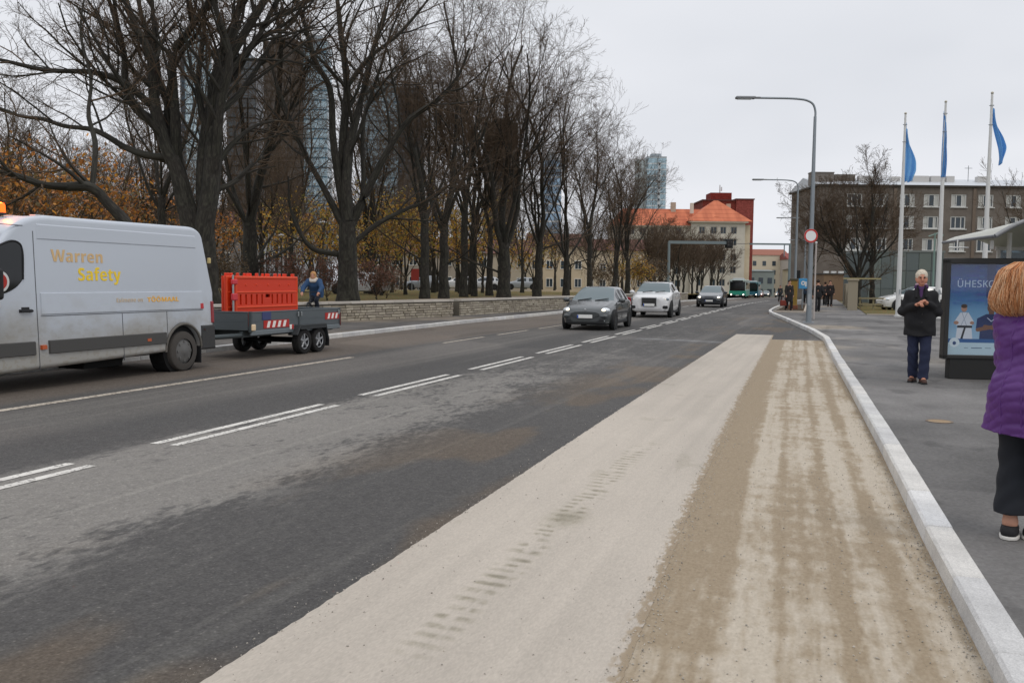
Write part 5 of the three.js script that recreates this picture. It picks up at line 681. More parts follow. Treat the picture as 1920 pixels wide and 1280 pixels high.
// white parked SUV at the right, nose to the left
{ const p = at(1650, 590, 54); car('parked_car', 'white parked car with its nose showing left of the leftmost flagpole', p.x + 1.95, p.s + 1.2, 0.1, -Math.PI / 2 + YAW, { st: hatchSt, glass: [4, 5, 7, 8], pillars: [5.1, 6, 6.9], color: 0xdcdcda, w: 1.78, r: 0.32, axles: [1.28, -1.34], detail(t, pm) { commonFront(t, pm, { w: 1.78, zf: 2.1, hl: [0.6, 0.68, 1.86, 0.42, 0.19, 0.3], mir: [1.0, 0.72], hand: [0.86, 0.12, -0.75], pl: 0.47, plz: 2.125, on: 0.05 }); part(t, 'lower_intake', rb(1.1, 0.13, 0.06, 0, 0.315, 2.06, 0.03), trim); } }); }
// cars parked in the park street
[[672, 60, 0xc9cacb, 'pale parked car half hidden by the tall straight trunk'], [795, 92, 0x8b9096, 'grey parked car in the park between the straight trunks'], [860, 98, 0xd5d5d3, 'white parked car seen right of the straight trunk pair'], [905, 100, 0xc4c6c8, 'pale parked car just left of the broad dark trunk'], [978, 108, 0x9da3a8, 'grey parked car right of the broad dark trunk'], [515, 84, 0x6d7479, 'grey parked car in the park above the barriers']].forEach(([px, t, c, label]) => { const b = on(px, t, 0.67); car('park_car', label, b.x, b.s, 0.67, -Math.PI / 2 + YAW, { st: hatchSt, glass: [4, 5, 7, 8], pillars: [5.1, 6, 6.9], color: c, w: 1.78, r: 0.31, axles: [1.28, -1.34], detail() { } }); });
// buses
function bus(label, x, s, top, lower) {
  const y = gy(s), t = thing('city_bus', label, 'bus', x, y, s, 0.03), W = 2.5, H = 3.0, L = 12, z0 = 0; const up = mat(top, 0.5), lo = mat(lower, 0.45);
  part(t, 'body', [rb(W, 1.75, L, 0, 2.08, -L / 2, 0.12, 3)], up); part(t, 'lower_body', rb(W + 0.02, 1.0, L + 0.03, 0, 0.8, -L / 2 + 0.01, 0.12, 3), lo); part(t, 'windscreen', rb(2.3, 1.45, 0.06, 0, 1.92, 0.01, 0.12, 3), phys(0x15191b, 0.06)); part(t, 'destination_display', rb(1.6, 0.24, 0.04, 0, 2.72, 0.03, 0.03), black); for (const m of [1, -1]) { part(t, 'side_window', rb(0.05, 1.0, L - 0.8, m * W / 2, 1.95, -L / 2, 0.02), carGlass); const h = part(t, 'headlight', sp(0.13, m * 0.92, 0.62, 0.02, 1.4, 0.9, 0.5), lampGlass); part(h, 'lamp', sp(0.1, m * 0.92, 0.62, 0.05, 1, 0.9, 0.5), lit(0xfff4e0, 6)); part(t, 'mirror', [rod([m * 1.2, 2.7, 0], [m * 1.42, 2.55, 0.3], 0.03), rb(0.2, 0.4, 0.12, m * 1.42, 2.3, 0.3, 0.04)], black); for (const z of [-2.6, -8.4]) wheel(t, m * 1.1, 0.48, z, 0.48, 0.28, m, 'cap'); }
  part(t, 'roof_unit', rb(1.7, 0.28, 3.2, 0, 3.06, -3, 0.1), mat(0xb9bdbf, 0.6)); part(t, 'bumper', rb(2.44, 0.3, 0.1, 0, 0.42, 0.03, 0.05), trim); part(t, 'number_plate', bx(0.5, 0.11, 0.02, 0, 0.5, 0.09), plateM); part(t, 'wiper', rod([-0.7, 1.25, 0.06], [0.1, 1.5, 0.06], 0.02), black); return t;
}
{ let p = at(1383, 545, 140); bus('city bus with a green lower front heading this way, first of the two buses', p.x, p.s, 0xb4c2bc, 0x2f9c84); p = at(1409, 545, 168); bus('blue green city bus behind the first one, nearer the kerb lane end', p.x, p.s, 0x4f7f86, 0x2a6a7c); }
[[1424, 190, 0x7b2f30, 'tiny red car far down the road beside the buses'], [1437, 215, 0x3d4348, 'tiny dark car far down the road right of the buses'], [1462, 205, 0x50565a, 'tiny grey car far down the road near the right mast']].forEach(([px, t, c, label]) => { const p = at(px, 545, t); car('far_car', label, p.x, p.s, gy(p.s), 0, { st: hatchSt, glass: [4, 5, 7, 8], pillars: [5.1, 6, 6.9], color: c, w: 1.78, r: 0.31, axles: [1.28, -1.34], detail(t2) { for (const m of [1, -1]) part(t2, 'headlight', sp(0.1, m * 0.6, 0.68, 2.0), lit(0xfff4e0, 3)); } }); });

// ---------- white van ----------
const font = await new FontLoader().loadAsync('fonts/droid/droid_sans_bold.typeface.json');
{
  // local: +z front, x across; rear axle at z = -2.16 (world s 12.69), front axle +2.17
  const cx = -11.48, cs = 12.69 - 2.16, van = thing('white_van', 'long dusty white panel van with yellow lettering towing the grey trailer', 'van', cx, 0, cs);
  const HW = 1.035, taper = y => 1 - 0.04 * Math.max(0, y - 0.3), L0 = 2.95, L1 = -3.0;   // front and rear z
  const zf = 2.17, zr = -2.16, ra = 0.44;
  const sh = new THREE.Shape(); sh.moveTo(L1 + 0.04, 0.42); sh.lineTo(zr - ra, 0.36); sh.absarc(zr, 0.36, ra, Math.PI, 0, true); sh.lineTo(zf - ra, 0.27); sh.absarc(zf, 0.34, ra, Math.PI, 0, true); sh.lineTo(L0 - 0.1, 0.3); sh.quadraticCurveTo(L0, 0.5, L0, 0.75); sh.quadraticCurveTo(L0 - 0.03, 1.08, 2.55, 1.22); sh.lineTo(2.12, 1.38); sh.lineTo(1.28, 2.2); sh.quadraticCurveTo(1.05, 2.45, 0.6, 2.47); sh.lineTo(-2.4, 2.5); sh.quadraticCurveTo(-2.7, 2.5, -2.77, 2.32); sh.lineTo(L1, 1.35); sh.closePath();
  const bev = 0.07; let g = new THREE.ExtrudeGeometry(sh, { depth: 2 * HW - 2 * bev, bevelEnabled: true, bevelSize: bev, bevelThickness: bev, bevelOffset: -bev, bevelSegments: 5, curveSegments: 20 }); g.translate(0, 0, -(HW - bev)); g.rotateY(-Math.PI / 2);   // shape x -> z, extrusion -> x
  { const p = g.attributes.position; for (let i = 0; i < p.count; i++) p.setX(i, p.getX(i) * taper(p.getY(i))); }
  g = BGU.toCreasedNormals(g, 0.5);
  // road dust: brown grey film thickest low down, with its own grain and splashes
  const dirt = tex(1024, 512, (u, v) => { const y = v * 2.6, s = u * 6; const n = fbm(s * 2.2, y * 3, 4), sp_ = fbm(s * 16, y * 22, 3); const d = clamp(sm(1.25, 0.4, y + (n - 0.5) * 0.75) * 0.72 + (sp_ > 0.6 ? 0.16 : 0) * sm(1.5, 0.3, y)); return [lerp(192, 146, d), lerp(199, 140, d), lerp(208, 128, d)]; });
  { const p = g.attributes.position, uv = g.attributes.uv; for (let i = 0; i < p.count; i++) uv.setXY(i, p.getZ(i) / 6 + 0.5, p.getY(i) / 2.6); }
  const paintV = phys(0xffffff, 0.42, { map: dirt, clearcoat: 0.4, clearcoatRoughness: 0.25 }); part(van, 'body', g, paintV);
  const S = 1, X = (y, o = 0) => HW * taper(y) + o;   // right-hand face seen from the camera is +x
  // strips that follow the leaning side: prism between y0..y1 and z0..z1, thick th
  const strip3 = (y0, y1, z0, z1, th, sd = 1, b = 0.012) => { const P = []; const c = (y, z, o) => [sd * (X(y) + o), y, z]; const o = [c(y0 + b, z0 + b, th), c(y0 + b, z1 - b, th), c(y1 - b, z1 - b, th), c(y1 - b, z0 + b, th)], i = [c(y0, z0, -0.01), c(y0, z1, -0.01), c(y1, z1, -0.01), c(y1, z0, -0.01)]; const q = (a, b2, c2, d) => P.push(...a, ...b2, ...c2, ...a, ...c2, ...d); q(o[0], o[1], o[2], o[3]); for (let k = 0; k < 4; k++) q(i[k], i[(k + 1) % 4], o[(k + 1) % 4], o[k]); const gg = new THREE.BufferGeometry(); gg.setAttribute('position', new THREE.Float32BufferAttribute(P, 3)); gg.computeVertexNormals(); const uv = []; for (let k = 0; k < P.length; k += 3) uv.push(P[k + 2] / 6 + 0.5, P[k + 1] / 2.6); gg.setAttribute('uv', new THREE.Float32BufferAttribute(uv, 2)); return gg; };
  const Z = s => cs - s;   // road s -> local z
  for (const sd of [1, -1]) {
    part(van, 'upper_panel', strip3(2.11, 2.36, Z(13.1), Z(9.7), 0.009, sd, 0.03), paintV); part(van, 'belt_panel', strip3(1.06, 1.38, Z(13.2), Z(9.72), 0.015, sd, 0.014), paintV); 
    part(van, 'rubbing_strip', strip3(0.5, 0.7, Z(12.24), Z(9.82), 0.03, sd, 0.014), mat(0x4b4a48, 0.85)); part(van, 'rubbing_strip', strip3(0.5, 0.7, Z(9.6), Z(8.0 + 0.8), 0.03, sd, 0.014), mat(0x4b4a48, 0.85));
    const sm_ = mat(0x55565a, 0.9); const seam = (y0, y1, z) => strip3(y0, y1, z - 0.006, z + 0.006, 0.0035, sd, 0.001), seamH = (y, z0, z1) => strip3(y - 0.005, y + 0.005, z0, z1, 0.0035, sd, 0.001);
    part(van, 'door_seam', [seam(0.3, 2.24, Z(9.66)), seam(0.45, 1.04, Z(11.27)), seam(0.3, 0.49, Z(11.27)), seam(0.5, 1.05, Z(12.28)), seam(0.3, 2.1, Z(8.55)), seamH(1.045, Z(13.2), Z(9.72)), seamH(2.305, Z(9.5), Z(8.8))], sm_);
    const m = part(van, 'side_marker', strip3(0.57, 0.64, Z(9.78), Z(9.68), 0.036, sd, 0.008), amber); part(van, 'side_marker', strip3(0.56, 0.62, Z(11.86), Z(11.76), 0.036, sd, 0.008), amber); part(van, 'side_marker', strip3(0.66, 0.72, Z(13.24), Z(13.16), 0.02, sd, 0.008), amber);
    part(van, 'rear_corner', strip3(0.34, 0.78, L1 + 0.02, Z(13.12), 0.02, sd, 0.03), mat(0x3b3b3b, 0.85)); part(van, 'tail_light', strip3(0.8, 1.2, L1 + 0.03, L1 + 0.12, 0.02, sd, 0.02), redLens); part(van, 'reflector', [strip3(1.06, 1.17, Z(13.2) - 0.02, Z(13.2) + 0.08, 0.018, sd, 0.01)], mat(0xc23338, 0.5));
    const hn = part(van, 'door_handle', [strip3(1.1, 1.15, Z(9.58), Z(9.36), 0.045, sd, 0.015), strip3(1.09, 1.19, Z(9.55), Z(9.39), 0.006, sd, 0.02)], trim);
    // cab window with rounded rear corner
    const ws = new THREE.Shape(), zr_ = Z(9.45); ws.moveTo(zr_ + 0.02, 1.56); ws.lineTo(zr_, 1.95); ws.quadraticCurveTo(zr_, 2.07, zr_ + 0.14, 2.07); ws.lineTo(1.45, 2.0); ws.lineTo(2.0, 1.42); ws.lineTo(zr_ + 0.42, 1.36); ws.quadraticCurveTo(zr_ + 0.14, 1.4, zr_ + 0.02, 1.56); const wg = new THREE.ExtrudeGeometry(ws, { depth: 0.01, bevelEnabled: true, bevelSize: 0.012, bevelThickness: 0.006, bevelSegments: 1 }).rotateY(-Math.PI / 2); { const p = wg.attributes.position; for (let i = 0; i < p.count; i++) p.setX(i, sd * (X(p.getY(i)) + 0.006) + p.getX(i)); } part(van, 'side_window', wg, phys(0x14181b, 0.05));
    part(van, 'window_seal', [tubeOf([[zr_, 1.56], [zr_ - 0.015, 1.95], [zr_ + 0.02, 2.05], [zr_ + 0.14, 2.085], [1.45, 2.01]].map(q => [sd * (X(q[1]) + 0.01), q[1], q[0]]), 0.014, 6, 30)], trim);
    part(van, 'mirror', [rb(0.2, 0.42, 0.14, sd * (HW + 0.22), 1.5, 1.75, 0.05), rod([sd * (HW - 0.02), 1.35, 1.75], [sd * (HW + 0.18), 1.4, 1.75], 0.03)], trim);
    part(van, 'wheel_arch', new THREE.CylinderGeometry(0.43, 0.43, 0.3, 28).rotateZ(Math.PI / 2).translate(sd * (HW - 0.25), 0.36, zr), mat(0x141414, 1)); part(van, 'wheel_arch', new THREE.CylinderGeometry(0.43, 0.43, 0.3, 28).rotateZ(Math.PI / 2).translate(sd * (HW - 0.25), 0.34, zf), mat(0x141414, 1));
    part(van, 'arch_lip', new THREE.TorusGeometry(0.455, 0.022, 8, 30, Math.PI).rotateY(Math.PI / 2).translate(sd * (X(0.6) - 0.005), 0.36, zr), mat(0x66625c, 0.85));
    wheel(van, sd * (HW - 0.13), 0.345, zr, 0.345, 0.23, sd, 'cap', dustTyre); wheel(van, sd * (HW - 0.13), 0.345, zf, 0.345, 0.23, sd, 'cap', dustTyre);
    part(van, 'mud_flap', bx(0.24, 0.3, 0.02, sd * (HW - 0.14), 0.26, zr - 0.44), trim);
    const hl = part(van, 'headlight', rb(0.34, 0.3, 0.5, sd * (HW - 0.18), 0.98, 2.66, 0.1), lampGlass);
  }
  part(van, 'underbody', [bx(1.7, 0.2, 5.2, 0, 0.42, 0), bx(0.5, 0.16, 0.8, 0.5, 0.27, -0.6), rod([-0.95, 0.345, zr], [0.95, 0.345, zr], 0.06)], mat(0x151515, 1));
  part(van, 'windscreen', (() => { const q = new THREE.PlaneGeometry(1.72, 1.18).rotateX(-0.77).translate(0, 1.8, 1.74); return q; })(), carGlass); part(van, 'grille', rb(1.1, 0.3, 0.06, 0, 0.82, 2.94, 0.05), trim); part(van, 'bumper', rb(2.04, 0.32, 0.3, 0, 0.46, 2.84, 0.1), mat(0x3c3c3c, 0.8)); part(van, 'rear_bumper', rb(1.9, 0.22, 0.14, 0, 0.5, L1 - 0.03, 0.05), mat(0x3b3b3b, 0.85)); part(van, 'rear_door', [rb(0.8, 1.6, 0.03, -0.42, 1.5, 0, 0.02), rb(0.8, 1.6, 0.03, 0.42, 1.5, 0, 0.02)].map(q => q.translate(0, -1.5, 0).rotateX(0.17).translate(0, 1.5, L1 + 0.045)), paintV); part(van, 'tow_bar', [rod([0, 0.4, L1], [0, 0.4, L1 - 0.22], 0.04), sp(0.04, 0, 0.48, L1 - 0.22)], black); for (const y of [0.86, 1.42]) part(van, 'hinge', rb(0.05, 0.1, 0.06, 1.0 - 0.05, y + 0.5, L1 + 0.07, 0.015), mat(0xc8b37a, 0.6));
  part(van, 'roof_rib', [-0.5, 0, 0.5].map(x => rb(0.12, 0.02, 2.8, x, 2.495, -0.95, 0.01)), paintV);
  // lettering on the side
  const word = (txt, s0, s1, y, h, m, name = 'lettering') => { const tg = new TextGeometry(txt, { font, size: 1, depth: 0.004, curveSegments: 6, bevelEnabled: false }); tg.computeBoundingBox(); const b = tg.boundingBox, sc = (s1 - s0) / (b.max.x - b.min.x), up = h / (b.max.y - Math.max(b.min.y, -0.0)); tg.translate(-b.min.x, 0, 0); tg.scale(sc, up, 1); const p = tg.attributes.position; const off = y > 1.04 && y < 1.38 ? 0.016 : 0.001; for (let i = 0; i < p.count; i++) { const lx = p.getX(i), ly = p.getY(i), lz = p.getZ(i); p.setXYZ(i, X(y + ly) + off + lz, y + ly, Z(s0 + lx)); } tg.computeVertexNormals(); return part(van, name, tg, m); };
  word('Warren', 9.95, 10.92, 1.82, 0.175, mat(0xd8b684, 0.6)); word('Safety', 10.43, 11.28, 1.55, 0.2, mat(0xf7d32c, 0.5)); word('Esimene on', 11.15, 11.72, 1.215, 0.07, mat(0xccb9a0, 0.6)); word('TÖÖMAAL', 11.82, 12.57, 1.21, 0.095, mat(0xf3b63a, 0.5));
  // beacon on the roof
  const b = thing('beacon', 'lit orange beacon on the roof of the white van', 'beacon', cx + 0.3, 2.475, 9.7); part(b, 'foot', cy(0.09, 0.09, 0.03, 0, 0, 0, 18), trim); part(b, 'lens', [cy(0.085, 0.08, 0.11, 0, 0.03, 0, 20), sp(0.08, 0, 0.14, 0, 1, 0.5, 1)], lit(0xff6a14, 1.3)); const pl = new THREE.PointLight(0xff7a20, 1.2, 0, 2); pl.position.set(0.0, 0.22, 0); pl.castShadow = true; b.add(pl);
  const r = thing('traffic_paddle', 'round red and white paddle at the window of the white van cab', 'paddle', cx + X(1.53) + 0.03, 1.53, 9.06); part(r, 'rim', new THREE.CylinderGeometry(0.145, 0.145, 0.014, 30).rotateZ(Math.PI / 2), white); part(r, 'disc', new THREE.CylinderGeometry(0.108, 0.108, 0.022, 30).rotateZ(Math.PI / 2), mat(0xb3281c, 0.5)); part(r, 'handle', rb(0.02, 0.22, 0.03, 0, -0.24, 0.02, 0.008), white);
}
// ---------- trailer ----------
{
  const x0 = -10.72, x1 = -12.15, s0 = 14.93, s1 = 18.34, cx = (x0 + x1) / 2, cs = (s0 + s1) / 2, T = thing('trailer', 'grey galvanised tandem axle trailer with red and white reflector boards', 'trailer', cx, 0, cs), hw = (x0 - x1) / 2, hl = (s1 - s0) / 2;
  const zinc = mat(0x646b6e, 0.5, 0.5), zincD = mat(0x4e5557, 0.55, 0.4), blueG = mat(0x5d6a74, 0.45, 0.5), redR = mat(0xb8261f, 0.5), whR = mat(0xf0ece6, 0.4);
  part(T, 'floor', bx(2 * hw - 0.06, 0.05, 2 * hl - 0.06, 0, 0.6, 0), zincD); part(T, 'chassis', [bx(0.08, 0.12, 2 * hl, 0.5, 0.5, 0), bx(0.08, 0.12, 2 * hl, -0.5, 0.5, 0), ...[-1.3, 0, 1.3].map(z => bx(1.3, 0.08, 0.08, 0, 0.5, z))], zincD);
  const board = (len) => [rb(0.03, 0.17, len, 0, 0.85, 0, 0.008), rb(0.03, 0.17, len, 0, 0.665, 0, 0.008), rb(0.042, 0.03, len, 0, 0.94, 0, 0.01), rb(0.036, 0.02, len, 0, 0.757, 0, 0.006)];
  for (const sd of [1, -1]) { const b1 = part(T, 'side_board', board(hl - 0.05), zinc); b1.position.set(sd * hw, 0, hl / 2); const b2 = part(T, 'side_board', board(hl - 0.05), zinc); b2.position.set(sd * hw, 0, -hl / 2); for (const z of [hl, 0, -hl]) part(T, 'corner_post', rb(0.06, 0.42, 0.06, sd * hw, 0.75, z * 0.995, 0.01), zincD); part(T, 'latch', [rb(0.03, 0.1, 0.03, sd * (hw + 0.04), 0.86, 0.06, 0.01), rb(0.03, 0.1, 0.03, sd * (hw + 0.04), 0.86, -0.06, 0.01), rb(0.03, 0.1, 0.03, sd * (hw + 0.04), 0.86, -hl + 0.08, 0.01)], mat(0xa6abad, 0.4, 0.7)); part(T, 'frame_rail', rb(0.05, 0.1, 2 * hl, sd * (hw + 0.005), 0.53, 0, 0.015), mat(0x7b8387, 0.45, 0.5)); }
  const f = part(T, 'front_board', board(2 * hw - 0.1).map(q => q.rotateY(Math.PI / 2)), zinc); f.position.set(0, 0, hl); const r = part(T, 'rear_board', board(2 * hw - 0.1).map(q => q.rotateY(Math.PI / 2)), zinc); r.position.set(0, 0, -hl);
  // wheels: near pair at s 16.72 and 17.25
  const zA = cs - 16.7, zB = cs - 17.29; for (const sd of [1, -1]) { for (const z of [zA, zB]) { wheel(T, sd * (hw + 0.04), 0.275, z, 0.275, 0.17, sd, 'alloy'); } const fd = []; const pts = []; part(T, 'mudguard', [rb(0.24, 0.03, 1.0, sd * (hw + 0.05), 0.615, (zA + zB) / 2, 0.012), rb(0.24, 0.03, 0.26, 0, 0, 0, 0.012).rotateX(0.95).translate(sd * (hw + 0.05), 0.525, (zA + zB) / 2 + 0.575), rb(0.24, 0.03, 0.36, 0, 0, 0, 0.012).rotateX(-1.25).translate(sd * (hw + 0.05), 0.46, (zA + zB) / 2 - 0.56), bx(0.012, 0.09, 1.02, sd * (hw + 0.16), 0.585, (zA + zB) / 2)], mat(0x2b2f31, 0.6)); part(T, 'axle', [rod([-hw, 0.275, zA], [hw, 0.275, zA], 0.04), rod([-hw, 0.275, zB], [hw, 0.275, zB], 0.04)], black); part(T, 'mud_flap', bx(0.2, 0.2, 0.015, sd * (hw + 0.05), 0.22, (zA + zB) / 2 - 0.65), trim); }
  part(T, 'drawbar', [rod([0.5, 0.48, hl], [0, 0.45, hl + 1.15], 0.05), rod([-0.5, 0.48, hl], [0, 0.45, hl + 1.15], 0.05), rod([0, 0.45, hl + 1.1], [0, 0.47, hl + 1.45], 0.04)], zincD); part(T, 'jockey_wheel', [cy(0.1, 0.1, 0.06, 0, 0, 0, 16).rotateZ(Math.PI / 2).translate(-0.3, 0.4, hl + 0.6), rod([-0.3, 0.4, hl + 0.6], [-0.3, 0.8, hl + 0.6], 0.025)], trim);
  // reflector boards: slanted red and white bars
  const stripe = (z0, z1, y, h, n) => { const gs = [[], []]; for (let i = 0; i < n; i++) { const a = lerp(z0, z1, i / n), b = lerp(z0, z1, (i + 1) / n), k = 0.05, xx = hw + 0.026; const P = [[xx, y, a], [xx, y, b], [xx, y + h, b - k], [xx, y + h, a - k]]; const gg = new THREE.BufferGeometry(); gg.setAttribute('position', new THREE.Float32BufferAttribute([...P[0], ...P[1], ...P[2], ...P[0], ...P[2], ...P[3]], 3)); gg.computeVertexNormals(); gs[i % 2].push(gg); } const bb = part(T, 'reflector_board', bx(0.008, h + 0.03, Math.abs(z1 - z0) + 0.05, hw + 0.019, y + h / 2, (z0 + z1) / 2 - 0.025), redR); part(bb, 'white_stripe', gs[1], whR); part(bb, 'red_stripe', gs[0], redR); };
  stripe(cs - 15.35, cs - 16.2, 0.62, 0.13, 9); stripe(cs - 17.7, cs - 18.28, 0.72, 0.12, 7); part(T, 'reflector', bx(0.012, 0.16, 0.3, hw + 0.02, 0.86, cs - 15.45), mat(0x3a4270, 0.5)); part(T, 'front_marker', [rb(0.05, 0.13, 0.13, hw + 0.03, 0.64, hl - 0.06, 0.03)], mat(0xe9cfa8, 0.4)); part(T, 'side_reflector', [rb(0.02, 0.1, 0.14, hw + 0.03, 0.6, cs - 16.33, 0.02)], whR); part(T, 'side_reflector', [rb(0.022, 0.1, 0.07, hw + 0.034, 0.6, cs - 16.36, 0.02)], redR); part(T, 'tail_lamp', [rb(0.2, 0.12, 0.06, hw - 0.12, 0.53, -hl - 0.03, 0.02), rb(0.2, 0.12, 0.06, -hw + 0.12, 0.53, -hl - 0.03, 0.02)], redLens); part(T, 'rear_marker', rb(0.05, 0.3, 0.04, hw + 0.02, 0.7, -hl, 0.015), mat(0x5a1f1c, 0.6));
  // orange barrier panels standing on the trailer
  const sh = new THREE.Shape(), W = 2.16, H = 0.96; sh.moveTo(0, 0); sh.lineTo(W, 0); sh.lineTo(W, H); sh.lineTo(0, H); sh.closePath(); for (let i = 0; i < 11; i++) { if (i === 5) continue; const h = new THREE.Path(), x = 0.13 + i * 0.178; h.moveTo(x, 0.38); h.lineTo(x, 0.6); h.lineTo(x + 0.065, 0.6); h.lineTo(x + 0.065, 0.38); h.closePath(); sh.holes.push(h); }
  { const h = new THREE.Path(); h.moveTo(0.99, 0.52); h.lineTo(0.99, 0.6); h.lineTo(1.16, 0.6); h.lineTo(1.16, 0.52); h.closePath(); sh.holes.push(h); }
  const bg = new THREE.ExtrudeGeometry(sh, { depth: 0.03, bevelEnabled: true, bevelSize: 0.008, bevelThickness: 0.008, bevelSegments: 2 }).translate(-W / 2, 0, -0.015).rotateY(Math.PI / 2), om = phys(0xd8360f, 0.5, { sheen: 0 }), oml = phys(0xe04a20, 0.5); let first = null;
  const lab = ['orange plastic barrier panel on the trailer, the front one nearest the road', 'orange plastic barrier panel second in the stack, only its top prongs showing', 'orange plastic barrier panel third in the stack, behind the second', 'orange plastic barrier panel fourth in the stack, behind the third', 'orange plastic barrier panel at the back of the stack, nearest the kerb'];
  lab.forEach((l, i) => { let o; if (!i) { o = first = thing('orange_barrier', l, 'barrier', 0, 0, 0); part(o, 'panel', bg, om); part(o, 'rim', [rb(0.075, 0.06, W, 0, H - 0.02, 0, 0.02), rb(0.07, 0.04, W, 0, 0.64, 0, 0.016), rb(0.07, 0.05, W, 0, 0.335, 0, 0.018), rb(0.07, 0.06, W, 0, 0.03, 0, 0.02), rb(0.075, H, 0.05, 0, H / 2, W / 2 - 0.02, 0.02), rb(0.075, H, 0.05, 0, H / 2, -W / 2 + 0.02, 0.02)], oml); part(o, 'prong', [-0.95, -0.3, 0.35, 0.98].map(z => rb(0.04, 0.08, 0.07, 0, H + 0.03, z, 0.015)), om); part(o, 'foot', [rb(0.09, 0.07, 0.26, 0, -0.03, -0.8, 0.02), rb(0.09, 0.07, 0.26, 0, -0.03, 0.75, 0.02)], om); part(o, 'rivet', [-0.75, -0.4, 0, 0.4, 0.75].map(z => sp(0.018, 0.025, 0.79, z)), oml); } else o = copyOf(first, l); o.position.set(-11.15 - i * 0.08, 0.69, -(16.13 + (i % 2 ? 0.09 : 0) - (i === 2 ? 0.1 : 0))); o.rotation.y = (i - 2) * 0.008; o.userData.group = 'orange barriers stacked on the trailer'; });
  const wp = thing('warning_post', 'thin post with pink red markers at the van end of the barriers', 'post', -11.15, 0.62, 14.98); part(wp, 'pole', cy(0.02, 0.02, 1.06, 0, 0, 0, 10), mat(0xa8aaaa, 0.5, 0.4)); part(wp, 'marker', [rb(0.06, 0.1, 0.16, 0, 0.92, -0.04, 0.02), rb(0.06, 0.14, 0.16, 0, 0.62, -0.04, 0.02)], mat(0xd23b46, 0.5));
}
// ---------- people ----------
function nets(f, mn, mx, c) { // surface nets over a signed field
  const nx = Math.ceil((mx[0] - mn[0]) / c) + 1, ny = Math.ceil((mx[1] - mn[1]) / c) + 1, nz = Math.ceil((mx[2] - mn[2]) / c) + 1, D = new Float32Array(nx * ny * nz), id = (i, j, k) => i + nx * (j + ny * k);
  for (let k = 0; k < nz; k++) for (let j = 0; j < ny; j++) for (let i = 0; i < nx; i++) D[id(i, j, k)] = f(mn[0] + i * c, mn[1] + j * c, mn[2] + k * c);
  const vi = new Int32Array(nx * ny * nz).fill(-1), pos = [], idx = [];
  const E = [[0, 1], [2, 3], [4, 5], [6, 7], [0, 2], [1, 3], [4, 6], [5, 7], [0, 4], [1, 5], [2, 6], [3, 7]], O = [[0, 0, 0], [1, 0, 0], [0, 1, 0], [1, 1, 0], [0, 0, 1], [1, 0, 1], [0, 1, 1], [1, 1, 1]];
  for (let k = 0; k < nz - 1; k++) for (let j = 0; j < ny - 1; j++) for (let i = 0; i < nx - 1; i++) { const v = O.map(o => D[id(i + o[0], j + o[1], k + o[2])]); let neg = 0; for (const q of v) if (q < 0) neg++; if (!neg || neg === 8) continue; let x = 0, y = 0, z = 0, n = 0; for (const [a, b] of E) if ((v[a] < 0) !== (v[b] < 0)) { const t = v[a] / (v[a] - v[b]); x += lerp(O[a][0], O[b][0], t); y += lerp(O[a][1], O[b][1], t); z += lerp(O[a][2], O[b][2], t); n++; } vi[id(i, j, k)] = pos.length / 3; pos.push(mn[0] + (i + x / n) * c, mn[1] + (j + y / n) * c, mn[2] + (k + z / n) * c); }
  const q = (a, b, d, e, fl) => { if (a < 0 || b < 0 || d < 0 || e < 0) return; fl ? idx.push(a, b, d, a, d, e) : idx.push(a, d, b, a, e, d); };
  for (let k = 1; k < nz - 1; k++) for (let j = 1; j < ny - 1; j++) for (let i = 1; i < nx - 1; i++) { const s = D[id(i, j, k)] < 0; if (s !== D[id(i + 1, j, k)] < 0) q(vi[id(i, j - 1, k - 1)], vi[id(i, j, k - 1)], vi[id(i, j, k)], vi[id(i, j - 1, k)], s); if (s !== D[id(i, j + 1, k)] < 0) q(vi[id(i - 1, j, k - 1)], vi[id(i - 1, j, k)], vi[id(i, j, k)], vi[id(i, j, k - 1)], s); if (s !== D[id(i, j, k + 1)] < 0) q(vi[id(i - 1, j - 1, k)], vi[id(i, j - 1, k)], vi[id(i, j, k)], vi[id(i - 1, j, k)], s); }
  const g = new THREE.BufferGeometry(); g.setAttribute('position', new THREE.Float32BufferAttribute(pos, 3)); g.setIndex(idx);
  const nm = new Float32Array(pos.length), e = c * 0.7; for (let i = 0; i < pos.length; i += 3) { const x = pos[i], y = pos[i + 1], z = pos[i + 2]; let a = f(x + e, y, z) - f(x - e, y, z), b = f(x, y + e, z) - f(x, y - e, z), d = f(x, y, z + e) - f(x, y, z - e); const l = Math.hypot(a, b, d) || 1; nm[i] = a / l; nm[i + 1] = b / l; nm[i + 2] = d / l; }
  g.setAttribute('normal', new THREE.BufferAttribute(nm, 3)); return g;
}
const smin = (a, b, k) => { const h = Math.max(k - Math.abs(a - b), 0) / k; return Math.min(a, b) - h * h * k * 0.25; };
function cap(a, b, ra, rb_) { const bx_ = b[0] - a[0], by = b[1] - a[1], bz = b[2] - a[2], L = bx_ * bx_ + by * by + bz * bz || 1e-9; return (x, y, z) => { const px = x - a[0], py = y - a[1], pz = z - a[2], t = clamp((px * bx_ + py * by + pz * bz) / L); return Math.hypot(px - bx_ * t, py - by * t, pz - bz * t) - lerp(ra, rb_, t); }; }
function ell(c, r) { const m = Math.min(...r); return (x, y, z) => { const a = (x - c[0]) / r[0], b = (y - c[1]) / r[1], d = (z - c[2]) / r[2], k0 = Math.hypot(a, b, d), k1 = Math.hypot(a / r[0], b / r[1], d / r[2]); return k1 < 1e-6 ? -m : k0 * (k0 - 1) / k1; }; }
const uni = (fs, k) => (x, y, z) => { let d = fs[0](x, y, z); for (let i = 1; i < fs.length; i++) d = smin(d, fs[i](x, y, z), k); return d; };
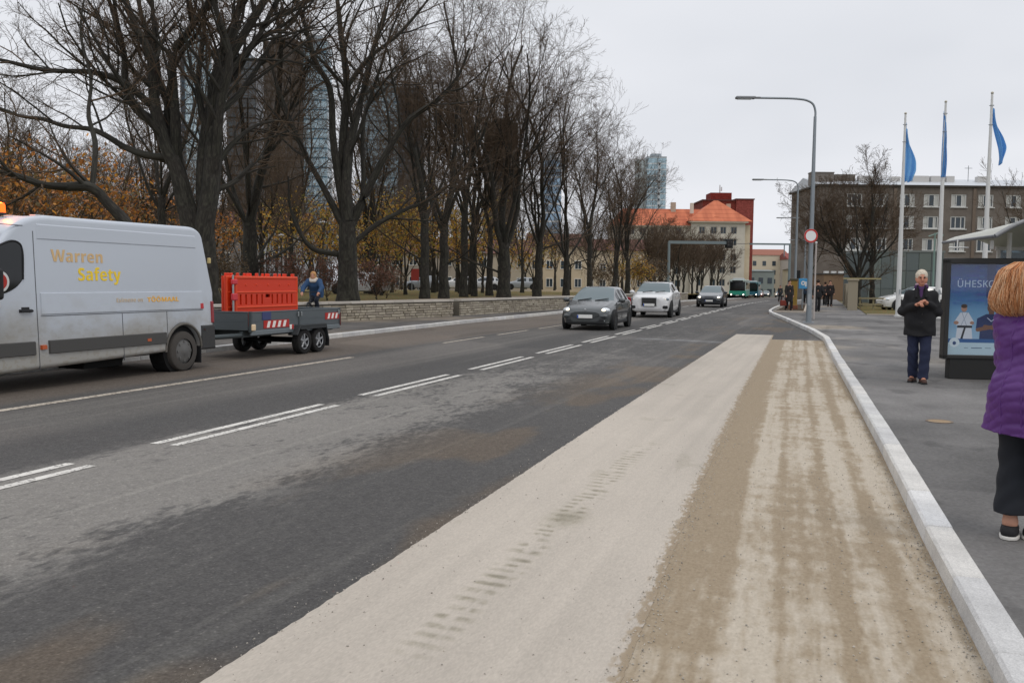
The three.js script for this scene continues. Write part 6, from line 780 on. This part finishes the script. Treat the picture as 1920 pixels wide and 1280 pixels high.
const bbox = (pts, r) => { const mn = [1e9, 1e9, 1e9], mx = [-1e9, -1e9, -1e9]; for (const p of pts) for (let q = 0; q < 3; q++) { mn[q] = Math.min(mn[q], p[q] - r); mx[q] = Math.max(mx[q], p[q] + r); } return [mn, mx]; };
const skin = mat(0xc08e76, 0.6), skinR = mat(0xbb8168, 0.6);
// joints: facing +z. J holds sh/el/wr/hip/kn/an/toe for L (x > 0) and R
function pose(o = {}) {
  return Object.assign({ pelvis: [0, 0.94, 0], chest: [0, 1.3, 0], neck: [0, 1.5, 0], head: [0, 1.64, 0.02], shL: [0.17, 1.4, 0], shR: [-0.17, 1.4, 0], elL: [0.24, 1.13, -0.02], elR: [-0.24, 1.13, -0.02], wrL: [0.25, 0.88, 0.05], wrR: [-0.25, 0.88, 0.05], hipL: [0.09, 0.92, 0], hipR: [-0.09, 0.92, 0], knL: [0.1, 0.5, 0.02], knR: [-0.1, 0.5, 0.02], anL: [0.1, 0.09, -0.02], anR: [-0.1, 0.09, -0.02], toeL: [0.12, 0.03, 0.14], toeR: [-0.12, 0.03, 0.14] }, o);
}
function handF(w, el, curl, side) { // palm, four fingers, thumb
  const d = new THREE.Vector3(...w).sub(new THREE.Vector3(...el)).normalize(), s = new THREE.Vector3(0, 1, 0).cross(d); if (s.length() < 0.2) s.set(1, 0, 0); s.normalize(); const n = d.clone().cross(s).normalize(), W = new THREE.Vector3(...w), P = (a, b, c) => W.clone().addScaledVector(d, a).addScaledVector(s, b).addScaledVector(n, c).toArray(); const out = [cap(P(0.01, 0, 0), P(0.085, 0.006, 0), 0.028, 0.03), cap(P(0.03, 0.018, 0), P(0.085, 0.024, 0), 0.019, 0.016), cap(P(0.03, -0.018, 0), P(0.085, -0.022, 0), 0.019, 0.016)];
  [[-0.027, 0.9], [-0.009, 1.05], [0.009, 1], [0.027, 0.8]].forEach(([b, l]) => { const c = curl; out.push(cap(P(0.09, b, 0), P(0.09 + 0.036 * l, b, -0.012 * c), 0.0095, 0.009), cap(P(0.09 + 0.036 * l, b, -0.012 * c), P(0.09 + 0.055 * l, b, -0.036 * c), 0.009, 0.008), cap(P(0.09 + 0.055 * l, b, -0.036 * c), P(0.09 + 0.052 * l, b, -0.058 * c), 0.008, 0.007)); }); out.push(cap(P(0.03, 0.03 * side, 0), P(0.065, 0.052 * side, -0.018), 0.013, 0.011), cap(P(0.065, 0.052 * side, -0.018), P(0.09, 0.05 * side, -0.035), 0.011, 0.009)); return uni(out, 0.008);
}
function headF(h, f) { // h centre, f facing unit in xz
  const P = (x, y, z) => [h[0] + x * f[1] + z * f[0], h[1] + y, h[2] - x * f[0] + z * f[1]];
  return uni([ell(P(0, 0.025, -0.012), [0.076, 0.098, 0.094]), cap(P(0, -0.05, 0.03), P(0, -0.085, 0.052), 0.05, 0.03), cap(P(-0.035, -0.045, 0.02), P(0.035, -0.045, 0.02), 0.045, 0.045), cap(P(0, 0.005, 0.088), P(0, -0.032, 0.108), 0.01, 0.015), ell(P(0.078, -0.015, -0.01), [0.012, 0.032, 0.02]), ell(P(-0.078, -0.015, -0.01), [0.012, 0.032, 0.02]), cap(P(-0.03, 0.026, 0.078), P(0.03, 0.026, 0.078), 0.012, 0.012)], 0.02);
}
// body as one continuous surface; clothes are shells around the same bones
function bodyF(J, f = [0, 1]) { const B = uni([cap([J.pelvis[0] - 0.07, J.pelvis[1], J.pelvis[2]], [J.pelvis[0] + 0.07, J.pelvis[1], J.pelvis[2]], 0.11, 0.11), cap(J.pelvis, J.chest, 0.12, 0.13), cap(J.shL, J.shR, 0.075, 0.075), cap(J.chest, J.neck, 0.12, 0.06), cap(J.neck, J.head, 0.055, 0.055), ...['L', 'R'].flatMap(s => [cap(J['sh' + s], J['el' + s], 0.055, 0.043), cap(J['el' + s], J['wr' + s], 0.042, 0.028), cap(J['hip' + s], J['kn' + s], 0.085, 0.058), cap(J['kn' + s], J['an' + s], 0.056, 0.038), cap(J['an' + s], J['toe' + s], 0.04, 0.028)])], 0.035); const H = headF(J.head, f), hl = handF(J.wrL, J.elL, J.curl || 0.8, 1), hr = handF(J.wrR, J.elR, J.curl || 0.8, -1); return (x, y, z) => Math.min(smin(smin(smin(B(x, y, z), H(x, y, z), 0.025), hl(x, y, z), 0.015), hr(x, y, z), 0.015)); }
function person(label, x, y, s, turn, o) {
  const t = thing('person', label, 'person', x, y, s, turn, o.group), J = o.J, k = (o.h || 1.75) / 1.75, f = o.face || [0, 1], c = o.cell || 0.014, box = bbox(Object.values(J).filter(Array.isArray), 0.26); t.scale.set(k, k, k);
  part(t, 'body', nets(bodyF(J, f), box[0], box[1], c > 0.02 ? 0.02 : 0.012), o.skin || skin);
  const P = (a, b, d) => [J.head[0] + a * f[1] + d * f[0], J.head[1] + b, J.head[2] - a * f[0] + d * f[1]];
  if (c < 0.02) { for (const m of [1, -1]) { part(t, 'eye', sp(0.011, ...P(m * 0.031, 0.008, 0.083)), mat(0x2a201c, 0.3)); part(t, 'eyebrow', rod(P(m * 0.018, 0.03, 0.093), P(m * 0.046, 0.03, 0.084), 0.005), o.hairM); } part(t, 'mouth', rod(P(-0.02, -0.062, 0.088), P(0.02, -0.062, 0.088), 0.005), mat(0x8d4a42, 0.6)); }
  const shell = (name, fn, m, cc) => part(t, name, nets(fn, box[0], box[1], cc || c), m);
  if (o.hair) part(t, 'hair', nets(o.hair(J, P), [J.head[0] - 0.26, J.head[1] - 0.32, J.head[2] - 0.28], [J.head[0] + 0.26, J.head[1] + 0.2, J.head[2] + 0.26], o.hairCell || Math.min(c, 0.01)), o.hairM);
  // trousers
  const T = uni([cap([J.pelvis[0] - 0.075, J.pelvis[1] + 0.03, J.pelvis[2]], [J.pelvis[0] + 0.075, J.pelvis[1] + 0.03, J.pelvis[2]], 0.125, 0.125), ...['L', 'R'].flatMap(q => [cap(J['hip' + q], J['kn' + q], 0.1, 0.076), cap(J['kn' + q], J['an' + q], 0.077, o.hemR || 0.078)])], 0.03), hem = o.hem || 0.05;
  shell('trousers', (x_, y_, z_) => Math.max(T(x_, y_, z_) - 0.004 * Math.sin(y_ * 38 + 6 * Math.sin(x_ * 9 + z_ * 7)) * (y_ < 0.6 ? 1 : 0.4), hem - y_, y_ - J.pelvis[1] - 0.03), o.trouserM);
  const S = ['L', 'R'].map(q => { const a = J['an' + q], b = J['toe' + q]; return uni([cap([a[0] - (b[0] - a[0]) * 0.35, 0.045, a[2] - (b[2] - a[2]) * 0.3], [b[0], 0.035, b[2]], 0.048, 0.038), cap(a, [a[0], 0.05, a[2]], 0.045, 0.05)], 0.03); });
  S.forEach((q, i) => { const a = J[i ? 'anR' : 'anL'], b = J[i ? 'toeR' : 'toeL'], bb = bbox([a, b, [a[0], 0.03, a[2]]], 0.12); const up = o.shoeTop || 0.1; const sh = part(t, 'shoe', nets((x_, y_, z_) => Math.max(q(x_, y_, z_), 0.022 - y_, y_ - up - a[1] + 0.09), bb[0], bb[1], 0.008), o.shoeM); part(sh, 'sole', nets((x_, y_, z_) => Math.max(q(x_, 0.04, z_) - 0.004, y_ - 0.026, 0.001 - y_), bb[0], bb[1], 0.008), o.soleM || black); });
  if (o.coat) shell('coat', o.coat(J), o.coatM, o.coatCell || c);
  for (const e of o.extra || []) part(t, e[0], e[1](J, P), e[2]);
  return t;
}
const coatF = (J, hem, th, flare, top) => { const C = uni([cap([J.pelvis[0] - 0.08, J.pelvis[1], J.pelvis[2]], [J.pelvis[0] + 0.08, J.pelvis[1], J.pelvis[2]], 0.13 + th, 0.13 + th), cap([J.pelvis[0] - 0.075, hem - 0.08, J.pelvis[2] + 0.01], [J.pelvis[0] + 0.075, hem - 0.08, J.pelvis[2] + 0.01], 0.14 + flare, 0.14 + flare), cap([J.pelvis[0] - 0.06, J.pelvis[1], J.pelvis[2]], [J.chest[0] - 0.06, J.chest[1], J.chest[2]], 0.12 + th, 0.13 + th), cap([J.pelvis[0] + 0.06, J.pelvis[1], J.pelvis[2]], [J.chest[0] + 0.06, J.chest[1], J.chest[2]], 0.12 + th, 0.13 + th), cap([J.pelvis[0] - 0.075, J.pelvis[1] + 0.05, J.pelvis[2]], [J.pelvis[0] - 0.07, hem - 0.05, J.pelvis[2]], 0.14 + th, 0.145 + flare), cap([J.pelvis[0] + 0.075, J.pelvis[1] + 0.05, J.pelvis[2]], [J.pelvis[0] + 0.07, hem - 0.05, J.pelvis[2]], 0.14 + th, 0.145 + flare), cap(J.shL, J.shR, 0.068 + th, 0.068 + th), cap(J.chest, J.neck, 0.13 + th, 0.06 + th), ...['L', 'R'].flatMap(q => [cap(J['sh' + q], J['el' + q], 0.07 + th, 0.058 + th * 0.8), cap(J['el' + q], [lerp(J['el' + q][0], J['wr' + q][0], 0.94), lerp(J['el' + q][1], J['wr' + q][1], 0.94), lerp(J['el' + q][2], J['wr' + q][2], 0.94)], 0.056 + th * 0.8, 0.045 + th * 0.6)])], 0.045); return (x, y, z) => Math.max(C(x, y, z), hem - y, y - (top || J.neck[1] + 0.05)); };
const shortHair = (J, P) => { const o1 = ell(P(0, 0.038, -0.022), [0.088, 0.1, 0.104]), face = ell(P(0, -0.03, 0.11), [0.085, 0.1, 0.075]); return (x, y, z) => Math.max(o1(x, y, z) - 0.006 * Math.sin(x * 150 + 40 * y) * Math.sin(z * 130), -face(x, y, z), J.head[1] - 0.055 - y); };
// man in a dark coat
{
  const J = pose({ shL: [0.16, 1.37, 0], shR: [-0.16, 1.37, 0], elL: [0.255, 1.12, -0.02], elR: [-0.255, 1.12, -0.02], wrL: [0.085, 1.25, 0.2], wrR: [-0.075, 1.22, 0.215], curl: 1.2, anL: [0.07, 0.09, 0.1], toeL: [0.09, 0.03, 0.26], knL: [0.09, 0.5, 0.08], anR: [-0.07, 0.09, -0.1], toeR: [-0.11, 0.03, 0.05], knR: [-0.085, 0.5, 0.0] });
  const p = onGround(1721, 717, 0.125), cm = mat(0x17171a, 0.9), hm = mat(0xcfc4b2, 0.85);
  person('grey haired man in dark coat and blue jeans walking on the pavement, hands before chest', p.x, 0.125, p.s, -0.06, { h: 1.7, J, cell: 0.012, skin: skinR, face: [0.12, 0.993], hair: shortHair, hairM: hm, trouserM: mat(0x202740, 0.9), shoeM: mat(0x4a2f25, 0.6), hem: 0.07, coatM: cm, coat: j => { const c = coatF(j, 0.74, 0.008, 0.02, 1.53), v = ell([0, 1.5, 0.16], [0.055, 0.16, 0.09]); return (x, y, z) => Math.max(c(x, y, z) - 0.006 * Math.sin(y * 27 + x * 14 + 4 * vn(x * 7 + 9, y * 6 + z * 5)) - 0.014 * (fbm(x * 9 + 5, y * 7 + z * 6, 2) - 0.5), -v(x, y, z)); },
    extra: [['scarf', () => nets(uni([cap([-0.06, 1.5, 0.02], [0.06, 1.5, 0.02], 0.045, 0.045), cap([0, 1.47, 0.07], [0, 1.34, 0.11], 0.032, 0.024)], 0.03), [-0.2, 1.25, -0.15], [0.2, 1.62, 0.25], 0.011), mat(0x472a55, 0.9)], ['collar', () => merge([rod([0.055, 1.52, 0.05], [0.07, 1.34, 0.145], 0.014, 0.018), rod([-0.055, 1.52, 0.05], [-0.07, 1.34, 0.145], 0.014, 0.018)]), cm], ['shirt_collar', () => merge([rod([0.035, 1.555, 0.06], [0.07, 1.545, 0.02], 0.016), rod([-0.035, 1.555, 0.06], [-0.075, 1.54, 0.02], 0.018)]), mat(0xc7a6b4, 0.8)], ['button', () => merge([0.95, 1.08].map(y => sp(0.012, 0.02, y, 0.178 + 0.012))), black]] });
}
// woman in a purple jacket, seen from behind at the right edge
{
  const J = pose({ head: [0.07, 1.63, 0.03], chest: [0.01, 1.3, -0.01], neck: [0.035, 1.5, 0], shL: [0.15, 1.4, 0.0], shR: [-0.15, 1.4, 0.0], elL: [0.175, 1.14, 0.11], elR: [-0.175, 1.14, 0.11], wrL: [0.1, 1.12, 0.26], wrR: [-0.1, 1.14, 0.26], anL: [0.09, 0.1, 0.02], knL: [0.1, 0.52, 0.05], toeL: [0.11, 0.03, 0.18], anR: [-0.03, 0.1, 0.11], toeR: [-0.05, 0.03, 0.28], knR: [-0.065, 0.52, 0.07], hipL: [0.1, 0.92, 0], hipR: [-0.09, 0.92, 0] });
  const p = onGround(1921, 1014, 0.125); const hm = (() => { const t = tex(512, 256, (u, v) => { const n = tileN(u, v * 0.2, 64, 3), q = tileN(u, v, 8, 2); return [lerp(176, 244, n) + 14 * q - 8, lerp(116, 184, n) + 12 * q - 4, lerp(72, 134, n)]; }); return mat(0xffffff, 0.6, 0, { map: t }); })();
  const jm = new THREE.MeshPhysicalMaterial({ color: 0x54266f, roughness: 0.55, sheen: 0.4, sheenColor: new THREE.Color(0x8a58b0), side: THREE.DoubleSide });
  const jacket = j => { const c = coatF(j, 0.69, 0.006, 0.065, 1.535), seat = ell([0, 0.93, -0.06], [0.205, 0.2, 0.17]); return (x, y, z) => smin(c(x, y, z), seat(x, y, z), 0.09); };
  // stitched seam: a thin cord lying on the jacket's back, az measured from straight behind
  const seamOn = (j, az) => { const f = jacket(j), pts = [], rad = []; for (let k = 0; k <= 24; k++) { const y = lerp(0.7, 1.46, k / 24); let lo = 0, hi = 0.45; for (let q = 0; q < 16; q++) { const m = (lo + hi) / 2; if (f(Math.sin(az) * m, y, -Math.cos(az) * m) < 0) lo = m; else hi = m; } pts.push(new THREE.Vector3(Math.sin(az) * (lo + 0.001), y, -Math.cos(az) * (lo + 0.001))); rad.push(0.006); } const T = new TB(); T.tube(pts, rad, 6); return T.geo(); };
  const t = person('woman with auburn bob and purple quilted jacket at the right edge, back turned', p.x, 0.125, p.s, Math.PI + YAW - 0.75, { h: 1.59, J, cell: 0.011, hairM: hm, hairCell: 0.0075, face: [0, 1], hair: (j, P) => { const a = ell(P(0.01, 0.03, -0.03), [0.132, 0.124, 0.14]), b = ell(P(0.012, -0.085, -0.05), [0.164, 0.125, 0.145]), face = ell(P(0, -0.06, 0.13), [0.08, 0.13, 0.1]); return (x, y, z) => { const an = Math.atan2(x - j.head[0], z - j.head[2]); const w = 0.003 * Math.sin(an * 52 + 7 * Math.sin(y * 26)) + 0.005 * Math.sin(an * 13 + y * 24) + 0.022 * (fbm(an * 9 + 20, y * 9 + 5, 3) - 0.5) + 0.006 * (vn(an * 34, y * 14) - 0.5); return Math.max(smin(a(x, y, z), b(x, y, z), 0.06) - w * clamp((1.78 - y) * 7), -face(x, y, z), j.head[1] - 0.195 + 0.03 * Math.abs(an) / 3 - y + 0.012 * Math.sin(an * 23)); }; },
    trouserM: mat(0x1d2027, 0.9), hem: 0.165, hemR: 0.104, shoeM: mat(0x1b1b1d, 0.8), soleM: mat(0xd9d6cf, 0.7), shoeTop: 0.075, coatM: jm, coatCell: 0.0085,
    coat: j => { const c = coatF(j, 0.69, 0.006, 0.065, 1.535), seat = ell([0, 0.93, -0.06], [0.205, 0.2, 0.17]); return (x, y, z) => { let d = smin(c(x, y, z), seat(x, y, z), 0.09); const wr = 0.014 * (fbm(x * 11 + z * 9 + 7, y * 13, 3) - 0.5) + 0.006 * Math.abs(Math.sin(y * 46 + 2.4 * Math.sin(x * 9 + z * 6) + 3 * vn(x * 8 + 3, z * 8 + y * 2))) + 0.006 * (vn(x * 22 + y * 5, y * 30 + z * 17) - 0.5); return Math.max(d - wr, 0.69 + 0.02 * Math.sin(x * 5) - y, y - 1.535); }; },
    extra: [0, 1, 2].map(tone => ['hair_strand', (j, P) => { const gs = [], R = rng(66 + tone), a = ell(P(0.01, 0.03, -0.03), [0.132, 0.124, 0.14]), b = ell(P(0.012, -0.085, -0.05), [0.164, 0.125, 0.145]); const T = new TB(); for (let i = 0; i < 620; i++) { const az = R() * 6.283; if (Math.abs(az - Math.PI / 2) < 0) continue; const cx = j.head[0], cz = j.head[2] - 0.035, pts = [], rad = [], drift = (R() - 0.5) * 0.5, lift = 0.004 + R() * R() * 0.02, y1 = -0.1 - R() * 0.12; if (Math.cos(az) > 0.35) continue; for (let k = 0; k <= 9; k++) { const t = k / 9, y = j.head[1] + lerp(0.152, y1, Math.pow(t, 0.85)), aa = az + drift * t; let lo = 0, hi = 0.3; for (let q = 0; q < 14; q++) { const md = (lo + hi) / 2, x = cx + Math.sin(aa) * md, z = cz + Math.cos(aa) * md; if (smin(a(x, y, z), b(x, y, z), 0.06) < 0) lo = md; else hi = md; } const rr = lo + lift + 0.006 * Math.sin(k * 1.1 + i); pts.push(new THREE.Vector3(cx + Math.sin(aa) * rr, y, cz + Math.cos(aa) * rr)); rad.push(0.0017 * (1 - 0.6 * t)); } T.tube(pts, rad, 3); } return T.geo(); }, [mat(0xf0c69c, 0.55), mat(0xdd9a64, 0.6), mat(0xab6e44, 0.65)][tone]]).concat([['back_seam', (j, P) => seamOn(j, 0), jm], ['side_seam', (j, P) => seamOn(j, 0.55), jm], ['side_seam', (j, P) => seamOn(j, -0.55), jm]]) });
  // hair strands run downwards: angular mapping on the hair
  t.traverse(q => { if (q.name === 'hair') { const P = q.geometry.attributes.position, u = new Float32Array(P.count * 2); for (let i = 0; i < P.count; i++) { u[2 * i] = (Math.atan2(P.getX(i), P.getZ(i) - 0.03) / 6.283 + 0.5) * 2; u[2 * i + 1] = P.getY(i) * 1.5; } q.geometry.setAttribute('uv', new THREE.BufferAttribute(u, 2)); } });
}
// cyclist behind the trailer
{
  const a = at(590, 590, 32), x = -14.3, s = a.s + (x - a.x) * (Math.sin(0) || 0) + 0, px = at(589, 545, 31); const X0 = px.x, S0 = px.s, turn = 0.25;
  const J = pose({ pelvis: [0, 1.0, -0.25], chest: [0, 1.33, -0.02], neck: [0, 1.5, 0.08], head: [0, 1.63, 0.13], shL: [0.19, 1.42, 0.04], shR: [-0.19, 1.42, 0.04], elL: [0.33, 1.2, 0.2], elR: [-0.33, 1.2, 0.2], wrL: [0.29, 1.06, 0.42], wrR: [-0.29, 1.06, 0.42], curl: 1.3, hipL: [0.09, 0.97, -0.22], hipR: [-0.09, 0.97, -0.22], knL: [0.12, 0.78, 0.18], knR: [-0.12, 0.62, 0.12], anL: [0.12, 0.44, 0.02], anR: [-0.12, 0.24, -0.04], toeL: [0.13, 0.37, 0.18], toeR: [-0.13, 0.19, 0.12] });
  const hm = mat(0xb98a58, 0.8);
  const t = person('cyclist in a blue jacket and white scarf riding behind the trailer', X0, 0.115, S0, turn, { h: 1.75, J, cell: 0.02, hair: (j, P) => { const a1 = ell(P(0, 0.035, -0.025), [0.1, 0.11, 0.115]), b1 = ell(P(0, -0.1, -0.04), [0.12, 0.13, 0.09]), fc = ell(P(0, -0.04, 0.11), [0.08, 0.12, 0.08]); return (x_, y_, z_) => Math.max(smin(a1(x_, y_, z_), b1(x_, y_, z_), 0.05), -fc(x_, y_, z_)); }, hairM: hm, trouserM: mat(0x1f2430, 0.9), shoeM: mat(0xcfcfcb, 0.7), hem: -1, coatM: mat(0x2c4a6e, 0.85), coat: j => coatF(j, 0.86, 0.03, 0.02, 1.55), extra: [['scarf', () => nets(uni([cap([-0.08, 1.5, 0.09], [0.08, 1.5, 0.09], 0.075, 0.075), cap([-0.06, 1.44, 0.16], [0.06, 1.44, 0.16], 0.06, 0.06)], 0.04), [-0.25, 1.3, -0.1], [0.25, 1.65, 0.35], 0.016), mat(0xc9c0b6, 0.9)]] });
  const b = thing('bicycle', 'dark bicycle ridden by the cyclist behind the trailer', 'bicycle', X0, 0.115, S0, turn), fm = mat(0x23262a, 0.5, 0.3); for (const z of [0.62, -0.5]) { const w = part(b, 'wheel', new THREE.TorusGeometry(0.33, 0.02, 8, 32).rotateY(Math.PI / 2).translate(0, 0.35, z), rubber); part(w, 'spoke', [...Array(12)].map((_, i) => { const q = i / 12 * 6.283; return rod([0, 0.35, z], [0, 0.35 + 0.32 * Math.cos(q), z + 0.32 * Math.sin(q)], 0.003, 0.003, 4); }), steelL); }
  part(b, 'frame', [rod([0, 0.3, -0.05], [0, 0.82, -0.2], 0.018), rod([0, 0.3, -0.05], [0, 0.78, 0.42], 0.02), rod([0, 0.76, -0.18], [0, 0.86, 0.4], 0.016), rod([0, 0.3, -0.05], [0, 0.35, -0.5], 0.014), rod([0, 0.78, -0.19], [0, 0.35, -0.5], 0.012), rod([0, 0.88, 0.4], [0, 0.35, 0.62], 0.018)], fm); part(b, 'saddle', rb(0.15, 0.06, 0.26, 0, 0.88, -0.22, 0.03), black); part(b, 'handlebar', [rod([0, 0.88, 0.4], [0, 1.04, 0.4], 0.016), rod([-0.31, 1.06, 0.42], [0.31, 1.06, 0.42], 0.014)], fm); part(b, 'crank', [rod([0.08, 0.3, -0.05], [0.13, 0.44, 0.02], 0.012), rod([-0.08, 0.3, -0.05], [-0.13, 0.2, -0.04], 0.012)], fm); part(b, 'mudguard', new THREE.TorusGeometry(0.36, 0.025, 6, 20, 2.4).rotateY(Math.PI / 2).translate(0, 0.35, 0.62), fm);
}
// pedestrians far along the footpath
const walk = (ph) => pose({ anL: [0.08, 0.1, 0.16 * ph], toeL: [0.1, 0.04, 0.16 * ph + 0.16], knL: [0.09, 0.52, 0.12 * ph + 0.03], anR: [-0.08, 0.1, -0.18 * ph], toeR: [-0.1, 0.04, -0.18 * ph + 0.16], knR: [-0.09, 0.5, -0.04 * ph], elL: [0.25, 1.14, -0.06 * ph], wrL: [0.25, 0.9, 0.0], elR: [-0.25, 1.14, 0.05 * ph], wrR: [-0.25, 0.9, 0.14] });
[[1479, 590, 50.5, 1.72, 0x23201f, 0x1d1c20, 1, 'lone pedestrian in a long dark coat with a red bag beside the planting bed', 0.5], [1533, 585, 50, 1.75, 0x1d1d1f, 0x222226, -1, 'pedestrian in black on the footpath, just right of the lamp pole', 3.2], [1556, 575, 62, 1.78, 0x221c1c, 0x1b1b1d, 1, 'pedestrian in dark clothes on the footpath left of the garden pillar', 0.1], [1547, 570, 67, 1.7, 0x33312f, 0x222222, 1, 'pedestrian in grey slightly behind the one left of the garden pillar', 3.1], [1511, 565, 72, 1.72, 0x2a3a4c, 0x1c1c1c, 1, 'pedestrian in blue far up the footpath left of the lamp pole', 0.1], [1463, 560, 96, 1.75, 0x2b2f31, 0x1c1c1c, 1, 'distant pedestrian near the right signal mast at the road edge', 0.3]].forEach(([px, py, t, h, c1, c2, ph, label, turn], i) => {
  const p = at(px, py, t), y = (i === 5 ? gy(p.s) : gy(p.s) + 0.125); person(label, p.x, y, p.s, turn, { h, J: walk(ph), cell: 0.026, hair: shortHair, hairM: mat(0x2c211b, 0.9), trouserM: mat(c2, 0.9), shoeM: black, coatM: mat(c1, 0.9), coat: j => coatF(j, i === 0 ? 0.5 : 0.78, 0.0, 0.01, 1.54), coatCell: 0.026 });
  if (i === 0) { const b = thing('shoulder_bag', 'red brown bag held by the lone pedestrian in the long dark coat', 'bag', p.x - 0.3, 0.4, p.s - 0.12, 0.4); part(b, 'bag', rb(0.36, 0.32, 0.16, 0, 0.16, 0, 0.05), mat(0x7a3226, 0.8)); part(b, 'strap', tubeOf([[-0.12, 0.3, 0], [0.02, 0.52, 0], [0.12, 0.3, 0]], 0.015, 6, 16), mat(0x5a241c, 0.8)); }
});
scene.traverse(o => { if (o.isMesh) { o.castShadow = o.receiveShadow = true; } });
renderer.render(scene, camera);
